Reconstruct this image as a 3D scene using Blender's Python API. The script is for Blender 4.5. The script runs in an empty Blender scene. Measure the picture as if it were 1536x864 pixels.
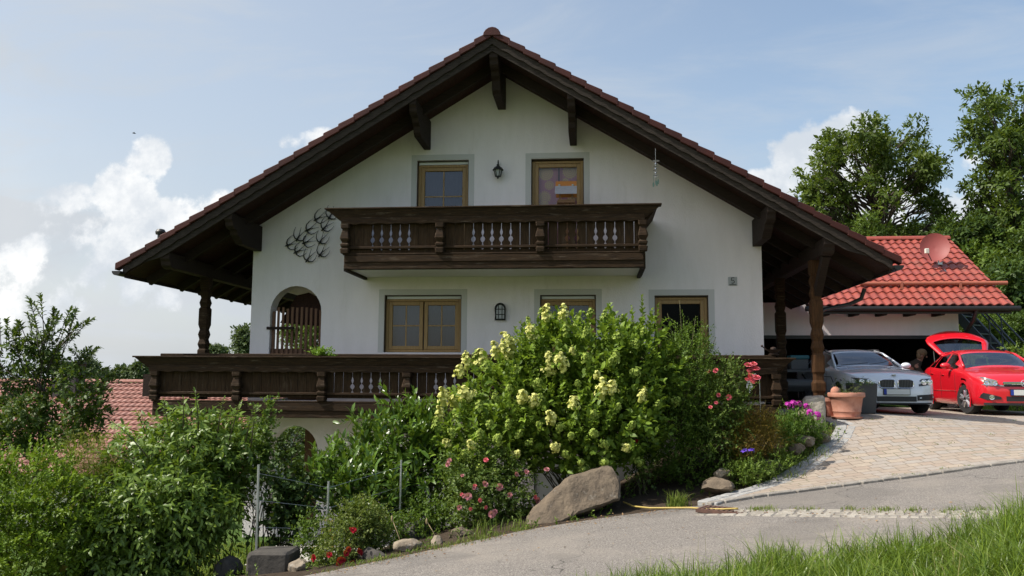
import bpy, bmesh, math, random
import numpy as np
from mathutils import Vector, Matrix

S = bpy.context.scene
COL = S.collection
rad = math.radians
rng = np.random.default_rng(11)
random.seed(5)

# ------------------------------------------------------------------ camera
YAW, PITCH, ROLL = rad(5.714), rad(6.266), 0.006
CAMR = (Matrix.Rotation(YAW, 3, 'Z') @ Matrix.Rotation(math.pi / 2 + PITCH, 3, 'X') @ Matrix.Rotation(ROLL, 3, 'Z'))
cam = bpy.data.cameras.new("camera")
cam.sensor_width = 36.0
cam.lens = 36.0 * 1250 / 1536
cam.clip_start, cam.clip_end = 0.05, 6000
camo = bpy.data.objects.new("camera", cam)
COL.objects.link(camo)
camo.matrix_world = CAMR.to_4x4()
S.camera = camo


def at(px, py, Y):
    """point at depth Y that the photograph shows at pixel px, py (eye at the origin)"""
    d = CAMR @ Vector(((px - 768) / 1250, -(py - 432) / 1250, -1))
    return d * (Y / d.y)


# ------------------------------------------------------------------ light
SUN_EL = rad(50)
SUN_DIR = Vector((-0.963 * math.cos(SUN_EL), -0.27 * math.cos(SUN_EL), math.sin(SUN_EL))).normalized()
sun = bpy.data.lights.new("sun", 'SUN')
sun.energy = 3.55
sun.angle = rad(0.5)
sun.color = (1.0, 0.945, 0.86)
suno = bpy.data.objects.new("sun", sun)
COL.objects.link(suno)
suno.rotation_euler = (-SUN_DIR).to_track_quat('-Z', 'Y').to_euler()

S.view_settings.view_transform = 'Standard'
S.view_settings.look = 'None'
S.view_settings.exposure = 0.78
S.view_settings.gamma = 1.0
S.view_settings.use_curve_mapping = False

world = bpy.data.worlds.new("World")
S.world = world
world.use_nodes = True


class NT:
    """small helper to write node trees"""
    def __init__(s, tree):
        s.t = tree
        s.n = tree.nodes
        s.n.clear()

    def node(s, kind, **kw):
        n = s.n.new(kind)
        for k, v in kw.items():
            setattr(n, k, v)
        return n

    def put(s, sock, v):
        if isinstance(v, bpy.types.NodeSocket):
            s.t.links.new(v, sock)
        elif v is not None:
            try:
                sock.default_value = v
            except Exception:
                sock.default_value = (*v, 1.0) if len(v) == 3 else v

    def math(s, op, a, b=None, c=None, clamp=False):
        n = s.node('ShaderNodeMath', operation=op, use_clamp=clamp)
        s.put(n.inputs[0], a)
        if b is not None: s.put(n.inputs[1], b)
        if c is not None: s.put(n.inputs[2], c)
        return n.outputs[0]

    def mix(s, f, a, b, mode='MIX'):
        n = s.node('ShaderNodeMix', data_type='RGBA', blend_type=mode)
        s.put(n.inputs[0], f)
        s.put(n.inputs[6], a if isinstance(a, bpy.types.NodeSocket) else (*a, 1))
        s.put(n.inputs[7], b if isinstance(b, bpy.types.NodeSocket) else (*b, 1))
        return n.outputs[2]

    def noise(s, vec, scale, detail=4, rough=0.55, dim='3D', dist=0.0):
        n = s.node('ShaderNodeTexNoise', noise_dimensions=dim)
        s.put(n.inputs['Vector'], vec)
        n.inputs['Scale'].default_value = scale
        n.inputs['Detail'].default_value = detail
        n.inputs['Roughness'].default_value = rough
        n.inputs['Distortion'].default_value = dist
        return n.outputs[0]

    def step(s, v, a, b):
        n = s.node('ShaderNodeMapRange', interpolation_type='SMOOTHSTEP')
        s.put(n.inputs[0], v)
        n.inputs[1].default_value, n.inputs[2].default_value = a, b
        return n.outputs[0]

    def mapping(s, vec, scale=(1, 1, 1), rot=(0, 0, 0), loc=(0, 0, 0)):
        n = s.node('ShaderNodeMapping')
        s.put(n.inputs[0], vec)
        n.inputs[1].default_value, n.inputs[2].default_value, n.inputs[3].default_value = loc, rot, scale
        return n.outputs[0]


def build_sky():
    w = NT(world.node_tree)
    out = w.node('ShaderNodeOutputWorld')
    sky = w.node('ShaderNodeTexSky', sky_type='NISHITA', sun_disc=False)
    sky.sun_elevation = SUN_EL
    sky.sun_rotation = math.atan2(SUN_DIR.x, SUN_DIR.y)
    sky.air_density, sky.dust_density, sky.ozone_density = 1.0, 2.5, 1.0
    bg = w.node('ShaderNodeBackground')
    w.put(bg.inputs[0], w.mix(1.0, sky.outputs[0], (1.03, 1.01, 0.94), 'MULTIPLY'))
    bg.inputs[1].default_value = 0.122
    tc = w.node('ShaderNodeTexCoord')
    sep = w.node('ShaderNodeSeparateXYZ')
    w.put(sep.inputs[0], tc.outputs['Generated'])
    x, y, z = sep.outputs
    yy = w.math('MAXIMUM', w.math('ABSOLUTE', y), 0.08)
    u, v = w.math('DIVIDE', x, yy), w.math('DIVIDE', z, yy)
    uv = w.node('ShaderNodeCombineXYZ')
    w.put(uv.inputs[0], u); w.put(uv.inputs[1], v); w.put(uv.inputs[2], w.math('MULTIPLY', y, 0.3))
    uv = uv.outputs[0]
    fine = w.noise(uv, 11.0, 10, 0.66)
    broad = w.noise(uv, 3.2, 5, 0.55)
    puff = w.node('ShaderNodeTexVoronoi', feature='SMOOTH_F1')
    w.put(puff.inputs['Vector'], w.mapping(uv, (1, 1.15, 1)))
    puff.inputs['Scale'].default_value = 13.0
    puff.inputs['Detail'].default_value = 3.0
    puff.inputs['Smoothness'].default_value = 0.6
    bil = w.math('SUBTRACT', 0.55, puff.outputs[0])

    def blob(px, py, rx, ry, amp):
        c = at(px, py, 1.0)
        a = w.math('DIVIDE', w.math('SUBTRACT', u, c.x), rx / 1250)
        b = w.math('DIVIDE', w.math('SUBTRACT', v, c.z), ry / 1250)
        q = w.math('ADD', w.math('MULTIPLY', a, a), w.math('MULTIPLY', b, b))
        return w.math('MULTIPLY', w.math('SUBTRACT', 1.0, q), amp)

    def union(bl):
        r = blob(*bl[0])
        for b in bl[1:]:
            n = w.node('ShaderNodeMath', operation='SMOOTH_MAX')
            w.put(n.inputs[0], r); w.put(n.inputs[1], blob(*b)); n.inputs[2].default_value = 0.12
            r = n.outputs[0]
        return w.math('MAXIMUM', r, -1.2)
    heaps = union([(222, 238, 44, 46, .7), (196, 300, 66, 66, .75), (90, 300, 62, 36, .6), (250, 335, 80, 60, .7),
                   (150, 360, 130, 60, .45), (60, 420, 200, 70, .38), (330, 345, 90, 50, .42),
                   (1215, 255, 66, 86, 1.0), (1160, 290, 58, 50, .85), (1270, 218, 60, 60, .95), (1300, 330, 170, 110, .6),
                   (1470, 345, 120, 70, .42), (452, 212, 46, 18, .32), (-260, 380, 260, 120, .5), (1760, 300, 220, 120, .5)])
    dens = w.math('ADD', heaps, w.math('ADD', w.math('MULTIPLY', w.math('SUBTRACT', fine, 0.5), 1.9), w.math('MULTIPLY', bil, 0.95)))
    mask = w.step(dens, -0.32, 0.04)
    # low broken sheet on the left
    low = union([(150, 470, 420, 120, .40), (0, 300, 300, 240, .22), (350, 420, 260, 120, .25), (-500, 400, 500, 220, .4)])
    sheet = w.step(w.math('ADD', low, w.math('MULTIPLY', w.math('SUBTRACT', broad, 0.5), 1.1)), -0.15, 0.6)
    # thin high veil, stronger to the left
    wis = w.noise(w.mapping(uv, (1.3, 5.5, 1), (0, 0, rad(-24))), 1.9, 8, 0.62, dist=0.5)
    veil = w.math('MULTIPLY', w.step(wis, 0.44, 0.80), 0.50)
    left = w.step(u, 0.45, -0.75)
    veil = w.math('ADD', veil, w.math('MULTIPLY', left, 0.52))
    horiz = w.math('ADD', 0.06, w.math('MULTIPLY', w.step(v, 0.42, -0.02), 0.30))
    veil = w.math('ADD', veil, horiz, clamp=True)
    back = w.step(y, 0.0, -0.25)
    front = w.math('SUBTRACT', 1.0, w.math('MULTIPLY', back, 0.75))
    veil = w.math('MULTIPLY', veil, front)
    sheet = w.math('MULTIPLY', sheet, front)
    shade = w.math('ADD', w.math('MULTIPLY', fine, 0.9), w.math('MULTIPLY', w.noise(w.mapping(uv, loc=(0.05, -0.05, 0)), 7.0, 6, 0.6), 0.9))
    lit = w.step(shade, 0.70, 1.12)
    ccol = w.mix(lit, (0.60, 0.65, 0.71), (0.97, 0.97, 0.96))
    # veil and sheet
    cb = w.node('ShaderNodeBackground')
    w.put(cb.inputs[0], ccol)
    cb.inputs[1].default_value = 0.66
    vb = w.node('ShaderNodeBackground')
    w.put(vb.inputs[0], w.mix(sheet, (0.66, 0.72, 0.79), (0.80, 0.83, 0.86)))
    vb.inputs[1].default_value = 0.53
    m1 = w.node('ShaderNodeMixShader')
    w.put(m1.inputs[0], w.math('MAXIMUM', veil, w.math('MULTIPLY', sheet, 0.8)))
    w.put(m1.inputs[1], bg.outputs[0]); w.put(m1.inputs[2], vb.outputs[0])
    m2 = w.node('ShaderNodeMixShader')
    w.put(m2.inputs[0], w.math('MULTIPLY', mask, 0.95))
    w.put(m2.inputs[1], m1.outputs[0]); w.put(m2.inputs[2], cb.outputs[0])
    w.put(out.inputs[0], m2.outputs[0])


build_sky()
world.cycles.sampling_method = 'MANUAL'
world.cycles.sample_map_resolution = 512
S.cycles.max_bounces = 6
S.cycles.transparent_max_bounces = 12
S.cycles.use_denoising = True

# ------------------------------------------------------------------ mesh helpers
OFF = {}


def sub(a, b): return (a[0] - b[0], a[1] - b[1], a[2] - b[2])


class MB:
    def __init__(s):
        s.v, s.f = [], []

    def add(s, vs, fs):
        n = len(s.v)
        s.v += [tuple(p) for p in vs]
        s.f += [tuple(i + n for i in f) for f in fs]
        return s

    def box(s, x0, x1, y0, y1, z0, z1):
        return s.add([(x0, y0, z0), (x1, y0, z0), (x1, y1, z0), (x0, y1, z0), (x0, y0, z1), (x1, y0, z1), (x1, y1, z1), (x0, y1, z1)],
                     [(0, 3, 2, 1), (4, 5, 6, 7), (0, 1, 5, 4), (1, 2, 6, 5), (2, 3, 7, 6), (3, 0, 4, 7)])

    def prism(s, poly, axis, a, b):
        """extrude a 2D polygon: axis 'x' takes (y,z), 'y' takes (x,z), 'z' takes (x,y)"""
        def P(p, t): return {'x': (t, p[0], p[1]), 'y': (p[0], t, p[1]), 'z': (p[0], p[1], t)}[axis]
        n = len(poly)
        return s.add([P(p, a) for p in poly] + [P(p, b) for p in poly],
                     [tuple(range(n))[::-1], tuple(range(n, 2 * n))] + [(i, (i + 1) % n, n + (i + 1) % n, n + i) for i in range(n)])

    def beam(s, p0, p1, w, h, up=(0, 0, 1)):
        p0, p1 = Vector(p0), Vector(p1)
        d = (p1 - p0).normalized()
        r = d.cross(Vector(up)).normalized() * (w / 2)
        q = r.cross(d).normalized() * (h / 2)
        vs = [p + a * r + b * q for p in (p0, p1) for a, b in ((-1, -1), (1, -1), (1, 1), (-1, 1))]
        return s.add(vs, [(0, 1, 2, 3), (7, 6, 5, 4), (0, 4, 5, 1), (1, 5, 6, 2), (2, 6, 7, 3), (3, 7, 4, 0)])

    def tube(s, pts, r, n=8, closed=False):
        pts = [Vector(p) for p in pts]
        k = len(pts)
        rs = [float(q) for q in r] if isinstance(r, (list, tuple)) else [float(r)] * k
        vs, fs = [], []
        ref = None
        for i, p in enumerate(pts):
            if closed:
                d = pts[(i + 1) % k] - pts[i - 1]
            else:
                d = pts[min(i + 1, k - 1)] - pts[max(i - 1, 0)]
            d.normalize()
            if ref is None:
                ref = Vector((0, 0, 1)) if abs(d.z) < 0.9 else Vector((1, 0, 0))
            a = d.cross(ref).normalized()
            b = a.cross(d).normalized()
            ref = b
            vs += [p + rs[i] * (math.cos(t) * a + math.sin(t) * b) for t in (2 * math.pi * j / n for j in range(n))]
        for i in range(k if closed else k - 1):
            i2 = (i + 1) % k
            fs += [(i * n + j, i * n + (j + 1) % n, i2 * n + (j + 1) % n, i2 * n + j) for j in range(n)]
        if not closed:
            fs += [tuple(range(n))[::-1], tuple((k - 1) * n + j for j in range(n))]
        return s.add(vs, fs)

    def lathe(s, prof, n=20, c=(0, 0, 0), axis='z'):
        vs, fs = [], []
        for r, h in prof:
            for j in range(n):
                t = 2 * math.pi * j / n
                a, b = r * math.cos(t), r * math.sin(t)
                vs.append({'z': (c[0] + a, c[1] + b, c[2] + h), 'x': (c[0] + h, c[1] + a, c[2] + b), 'y': (c[0] + a, c[1] + h, c[2] + b)}[axis])
        k = len(prof)
        for i in range(k - 1):
            fs += [(i * n + j, i * n + (j + 1) % n, (i + 1) * n + (j + 1) % n, (i + 1) * n + j) for j in range(n)]
        if prof[0][0] > 1e-4: fs.append(tuple(range(n))[::-1])
        if prof[-1][0] > 1e-4: fs.append(tuple((k - 1) * n + j for j in range(n)))
        return s.add(vs, fs)

    def carved(s, x, y, z0, z1, prof, ch=0.22):
        """square post with chamfered corners; prof = [(height 0..1, half width)]"""
        vs, fs = [], []
        for t, h in prof:
            c = h * ch
            for a, b in ((-h + c, -h), (h - c, -h), (h, -h + c), (h, h - c), (h - c, h), (-h + c, h), (-h, h - c), (-h, -h + c)):
                vs.append((x + a, y + b, z0 + (z1 - z0) * t))
        k = len(prof)
        for i in range(k - 1):
            fs += [(i * 8 + j, i * 8 + (j + 1) % 8, (i + 1) * 8 + (j + 1) % 8, (i + 1) * 8 + j) for j in range(8)]
        fs += [tuple(range(8))[::-1], tuple((k - 1) * 8 + j for j in range(8))]
        return s.add(vs, fs)

    def ball(s, c, r, seg=10, rings=7):
        r = r if isinstance(r, (tuple, list)) else (r, r, r)
        vs, fs = [], []
        for i in range(rings + 1):
            a = math.pi * i / rings
            for j in range(seg):
                t = 2 * math.pi * j / seg
                vs.append((c[0] + r[0] * math.sin(a) * math.cos(t), c[1] + r[1] * math.sin(a) * math.sin(t), c[2] - r[2] * math.cos(a)))
        for i in range(rings):
            fs += [(i * seg + j, i * seg + (j + 1) % seg, (i + 1) * seg + (j + 1) % seg, (i + 1) * seg + j) for j in range(seg)]
        return s.add(vs, fs)

    def grid(s, P):
        """P[i][j] points -> quads"""
        m, n = len(P), len(P[0])
        return s.add([p for r in P for p in r], [(i * n + j, i * n + j + 1, (i + 1) * n + j + 1, (i + 1) * n + j) for i in range(m - 1) for j in range(n - 1)])


def link(name, me, parent=None):
    o = bpy.data.objects.new(name, me)
    COL.objects.link(o)
    if parent is not None:
        o.parent = parent
        OFF[o] = OFF.get(parent, (0, 0, 0))
    return o


def obj(name, mb, mat, parent=None, smooth=False, bevel=0.0, tags=None):
    off = OFF.get(parent, (0, 0, 0)) if parent is not None else (0, 0, 0)
    me = bpy.data.meshes.new(name)
    vs = mb.v if off == (0, 0, 0) else [sub(p, off) for p in mb.v]
    me.from_pydata(vs, [], mb.f)
    bm = bmesh.new(); bm.from_mesh(me)
    bmesh.ops.recalc_face_normals(bm, faces=bm.faces)
    bm.to_mesh(me); bm.free()
    me.materials.append(mat)
    if smooth:
        for p in me.polygons: p.use_smooth = True
        if smooth != 'all':
            try:
                me.set_sharp_from_angle(angle=rad(40))
            except Exception:
                pass
    o = link(name, me, parent)
    if bevel:
        b = o.modifiers.new("bevel", 'BEVEL')
        b.width, b.segments, b.limit_method = bevel, 1, 'ANGLE'
    if tags: tag(o, *tags)
    return o


def np_mesh(name, V, quads, mat, parent=None, tone=None, smooth=False):
    """numpy vertices and an (n,k) face array"""
    off = OFF.get(parent, (0, 0, 0)) if parent is not None else (0, 0, 0)
    me = bpy.data.meshes.new(name)
    V = np.asarray(V, np.float32) - np.array(off, np.float32)
    q = np.asarray(quads, np.int32)
    me.vertices.add(len(V)); me.vertices.foreach_set('co', V.ravel())
    me.loops.add(q.size); me.loops.foreach_set('vertex_index', q.ravel())
    me.polygons.add(len(q))
    me.polygons.foreach_set('loop_start', np.arange(0, q.size, q.shape[1], dtype=np.int32))
    if smooth: me.polygons.foreach_set('use_smooth', np.ones(len(q), bool))
    if tone is not None:
        a = me.attributes.new('tone', 'FLOAT', 'FACE')
        a.data.foreach_set('value', np.asarray(tone, np.float32))
    me.update(calc_edges=True)
    me.materials.append(mat)
    return link(name, me, parent)


def tag(o, label=None, cat=None, group=None, kind=None):
    if label: o['label'] = label
    if cat: o['category'] = cat
    if group: o['group'] = group
    if kind: o['kind'] = kind
    return o


def thing(name, label, cat, loc, group=None, local=False, rz=0.0):
    o = bpy.data.objects.new(name, None)
    COL.objects.link(o)
    o.empty_display_size = 0.2
    o.location = loc
    o.rotation_euler = (0, 0, rz)
    OFF[o] = (0, 0, 0) if local else tuple(loc)
    return tag(o, label, cat, group)


def copy_tree(o, parent=None):
    c = o.copy()
    COL.objects.link(c)
    if parent is not None: c.parent = parent
    for ch in list(o.children): copy_tree(ch, c)
    return c


# ------------------------------------------------------------------ materials
MATS = {}


def mat(name, col, rough=0.6, metal=0.0, spec=0.5, var=None, vscale=4.0, stretch=(1, 1, 1), bump=0.0, bscale=40.0, coat=0.0, col2=None, v2=(0.45, 0.62), s2=1.5, trans=0.0):
    m = bpy.data.materials.new(name)
    m.use_nodes = True
    t = NT(m.node_tree)
    out = t.node('ShaderNodeOutputMaterial')
    p = t.node('ShaderNodeBsdfPrincipled')
    c = (*col, 1)
    vec = None
    if var or bump or col2:
        tc = t.node('ShaderNodeTexCoord')
        vec = t.mapping(tc.outputs['Object'], stretch)
        c = col
        if var:
            n = t.noise(vec, vscale, 6, 0.65)
            c = t.mix(t.step(n, 0.3, 0.7), col, var)
        if col2:
            n = t.noise(vec, s2, 5, 0.7)
            c = t.mix(t.step(n, *v2), c, col2)
        if bump:
            b = t.node('ShaderNodeBump')
            b.inputs['Strength'].default_value = bump
            b.inputs['Distance'].default_value = 0.02
            t.put(b.inputs['Height'], t.noise(vec, bscale, 5, 0.6))
            t.put(p.inputs['Normal'], b.outputs[0])
    if not isinstance(c, bpy.types.NodeSocket): c = (*col, 1)
    t.put(p.inputs['Base Color'], c)
    p.inputs['Roughness'].default_value = rough
    p.inputs['Metallic'].default_value = metal
    p.inputs['Specular IOR Level'].default_value = spec
    p.inputs['Coat Weight'].default_value = coat
    p.inputs['Coat Roughness'].default_value = 0.04
    t.put(out.inputs[0], p.outputs[0])
    MATS[name] = m
    return m


def leaf_mat(name, a, b, c=None, trans=0.35, rough=0.5, spec=0.25, gain=1.5):
    """a, b: two leaf greens mixed leaf by leaf; c: a few leaves of a third colour"""
    if a[1] > max(a[0], a[2]):       # greens: a touch brighter and warmer
        a, b = [(q[0] * g_ * 1.12, q[1] * g_, q[2] * g_ * .72) for q, g_ in ((a, gain * .72), (b, gain * 1.05))]
    m = bpy.data.materials.new(name)
    m.use_nodes = True
    t = NT(m.node_tree)
    out = t.node('ShaderNodeOutputMaterial')
    at_ = t.node('ShaderNodeAttribute', attribute_name='tone')
    f = at_.outputs['Fac']
    col = t.mix(f, a, b)
    if c: col = t.mix(t.step(f, 0.86, 0.97), col, c)
    p = t.node('ShaderNodeBsdfPrincipled')
    t.put(p.inputs['Base Color'], col)
    p.inputs['Roughness'].default_value = rough
    p.inputs['Specular IOR Level'].default_value = spec
    tr = t.node('ShaderNodeBsdfTranslucent')
    t.put(tr.inputs[0], t.mix(0.55, col, (0.24, 0.34, 0.02)))
    mx = t.node('ShaderNodeMixShader')
    mx.inputs[0].default_value = trans * .82
    t.put(mx.inputs[1], p.outputs[0]); t.put(mx.inputs[2], tr.outputs[0])
    t.put(out.inputs[0], mx.outputs[0])
    return m


def glass_mat(name, tint, refl=0.12, clear=0.6):
    m = bpy.data.materials.new(name)
    m.use_nodes = True
    t = NT(m.node_tree)
    out = t.node('ShaderNodeOutputMaterial')
    tr = t.node('ShaderNodeBsdfTransparent'); tr.inputs[0].default_value = (*tint, 1)
    gl = t.node('ShaderNodeBsdfGlossy'); gl.inputs['Roughness'].default_value = 0.01
    gl.inputs['Color'].default_value = (0.9, 0.93, 1, 1)
    fr = t.node('ShaderNodeFresnel'); fr.inputs[0].default_value = 1.5
    mx = t.node('ShaderNodeMixShader')
    t.put(mx.inputs[0], t.math('ADD', fr.outputs[0], refl, clamp=True))
    t.put(mx.inputs[1], tr.outputs[0]); t.put(mx.inputs[2], gl.outputs[0])
    t.put(out.inputs[0], mx.outputs[0])
    return m


def tile_mat(name, a, b, rough):
    m = bpy.data.materials.new(name); m.use_nodes = True
    t = NT(m.node_tree)
    out = t.node('ShaderNodeOutputMaterial'); p = t.node('ShaderNodeBsdfPrincipled')
    o = t.node('ShaderNodeTexCoord').outputs['Object']
    f = t.node('ShaderNodeAttribute', attribute_name='tone').outputs['Fac']
    c = t.mix(t.math('MULTIPLY', f, .8), a, b)
    g = t.noise(o, 1.3, 6, .7)
    c = t.mix(t.math('MULTIPLY', t.step(g, .50, .72), .55), c, (.07, .045, .035))
    l = t.noise(o, 16, 4, .7)
    c = t.mix(t.math('MULTIPLY', t.step(l, .62, .72), .5), c, (.16, .15, .11))
    t.put(p.inputs['Base Color'], c)
    t.put(p.inputs['Roughness'], t.math('ADD', rough, t.math('MULTIPLY', t.step(g, .4, .75), .25)))
    b_ = t.node('ShaderNodeBump'); b_.inputs['Strength'].default_value = .2; b_.inputs['Distance'].default_value = .01
    t.put(b_.inputs['Height'], t.noise(o, 45, 4, .6)); t.put(p.inputs['Normal'], b_.outputs[0])
    t.put(out.inputs[0], p.outputs[0])
    MATS[name] = m
    return m


PLASTER = mat('white_plaster', (0.80, 0.735, 0.73), 0.9, spec=0.2, var=(0.755, 0.692, 0.682), vscale=1.6, stretch=(2.5, 1, .6), bump=0.55, bscale=30, col2=(0.66, 0.60, 0.57), v2=(0.54, 0.80), s2=.9)
CREAM = mat('cream_plaster', (0.70, 0.64, 0.52), 0.9, spec=0.2, var=(0.66, 0.61, 0.50), vscale=2, bump=0.2, bscale=60)
GREYTRIM = mat('grey_trim_paint', (0.52, 0.50, 0.48), 0.85, spec=0.2, bump=0.15, bscale=70)
EAVEWOOD = mat('dark_eave_timber', (0.017, 0.0108, 0.0080), 0.8, spec=.25, var=(0.030, 0.0175, 0.0115), vscale=6, stretch=(1, 7, 7), bump=0.4, bscale=14)
SOFFIT = mat('soffit_boarding', (0.044, 0.018, 0.010), 0.8, spec=.25, var=(0.022, 0.009, 0.006), vscale=5, stretch=(9, 1, 9), bump=0.4, bscale=10)
BARGE = mat('weathered_barge_board', (0.048, 0.037, 0.029), 0.85, spec=.25, var=(0.020, 0.014, 0.011), vscale=7, stretch=(1, 6, 8), bump=0.5, bscale=20)
RAILWOOD = mat('weathered_rail_timber', (0.043, 0.0230, 0.0095), 0.8, spec=.2, var=(0.018, 0.0100, 0.0045), vscale=5, stretch=(1, 8, 9), bump=0.5, bscale=16, col2=(0.100, 0.074, 0.050), v2=(0.55, 0.72), s2=3)
BOARDS = mat('brown_rail_boarding', (0.052, 0.0275, 0.0110), 0.8, spec=.2, var=(0.023, 0.0125, 0.0055), vscale=5, stretch=(9, 8, 1), bump=0.5, bscale=16, col2=(0.075, 0.050, 0.030), v2=(0.52, 0.72), s2=3)
GATEWOOD = mat('gate_pickets', (0.150, 0.072, 0.034), 0.75, var=(0.100, 0.046, 0.024), vscale=5, stretch=(9, 8, 1), bump=0.3, bscale=20)
HONEY = mat('golden_window_timber', (0.34, 0.205, 0.068), 0.5, var=(0.26, 0.150, 0.048), vscale=6, stretch=(6, 6, 1))
HONEYD = mat('brown_window_edge', (0.055, 0.035, 0.018), 0.5)
OCHRE = mat('light_post_timber', (0.085, 0.038, 0.013), 0.75, spec=.2, var=(0.038, 0.018, 0.007), vscale=5, stretch=(9, 9, 1), bump=0.4, bscale=16)
TILE_DARK = mat('brown_red_tile', (0.070, 0.018, 0.013), 0.6, spec=.25, var=(0.042, 0.013, 0.011), vscale=2.2, bump=0.15)
TILE_RED = tile_mat('glossy_red_tile', (0.31, 0.066, 0.044), (0.20, 0.043, 0.032), .36)
TILE_PALE = tile_mat('faded_red_tile', (0.28, 0.108, 0.078), (0.18, 0.062, 0.045), .6)
BLACKM = mat('black_metal', (0.012, 0.011, 0.010), 0.5)
IRON = mat('wrought_iron', (0.012, 0.012, 0.012), 0.6)
LAMPGLASS = mat('lamp_glass', (0.35, 0.36, 0.36), 0.2)
STEEL = mat('galvanised_steel', (0.55, 0.56, 0.57), 0.4, metal=0.9)
STAIRM = mat('blue_grey_steel', (0.06, 0.075, 0.095), 0.5, metal=0.3)
SHUTTER = mat('shutter_slats', (0.62, 0.62, 0.60), 0.6)
ROOM_SHADE = mat('room_shade', (0.020, 0.018, 0.017), 0.9)  # near-black colour stands in for the shade of unlit rooms
CURTAIN = mat('slate_curtain', (0.050, 0.040, 0.062), 0.9, var=(0.032, 0.028, 0.042), vscale=2)
CURTAIN2 = mat('blue_grey_curtain', (0.058, 0.062, 0.092), 0.9, var=(0.040, 0.043, 0.065), vscale=1.5)
GLASS = glass_mat('window_glass', (0.74, 0.78, 0.84), 0.02)
TERRA = mat('terracotta', (0.43, 0.185, 0.120), 0.75, var=(0.50, 0.25, 0.18), vscale=5, bump=0.2, col2=(0.36, 0.14, 0.09), v2=(0.5, 0.7), s2=3)
GREYPOT = mat('grey_planter', (0.040, 0.043, 0.048), 0.6)
SOIL = mat('soil', (0.055, 0.040, 0.028), 0.95, var=(0.032, 0.024, 0.017), vscale=9, bump=0.8, bscale=30)
STONE = mat('brown_boulder', (0.165, 0.126, 0.085), 0.9, var=(0.090, 0.068, 0.047), vscale=5, bump=1.0, bscale=24, col2=(0.23, 0.205, 0.165), v2=(0.58, 0.72), s2=4.5)
PALEGRAN = mat('pale_granite', (0.46, 0.41, 0.34), 0.9, var=(0.24, 0.205, 0.16), vscale=5, bump=0.9, bscale=16)
STONE2 = mat('pale_boulder', (0.27, 0.225, 0.165), 0.9, var=(0.16, 0.125, 0.088), vscale=4, bump=0.8, bscale=12, col2=(0.34, 0.315, 0.27), v2=(0.55, 0.7), s2=5)
STONE3 = mat('dark_stone', (0.070, 0.062, 0.052), 0.9, var=(0.045, 0.040, 0.035), vscale=4, bump=0.7, bscale=12)
GRANITE = mat('granite_kerb', (0.36, 0.355, 0.34), 0.85, var=(0.25, 0.245, 0.235), vscale=9, bump=0.5, bscale=50)
BARK = mat('bark', (0.075, 0.055, 0.040), 0.9, var=(0.045, 0.034, 0.026), vscale=8, stretch=(4, 4, 1), bump=0.6)
TWIG = mat('green_twig', (0.085, 0.075, 0.035), 0.8)
TYRE = mat('tyre_rubber', (0.014, 0.014, 0.014), 0.85)
ALLOY = mat('alloy_rim', (0.62, 0.62, 0.63), 0.25, metal=0.9)
CHROME = mat('chrome', (0.75, 0.76, 0.78), 0.12, metal=1.0)
BLACKP = mat('black_plastic', (0.016, 0.016, 0.017), 0.5)
SILVER = mat('silver_car_paint', (0.74, 0.77, 0.81), 0.26, metal=0.08, coat=1.0)
REDP = mat('red_car_paint', (0.60, 0.008, 0.018), 0.35, coat=1.0)
CARGLASS = glass_mat('car_glass', (0.16, 0.20, 0.24), 0.12)
LAMPG = glass_mat('headlight_glass', (0.55, 0.58, 0.62), 0.12)
PLATEW = mat('plate_white', (0.62, 0.63, 0.60), 0.5)
EUBLUE = mat('plate_blue', (0.010, 0.040, 0.30), 0.5)
BADGEB = mat('badge_blue', (0.02, 0.10, 0.35), 0.3)
WHITE = mat('white_paint', (0.78, 0.78, 0.76), 0.6)

# ------------------------------------------------------------------ terrain
def road_plane(x, y): return -2.05 + 0.1 * np.clip(x, -22, 16) + 0.02 * y


def lerp_curve(pts, t):
    p = np.array(pts, float)
    d = np.r_[0, np.cumsum(np.hypot(*np.diff(p, axis=0).T))]
    return np.c_[np.interp(t * d[-1], d, p[:, 0]), np.interp(t * d[-1], d, p[:, 1])]


FAR_EDGE = [(-20, -2), (-12, 3.6), (-6.5, 7.2), (-3.06, 9.3), (-2.14, 9.94), (-0.88, 10.85), (0.05, 11.23), (0.94, 11.5), (1.47, 11.6),
            (2.33, 11.97), (3.79, 12.39), (4.8, 12.67), (6.21, 13.02), (9, 13.7), (16, 15)]
NEAR_EDGE = [(-20, -7), (-10, 0), (-4, 4.6), (-1, 7.0), (0.35, 7.75), (1.87, 7.9), (4.28, 8.8), (8, 10), (16, 11.5)]
DRIVE_L = [(1.47, 11.6), (2.5, 12.7), (3.41, 13.7), (4.07, 14.6), (4.36, 15.2), (4.2, 15.9), (3.8, 16.4), (3.3, 17.2), (3.3, 22.3)]
DRIVE_K = [(1.47, 11.6), (2.33, 11.97), (3.79, 12.39), (4.8, 12.67), (6.21, 13.02), (9, 13.7), (12.5, 14.4)]
C = []
for X in range(-20, 17, 3):
    yf = float(np.interp(X, [p[0] for p in FAR_EDGE], [p[1] for p in FAR_EDGE]))
    yn = float(np.interp(X, [p[0] for p in NEAR_EDGE], [p[1] for p in NEAR_EDGE]))
    for Y in (yf, (yf + yn) / 2, yn):
        C.append((X, Y, float(road_plane(X, Y))))
for X, Y in FAR_EDGE[3:12]: C.append((X, Y, float(road_plane(X, Y))))
C += [(2.5, 12.7, -1.56), (3.41, 13.7, -1.29), (4.07, 14.6, -1.0), (4.36, 15.2, -.82), (4.5, 15.7, -.70), (6, 15.8, -.69), (9, 15.9, -.68), (13, 16, -.66),
      (5, 14, -1.08), (7, 14.5, -.94), (9.5, 15, -.84), (13, 15.3, -.75)]
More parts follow.
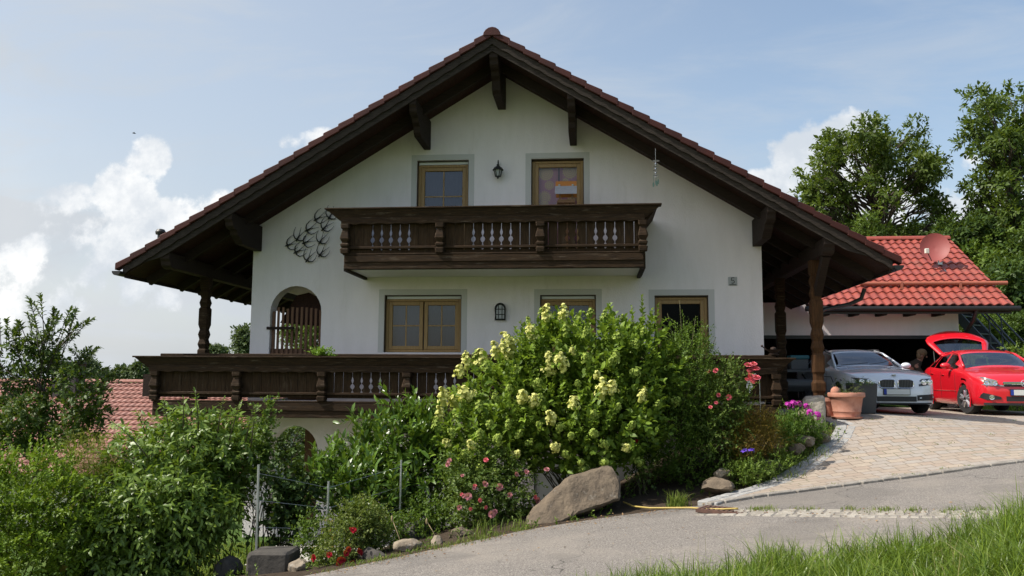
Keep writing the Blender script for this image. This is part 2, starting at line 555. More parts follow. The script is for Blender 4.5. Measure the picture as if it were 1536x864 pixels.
for X in (3.4, 6, 9, 12.5):
    for Y in (17, 19.5, 22, 25, 28): C.append((X, Y, -.70))
C += [(-6.3, 14, -3.25), (-9, 14, -3.5), (-6, 16, -3.15), (-12.5, 14, -3.8), (-3.5, 15.5, -3.1), (-3.5, 14.2, -3.0), (-5, 13.6, -3.1), (-1.2, 15.8, -2.7), (-7, 17, -3.15), (-3, 19, -3.1),
      (1, 16, -1.6), (1.5, 15.2, -1.2), (3, 15.3, -.85), (3.6, 16.2, -.75), (2.6, 14, -1.3), (1.5, 13.2, -1.6), (.2, 13.2, -1.75), (-1.2, 12.8, -1.95), (-2.5, 12.3, -2.25), (-3.2, 10.6, -2.3),
      (-4.5, 10.3, -2.45), (-4.5, 12.2, -2.9), (-7, 11, -3.0), (-8.5, 9.5, -3.0), (-11, 10, -3.4), (-16, 12, -4.0), (-20, 6, -3.9), (-10, 24, -3.6), (-6, 27, -2.6), (0, 28, -1.2), (-20, 30, -5.5), (-14, 20, -4.2), (-30, 35, -6.5), (-30, 15, -5.5),
      (14, 21, -.5), (13, 28, 1.15), (16, 26, .9), (15, 32, 2.0), (20, 36, 3.2), (12, 36, 1.9), (25, 46, 6), (5, 40, .4), (12, 50, 3.5), (30, 30, 4), (20, 20, .8), (24, 10, .3), (-5, 45, -3), (-25, 60, -7.5), (0, 62, -2),
      (3, 5, -1.45), (5, 6.5, -1.05), (7, 8, -.8), (1, 5.8, -1.62), (0, 2, -1.6), (4, 2, -.9), (9, 6, -.4), (12, 8, -.2), (-4, 0, -1.9), (0, -8, -1.0), (8, -6, 0), (-10, -10, -1.6), (0, -20, .2), (-16, -22, -1.0), (16, -20, 1.2), (0, -34, .9), (-24, -34, -.5), (24, -34, 1.8), (0, -55, 1.0), (-40, -50, 0), (40, -45, 2), (-30, -20, -2), (2.8, 6.8, -1.52), (4.8, 7.8, -1.22)]
C = np.array(C)
CC = 0.8
_A = np.sqrt(((C[:, None, :2] - C[None, :, :2]) ** 2).sum(-1) + CC * CC)
_n = len(C)
_M = np.zeros((_n + 1, _n + 1)); _M[:_n, :_n] = _A - 0.02 * np.eye(_n); _M[:_n, _n] = 1; _M[_n, :_n] = 1
_w = np.linalg.solve(_M, np.r_[C[:, 2], 0])


def H(x, y):
    x, y = np.asarray(x, float), np.asarray(y, float)
    sh = x.shape
    xf, yf = x.ravel(), y.ravel()
    r = np.empty(xf.size)
    for i in range(0, xf.size, 20000):
        a, b = xf[i:i + 20000], yf[i:i + 20000]
        r[i:i + 20000] = np.sqrt((a[:, None] - C[:, 0]) ** 2 + (b[:, None] - C[:, 1]) ** 2 + CC * CC) @ _w[:_n] + _w[_n]
    d = np.hypot(xf, yf - 15)
    k = np.clip((d - 40) / 60, 0, 1); k = k * k * (3 - 2 * k)
    far = -9 + 6 * np.sin(xf * .006 + .6) * np.cos(yf * .004) + np.clip((xf + yf * .15) * .10, 0, 26)
    return (r * (1 - k) + far * k).reshape(sh)


def hz(x, y): return float(H(np.array([x]), np.array([y]))[0])


def in_poly(x, y, poly):
    ins = np.zeros(x.shape, bool)
    n = len(poly)
    for i in range(n):
        (x0, y0), (x1, y1) = poly[i], poly[(i + 1) % n]
        c = ((y0 > y) != (y1 > y)) & (x < (x1 - x0) * (y - y0) / (y1 - y0 + 1e-12) + x0)
        ins ^= c
    return ins


BED = [(-6.5, 7.2), (-3.06, 9.3), (-2.14, 9.94), (-0.88, 10.85), (0.05, 11.23), (0.94, 11.5), (1.47, 11.6), (2.5, 12.7), (3.41, 13.7), (4.07, 14.6), (4.36, 15.2), (4.1, 16.2), (3.2, 16.6), (-1.5, 16.6), (-3, 14), (-5.5, 12.6), (-9, 11.5), (-11, 9)]


def ground_mat(name, road=False):
    m = bpy.data.materials.new(name); m.use_nodes = True
    t = NT(m.node_tree)
    out = t.node('ShaderNodeOutputMaterial'); p = t.node('ShaderNodeBsdfPrincipled')
    tc = t.node('ShaderNodeTexCoord'); o = tc.outputs['Object']
    a = t.node('ShaderNodeAttribute', attribute_name='lawn').outputs['Fac']
    soil = t.mix(t.noise(o, 6, 6, .7), (0.030, 0.022, 0.016), (0.085, 0.063, 0.043))
    green = t.mix(t.step(t.noise(o, .35, 5, .6), .35, .65), (0.055, 0.105, 0.018), (0.105, 0.150, 0.030))
    green = t.mix(t.step(t.noise(o, 7, 5, .7), .3, .75), t.mix(.5, green, (.03, .06, .012)), green)
    f = t.step(t.math('ADD', a, t.math('MULTIPLY', t.math('SUBTRACT', t.noise(o, 3, 4, .6), .5), .7)), .35, .65)
    t.put(p.inputs['Base Color'], t.mix(f, soil, green))
    p.inputs['Roughness'].default_value = .95; p.inputs['Specular IOR Level'].default_value = .15
    b = t.node('ShaderNodeBump'); b.inputs['Strength'].default_value = .9; b.inputs['Distance'].default_value = .04
    t.put(b.inputs['Height'], t.noise(o, 14, 6, .7)); t.put(p.inputs['Normal'], b.outputs[0])
    t.put(out.inputs[0], p.outputs[0])
    return m


def build_ground():
    m = ground_mat('ground_earth_and_grass')
    xs = np.unique(np.r_[-3000, -1500, -800, -450, -260, -160, -110, -80, np.arange(-60, -14, 2.0), np.arange(-14, 15, .25), np.arange(15, 61, 2.0), 80, 110, 160, 260, 450, 800, 1500, 3000])
    ys = np.unique(np.r_[-900, -300, -100, -40, np.arange(-20, 4, 2.0), np.arange(4, 24, .25), np.arange(24, 72, 2.0), 85, 110, 150, 200, 260, 340, 450, 620, 900, 1500, 2600, 4500])
    gx, gy = np.meshgrid(xs, ys)
    z = H(gx, gy)
    V = np.c_[gx.ravel(), gy.ravel(), z.ravel()]
    ny, nx = gx.shape
    i = np.arange(ny * nx).reshape(ny, nx)
    q = np.c_[i[:-1, :-1].ravel(), i[:-1, 1:].ravel(), i[1:, 1:].ravel(), i[1:, :-1].ravel()]
    o = np_mesh('ground', V, q, m, smooth=True)
    lawn = 1.0 - in_poly(gx.ravel(), gy.ravel(), BED).astype(np.float32)
    a = o.data.attributes.new('lawn', 'FLOAT', 'POINT'); a.data.foreach_set('value', lawn.astype(np.float32))
    tag(o, kind='structure')


def sheet(name, P, off, m):
    """P (n,m,2) grid of ground points draped on the terrain"""
    z = H(P[..., 0], P[..., 1]) + off
    n, k = P.shape[:2]
    V = np.c_[P[..., 0].ravel(), P[..., 1].ravel(), z.ravel()]
    i = np.arange(n * k).reshape(n, k)
    q = np.c_[i[:-1, :-1].ravel(), i[:-1, 1:].ravel(), i[1:, 1:].ravel(), i[1:, :-1].ravel()]
    o = np_mesh(name, V, q, m, smooth=True)
    return tag(o, kind='structure')


def asphalt_mat():
    m = bpy.data.materials.new('worn_asphalt'); m.use_nodes = True
    t = NT(m.node_tree)
    out = t.node('ShaderNodeOutputMaterial'); p = t.node('ShaderNodeBsdfPrincipled')
    o = t.node('ShaderNodeTexCoord').outputs['Object']
    c = t.mix(t.step(t.noise(o, 60, 4, .8), .36, .66), (0.095, 0.086, 0.077), (0.320, 0.292, 0.262))
    c = t.mix(t.math('MULTIPLY', t.step(t.noise(o, .9, 5, .6), .42, .7), .6), c, (0.27, 0.24, 0.205))
    c = t.mix(t.math('MULTIPLY', t.step(t.noise(o, 38, 4, .75), .45, .75), .55), c, (0.095, 0.088, 0.080))
    st = t.noise(t.mapping(o, (.5, 4, 1), (0, 0, rad(-26))), 1.4, 5, .7)
    c = t.mix(t.math('MULTIPLY', t.step(st, .55, .72), .45), c, (0.105, 0.096, 0.088))
    vo = t.node('ShaderNodeTexVoronoi', feature='DISTANCE_TO_EDGE')
    w = t.node('ShaderNodeVectorMath', operation='ADD'); t.put(w.inputs[0], o)
    nn = t.node('ShaderNodeTexNoise'); nn.inputs['Scale'].default_value = 2.0; t.put(nn.inputs['Vector'], o)
    t.put(w.inputs[1], nn.outputs['Color'])
    t.put(vo.inputs['Vector'], w.outputs[0]); vo.inputs['Scale'].default_value = .42
    crack = t.math('MULTIPLY', t.step(vo.outputs[0], .006, .001), t.step(t.noise(o, .5, 2), .44, .55))
    pa = t.noise(o, .55, 3, .5); c = t.mix(t.math('MULTIPLY', t.step(pa, .54, .57), .28), c, (0.10, 0.094, 0.088))
    c = t.mix(t.math('MULTIPLY', crack, .8), c, (0.03, 0.028, 0.026))
    t.put(p.inputs['Base Color'], c)
    p.inputs['Roughness'].default_value = .88; p.inputs['Specular IOR Level'].default_value = .25
    b = t.node('ShaderNodeBump'); b.inputs['Strength'].default_value = .6; b.inputs['Distance'].default_value = .008
    t.put(b.inputs['Height'], t.noise(o, 95, 3, .7)); t.put(p.inputs['Normal'], b.outputs[0])
    t.put(out.inputs[0], p.outputs[0])
    return m


def paver_mat():
    m = bpy.data.materials.new('mixed_pavers'); m.use_nodes = True
    t = NT(m.node_tree)
    out = t.node('ShaderNodeOutputMaterial'); p = t.node('ShaderNodeBsdfPrincipled')
    o = t.node('ShaderNodeTexCoord').outputs['Object']
    wob = t.node('ShaderNodeVectorMath', operation='MULTIPLY_ADD')
    nn = t.node('ShaderNodeTexNoise'); nn.inputs['Scale'].default_value = 5; nn.inputs['Detail'].default_value = 3
    t.put(nn.inputs['Vector'], o); t.put(wob.inputs[0], nn.outputs['Color']); wob.inputs[1].default_value = (.035, .035, 0); t.put(wob.inputs[2], o)
    v = t.mapping(wob.outputs[0], rot=(0, 0, rad(-9)))

    def brick(c1, c2, mo):
        b = t.node('ShaderNodeTexBrick', offset=0.37, squash=0.72, squash_frequency=3)
        t.put(b.inputs['Vector'], v)
        for k, c in (('Color1', c1), ('Color2', c2), ('Mortar', mo)): b.inputs[k].default_value = (*c, 1)
        b.inputs['Scale'].default_value = 1.0; b.inputs['Mortar Size'].default_value = .005; b.inputs['Mortar Smooth'].default_value = .3
        b.inputs['Brick Width'].default_value = .27; b.inputs['Row Height'].default_value = .150; b.inputs['Bias'].default_value = 0
        return b
    b1 = brick((0, 0, 0), (1, 1, 1), (.5, .5, .5))
    r = t.node('ShaderNodeValToRGB')
    e = r.color_ramp.elements
    e[0].position, e[0].color = 0, (.335, .27, .215, 1)
    e[1].position, e[1].color = 1, (.41, .375, .315, 1)
    for pos, c in ((.2, (.345, .305, .265, 1)), (.4, (.38, .32, .255, 1)), (.6, (.335, .305, .27, 1)), (.8, (.34, .285, .23, 1))):
        x = e.new(pos); x.color = c
    r.color_ramp.interpolation = 'CONSTANT'
    t.put(r.inputs[0], b1.outputs[0])
    c = t.mix(t.math('MULTIPLY', t.step(t.noise(o, 12, 5, .7), .3, .7), .5), r.outputs[0], (.27, .22, .18))
    c = t.mix(t.math('MULTIPLY', t.step(t.noise(o, .7, 4, .6), .45, .7), .3), c, (.24, .20, .165))
    jt = t.mix(t.step(t.noise(o, .9, 4, .6), .52, .62), (.150, .120, .090), (.095, .110, .045))
    c = t.mix(b1.outputs[1], c, jt)
    t.put(p.inputs['Base Color'], c)
    p.inputs['Roughness'].default_value = .9; p.inputs['Specular IOR Level'].default_value = .2
    b = t.node('ShaderNodeBump'); b.inputs['Strength'].default_value = .7; b.inputs['Distance'].default_value = .012
    hgt = t.math('ADD', t.math('MULTIPLY', b1.outputs[1], -1.0), t.math('MULTIPLY', t.noise(o, 40, 4, .6), .35))
    t.put(b.inputs['Height'], hgt); t.put(p.inputs['Normal'], b.outputs[0])
    t.put(out.inputs[0], p.outputs[0])
    return m


build_ground()
ASPH = asphalt_mat()
tt = np.linspace(0, 1, 240)
A, B = lerp_curve(FAR_EDGE, tt), lerp_curve(NEAR_EDGE, tt)
kk = np.linspace(0, 1, 36)[None, :, None]
sheet('road', A[:, None, :] * (1 - kk) + B[:, None, :] * kk, .02, ASPH)
u = np.linspace(0, 1, 70); vv = np.linspace(0, 1, 80)
K = lerp_curve(DRIVE_K, u); L = lerp_curve(DRIVE_L, vv)
T = np.c_[3.3 + (12.5 - 3.3) * u, np.full_like(u, 22.3)]
v3 = vv[None, :, None]
P = K[:, None, :] * (1 - v3) + T[:, None, :] * v3
P = P + ((1 - u)[:, None, None] ** 3) * (L[None] - (K[0] * (1 - v3) + T[0] * v3))
sheet('driveway', P, .05, paver_mat())


def row_of_stones(name, path, w, length, off, h, mat_, jit=.15, side=0.0):
    """kerb stones along a path as one strip of separate blocks"""
    t_ = np.linspace(0, 1, 800); pc = lerp_curve(path, t_)
    d = np.r_[0, np.cumsum(np.hypot(*np.diff(pc, axis=0).T))]
    mb = MB(); s = 0
    while s < d[-1] - length * .6:
        l = length * random.uniform(1 - jit, 1 + jit)
        a, b = [np.array([np.interp(q, d, pc[:, 0]), np.interp(q, d, pc[:, 1])]) for q in (s + .008, min(s + l - .008, d[-1]))]
        n = np.array([-(b - a)[1], (b - a)[0]]); n /= np.linalg.norm(n) + 1e-9
        ww = w * random.uniform(1 - jit * .6, 1 + jit * .6); hh = h * random.uniform(.75, 1.25)
        cs = [a + n * (side - ww / 2), b + n * (side - ww / 2), b + n * (side + ww / 2), a + n * (side + ww / 2)]
        lo = [(c[0], c[1], hz(*c) - .1) for c in cs]; hi = [(c[0] + random.uniform(-.006, .006), c[1] + random.uniform(-.006, .006), hz(*c) + off + hh) for c in cs]
        mb.add(lo + hi, [(0, 3, 2, 1), (4, 5, 6, 7), (0, 1, 5, 4), (1, 2, 6, 5), (2, 3, 7, 6), (3, 0, 4, 7)])
        s += l
    o = obj(name, mb, mat_, bevel=.012)
    return tag(o, kind='structure')


row_of_stones('kerb', DRIVE_L[:6], .17, .26, .05, .012, GRANITE, side=.07)
row_of_stones('kerb', DRIVE_L[:6], .13, .22, .05, .006, GRANITE, side=-.09)
row_of_stones('kerb', DRIVE_K, .12, .34, .05, .010, mat('pale_concrete_kerb', (.31, .285, .25), .9, var=(.20, .18, .155), vscale=9, bump=.7), jit=.35, side=-.05)
GUT = [(1.30, 11.10), (2.44, 10.55), (4.23, 9.72), (6.2, 8.95)]
PALE = mat('pale_cobble', (.37, .34, .29), .9, var=(.20, .18, .15), vscale=7, bump=.6, bscale=30)
for s_ in (-.14, 0.0, .14):
    row_of_stones('gutter', GUT, .12, .17, .02, .007, PALE, jit=.42, side=s_)
tx, ty = np.meshgrid(np.linspace(-6.0, -1.4, 30), np.linspace(14.15, 16.45, 16), indexing='ij')
sheet('terrace', np.stack([tx, ty], -1), .04, mat('terrace_slabs', (.46, .44, .40), .9, var=(.36, .345, .31), vscale=3))

# ------------------------------------------------------------------ the house
RX, WY, FY = -1.90, 16.5, 14.95        # ridge x, facade plane, front edge of the roof
TAN = 0.611
SO = 6.22                               # soffit height at the ridge


def soff(x): return SO - TAN * abs(x - RX)


house = thing('chalet_house', 'white plastered chalet house with dark timber balconies and a wide gable roof', 'house', (RX, WY, -3.2))


def arch_pts(x0, x1, z0, zt, n=14):
    r = (x1 - x0) / 2; c = (x0 + x1) / 2; zc = zt - r
    return [(x0, z0), (x1, z0)] + [(c + r * math.cos(math.pi * i / n), zc + r * math.sin(math.pi * i / n)) for i in range(n + 1)]


def rect(x0, x1, z0, z1): return [(x0, z0), (x1, z0), (x1, z1), (x0, z1)]


FLOOR1, FLOOR2 = -0.45, 2.25
WINS = dict(ul=(-3.63, -2.555, FLOOR2 + .02, 4.47), ur=(-1.275, -0.21, FLOOR2 + .02, 4.46), d=(-4.25, -2.67, 0.53, 1.69), m=(-1.09, 0.02, 0.53, 1.68), r=(1.165, 2.205, FLOOR1 + .02, 1.66),
            b=(-4.2, -2.2, -2.55, -1.45), b2=(-1.2, -.2, -2.4, -1.55))
holes = [rect(*WINS[k]) for k in WINS] + [arch_pts(-6.64, -5.56, FLOOR1, 1.885), arch_pts(-6.55, -5.55, -3.0, -0.95)]
outer = [(-7.05, -3.4), (3.24, -3.4), (3.24, soff(3.24) + .06), (RX, SO + .06), (-7.05, soff(-7.05) + .06)]


def wall_with_holes(outer, holes, y0, y1):
    bm = bmesh.new()
    for y in (y0, y1):
        es = []
        for lp in [outer] + holes:
            vs = [bm.verts.new((p[0], y, p[1])) for p in lp]
            es += [bm.edges.new((vs[i], vs[(i + 1) % len(vs)])) for i in range(len(vs))]
        bmesh.ops.triangle_fill(bm, use_beauty=True, use_dissolve=False, edges=es)
    mb = MB()
    bm.verts.index_update()
    mb.add([tuple(v.co) for v in bm.verts], [tuple(v.index for v in f.verts) for f in bm.faces])
    bm.free()
    for lp in [outer] + holes:
        n = len(lp)
        for i in range(n):
            a, b = lp[i], lp[(i + 1) % n]
            mb.add([(a[0], y0, a[1]), (b[0], y0, b[1]), (b[0], y1, b[1]), (a[0], y1, a[1])], [(0, 1, 2, 3)])
    return mb


def weld(o, d=1e-4):
    bm = bmesh.new(); bm.from_mesh(o.data)
    bmesh.ops.remove_doubles(bm, verts=bm.verts, dist=d)
    bmesh.ops.recalc_face_normals(bm, faces=bm.faces)
    bm.to_mesh(o.data); bm.free()


fw = obj('wall', wall_with_holes(outer, holes, WY, WY + .32), PLASTER, house)
weld(fw)
BACK = 27.0
mb = MB()
mb.box(2.94, 3.235, WY + .325, BACK, -3.4, soff(3.24) + .05)
mb.box(-5.35, -5.05, WY + .325, BACK, -3.4, 3.95)
mb.box(-5.04, 2.93, BACK - .3, BACK, -3.4, 3.9)
obj('wall', mb, PLASTER, house)
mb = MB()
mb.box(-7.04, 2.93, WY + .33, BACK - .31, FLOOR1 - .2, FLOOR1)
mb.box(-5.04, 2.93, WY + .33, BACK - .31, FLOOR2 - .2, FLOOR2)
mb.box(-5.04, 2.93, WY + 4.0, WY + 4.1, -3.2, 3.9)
obj('floor', mb, ROOM_SHADE, house)
# plaster lining over the loggia and dark beam seen through the arch
mb = MB(); mb.prism([(-7.0, 1.95), (-5.36, 2.05), (-5.36, 2.2), (-7.0, 2.2)], 'y', WY + .33, 25)
obj('ceiling', mb, PLASTER, house)
mb = MB(); mb.prism([(-6.28, 1.74), (-6.02, 1.80), (-5.36, 1.45), (-5.36, 1.06), (-6.62, 1.16)], 'y', 17.0, 17.16)
obj('loggia_beam', mb, SOFFIT, house)
mb = MB(); mb.box(-6.35, -6.12, 18.0, 18.2, -3.05, -.68)
obj('post', mb, GATEWOOD, house)
mb = MB(); mb.box(-6.08, -5.95, 18.5, 18.6, FLOOR1, 1.1); mb.box(-5.8, -5.45, 18.52, 18.6, FLOOR1, 1.1)
obj('red_door', mb, mat('red_door_paint', (.23, .016, .014), .5), house)

# --- roof
LEAVE_L, LEAVE_R = RX - 7.2, RX + 7.2
mb = MB()
for sgn in (-1, 1):
    e = RX + sgn * 7.05
    p = [(RX, SO + .02), (e, SO + .02 - TAN * 7.05), (e, SO + .055 - TAN * 7.05), (RX, SO + .055)]
    mb.prism(p, 'y', FY + .05, BACK + .9)
roof = obj('roof', mb, SOFFIT, house)


def tile_field(n_rows, n_cols, course, colw, amp=.028, lip=.03, seg=6):
    """pantile field in local (along slope s, across t, height) coordinates, courses overlapping like real tiles"""
    t = np.arange(n_cols * seg + 1) / seg
    ph = t % 1.0
    prof = amp * (np.where(ph < .62, np.sin(ph / .62 * math.pi), -.45 * np.sin((ph - .62) / .38 * math.pi)))
    V, F = [], []
    k = len(t)
    for r in range(n_rows):
        jj = rng.normal(0, .003, n_cols + 1)[np.minimum(t.astype(int), n_cols)]
        s0, s1 = r * course + jj, (r + 1) * course + jj
        base = len(V) * k
        for s, h in ((s0, prof * 0.9 + .004), (s1, prof + lip), (s1 + .004, prof + lip - .028)):
            V.append(np.c_[s, t * colw, h])
        for j in range(2):
            a = base + j * k + np.arange(k - 1)
            F.append(np.c_[a, a + 1, a + k + 1, a + k])
    V, F = np.concatenate(V), np.concatenate(F)
    cid = (np.arange(len(F)) % (k - 1)) // seg; rid = np.arange(len(F)) // (2 * (k - 1))
    global TTONE
    TTONE = np.clip(np.random.default_rng(3).beta(1.3, 2.2, (n_rows, n_cols + 1)), 0, 1)[rid, cid]
    return V, F


COURSE = .335
nr = 25
for sgn in (-1, 1):
    V, F = tile_field(nr, 42, COURSE, .30)
    c_, s_ = math.cos(math.atan(TAN)), math.sin(math.atan(TAN))
    X = RX + sgn * (V[:, 0] * c_ + V[:, 2] * s_); Z = SO + .22 - V[:, 0] * s_ + V[:, 2] * c_
    np_mesh('roof_tiles', np.c_[X, FY + .1 + V[:, 1], Z], F if sgn < 0 else F[:, ::-1], TILE_DARK if sgn < 0 else TILE_DARK, roof)
    mb = MB()
    for r in range(nr):
        d0, d1 = r * COURSE * c_ + .02, (r + 1) * COURSE * c_ + .055
        lift = .046
        q = []
        for d, hh in ((d0, 0), (d1, lift)):
            q.append((RX + sgn * d, SO + .19 - TAN * d + hh))
        (xa, za), (xb, zb) = q
        th = .108
        jx = random.uniform(-.004, .004)
        mb.prism([(xa, za - .01), (xb, zb - .01 - .02), (xb, zb + th), (xa, za + th)], 'y', FY - .045 + jx, FY + .12)
    obj('verge_tiles', mb, TILE_DARK, roof, bevel=.012)
    # scalloped barge boards
    def barge(y, top, low, amp_, dmax):
        n = 150
        up = [(RX + sgn * d, SO + top - TAN * d) for d in (0.0, dmax)]
        dn = []
        for i in range(n + 1):
            d = dmax * (1 - i / n)
            w = abs(math.sin(d / .30 * math.pi)) * amp_
            dn.append((RX + sgn * d, SO + low - TAN * d - w + max(0, d - 6.3) * .30 * (low < 0)))
        m_ = MB()
        vs = []
        k_ = n + 1
        ups = [(RX + sgn * dmax * (1 - i / n), SO + top - TAN * dmax * (1 - i / n)) for i in range(k_)]
        for yy in (y, y + .035):
            vs += [(p[0], yy, p[1]) for p in ups] + [(p[0], yy, p[1]) for p in dn]
        fs = []
        for i in range(n):
            fs += [(i, i + 1, k_ + i + 1, k_ + i), (2 * k_ + i + 1, 2 * k_ + i, 3 * k_ + i, 3 * k_ + i + 1),
                   (k_ + i, k_ + i + 1, 3 * k_ + i + 1, 3 * k_ + i), (i + 1, i, 2 * k_ + i, 2 * k_ + i + 1)]
        m_.add(vs, fs)
        return m_
    obj('barge_board', barge(FY + .0, .185, .055, .022, 7.06), BARGE, roof)
    obj('barge_board', barge(FY + .04, .15, -.075, .0, 7.03), BARGE, roof)
    # rafters under the overhang and along the eaves
    for y in [FY + .75] + [WY + .45 + .82 * i for i in range(13)]:
        d0 = .10 if y < WY else (4.85 if sgn > 0 else 3.5)
        a = (RX + sgn * d0, y, SO - .075 - TAN * d0); b = (RX + sgn * 6.95, y, SO - .075 - TAN * 6.95)
        mb = MB(); mb.beam(a, b, .10, .17); obj('rafter', mb, EAVEWOOD, roof)
    m_ = MB(); xf = RX + sgn * 7.04; zf = SO - TAN * 7.04
    m_.box(xf - .015, xf + .015, FY + .06, BACK + .8, zf - .03, zf + .10); obj('fascia_board', m_, EAVEWOOD, roof)
    # gutter
    ex, ez = RX + sgn * 7.12, SO + .13 - TAN * 7.12
    prof = [(ex + .085 * math.cos(t), ez + .085 * math.sin(t)) for t in np.linspace(math.pi, 2 * math.pi, 9)]
    prof2 = [(ex + .077 * math.cos(t), ez + .077 * math.sin(t)) for t in np.linspace(2 * math.pi, math.pi, 9)]
    mb = MB(); mb.prism(prof + prof2, 'y', FY - .12, BACK + .9)
    mb.prism(prof, 'y', FY - .125, FY - .115)
    obj('gutter', mb, BLACKM, roof)
# ridge
mb = MB()
for i in range(34):
    y = FY - .06 + i * .38
    r0 = .155 if i else .17
    pts0 = [(RX + r0 * math.cos(t), SO + .19 + r0 * math.sin(t)) for t in np.linspace(0, math.pi, 9)]
    mb.prism(pts0, 'y', y, y + .40)
    if i == 0:
        mb.lathe([(.05, 0), (.06, .02), (.0, .05)], 8, (RX, y + .1, SO + .35))
obj('ridge_tiles', mb, TILE_DARK, roof, bevel=.01)


def purlin(x, w, depth, step2=True, y0=FY + .07, y1=None, lower=.28):
    top = soff(x) - .005 if abs(x - RX) > .2 else SO - .06
    y1 = y1 or WY - .002
    p = [(y0, top), (y0, top - .12), (y0 + .05, top - .17), (y0 + .07, top - .24)]
    p += [(y0 + .12, top - lower), (y0 + .26, top - lower - .02)]
    if step2:
        p += [(y0 + .30, top - lower - .10), (y0 + .42, top - lower - .15), (y0 + .46, top - depth + .06), (y0 + .55, top - depth)]
    else:
        p += [(y0 + .32, top - lower)]
        depth = lower
    p += [(y1, top - depth), (y1, top)]
    m_ = MB(); m_.prism(p, 'x', x - w / 2, x + w / 2)
    obj('purlin', m_, EAVEWOOD, roof, bevel=.008)


purlin(RX + .02, .165, .66)
for x in (-3.42, -.42): purlin(x, .14, .60)
for x in (-6.95, 3.15): purlin(x, .16, .52)
for x in (-8.18, 4.13): purlin(x, .20, .30, False, y1=BACK + .5)
for sgn in (1,):    # knee brace from the posts to the barge
    x = -8.18 if sgn < 0 else 4.13
    mb = MB(); mb.beam((x, 16.75 if sgn < 0 else 16.0, soff(x) - .95), (x, 15.3, soff(x) - .28), .13, .15)
    obj('brace', mb, EAVEWOOD, roof)
# vent cap near the left eave
mb = MB(); vc = at(241, 348, 15.4); mb.lathe([(.055, -.35), (.055, 0), (.09, .0), (.10, .05), (.07, .10), (0, .115)], 14, (vc.x, 15.4, vc.z - .05))
obj('vent_cap', mb, BLACKM, roof, smooth=True)
# rain pipe to the right post
mb = MB(); mb.tube([(5.28, 16.9, 1.82), (5.22, 16.95, 1.62), (5.0, 17.0, 1.52), (4.4, 16.6, 1.38), (4.22, 16.3, 1.25), (4.16, 16.22, 1.05), (4.16, 16.2, -.7)], .04, 10)
obj('downpipe', mb, BLACKM, house, smooth=True)

# --- posts
PROF = [(0, 1), (.13, 1), (.14, .82), (.17, .82), (.185, 1.0), (.23, 1.05), (.25, .8), (.285, .8), (.30, .98), (.40, .98), (.415, .75), (.45, 1.0), (.49, .75), (.53, 1.0), (.57, .75), (.61, 1.02), (.74, 1.02), (.755, .78),
        (.79, 1.0), (.83, .75), (.87, 1.0), (.9, .78), (.92, 1), (1, 1)]
for x, y, z0, z1, h in ((-8.18, 16.8, FLOOR1, soff(-8.18) - .28, .102), (4.11, 16.0, -.72, soff(4.13) - .28, .106), (4.06, 18.8, -.72, soff(4.13) - .28, .105), (4.06, 22.0, -.72, soff(4.13) - .28, .105)):
    mb = MB(); mb.carved(x, y, z0, z1, [(t, w * h) for t, w in PROF])
    obj('carved_post', mb, OCHRE if x > 0 and y < 17 else RAILWOOD, house, bevel=.004)


# --- balconies
def board_edge(orn, zb, zt, gap):
    """half-gap between two boards as a list (z, half width)"""
    if not orn: return [(zb, gap), (zt, gap)]
    h = zt - zb
    pts = [(0, .004), (.06, .004), (.12, .022), (.19, .033), (.25, .022), (.29, .010), (.33, .010), (.38, .040), (.44, .054), (.50, .040), (.545, .010), (.57, .010), (.62, .026), (.68, .032), (.74, .020), (.80, .008), (.84, .007), (1, .007)]
    return [(zb + h * t, w * .86) for t, w in pts]


def railing(parent, x0, x1, y, zb, zt, n, orn, thin):
    mb = MB()
    w = (x1 - x0) / n
    for i in range(n):
        a, b = x0 + i * w, x0 + (i + 1) * w
        l = board_edge(i in orn, zb, zt, .0065 if i in thin else .0025)
        r = board_edge(i + 1 in orn, zb, zt, .0065 if i + 1 in thin else .0025)
        poly = [(a + q, z) for z, q in l][::-1] + [(b - q, z) for z, q in r]
        dy = random.uniform(-.004, .004)
        # one strip per height so that the waisted outline stays clean
        zs = sorted(set([z for z, _ in l] + [z for z, _ in r]))
        la = [np.interp(z, [p[0] for p in l], [p[1] for p in l]) for z in zs]
        ra = [np.interp(z, [p[0] for p in r], [p[1] for p in r]) for z in zs]
        k = len(zs)
        vs = []
        for yy in (y + dy, y + dy + .028):
            vs += [(a + q, yy, z) for q, z in zip(la, zs)] + [(b - q, yy, z) for q, z in zip(ra, zs)]
        fs = []
        for j in range(k - 1):
            fs += [(j, j + 1, k + j + 1, k + j), (2 * k + j, 3 * k + j, 3 * k + j + 1, 2 * k + j + 1), (j, 2 * k + j, 2 * k + j + 1, j + 1), (k + j, k + j + 1, 3 * k + j + 1, 3 * k + j)]
        fs += [(0, k, 3 * k, 2 * k), (k - 1, 3 * k - 1, 4 * k - 1, 2 * k - 1)]
        mb.add(vs, fs)
    return obj('baluster_boards', mb, BOARDS, parent)


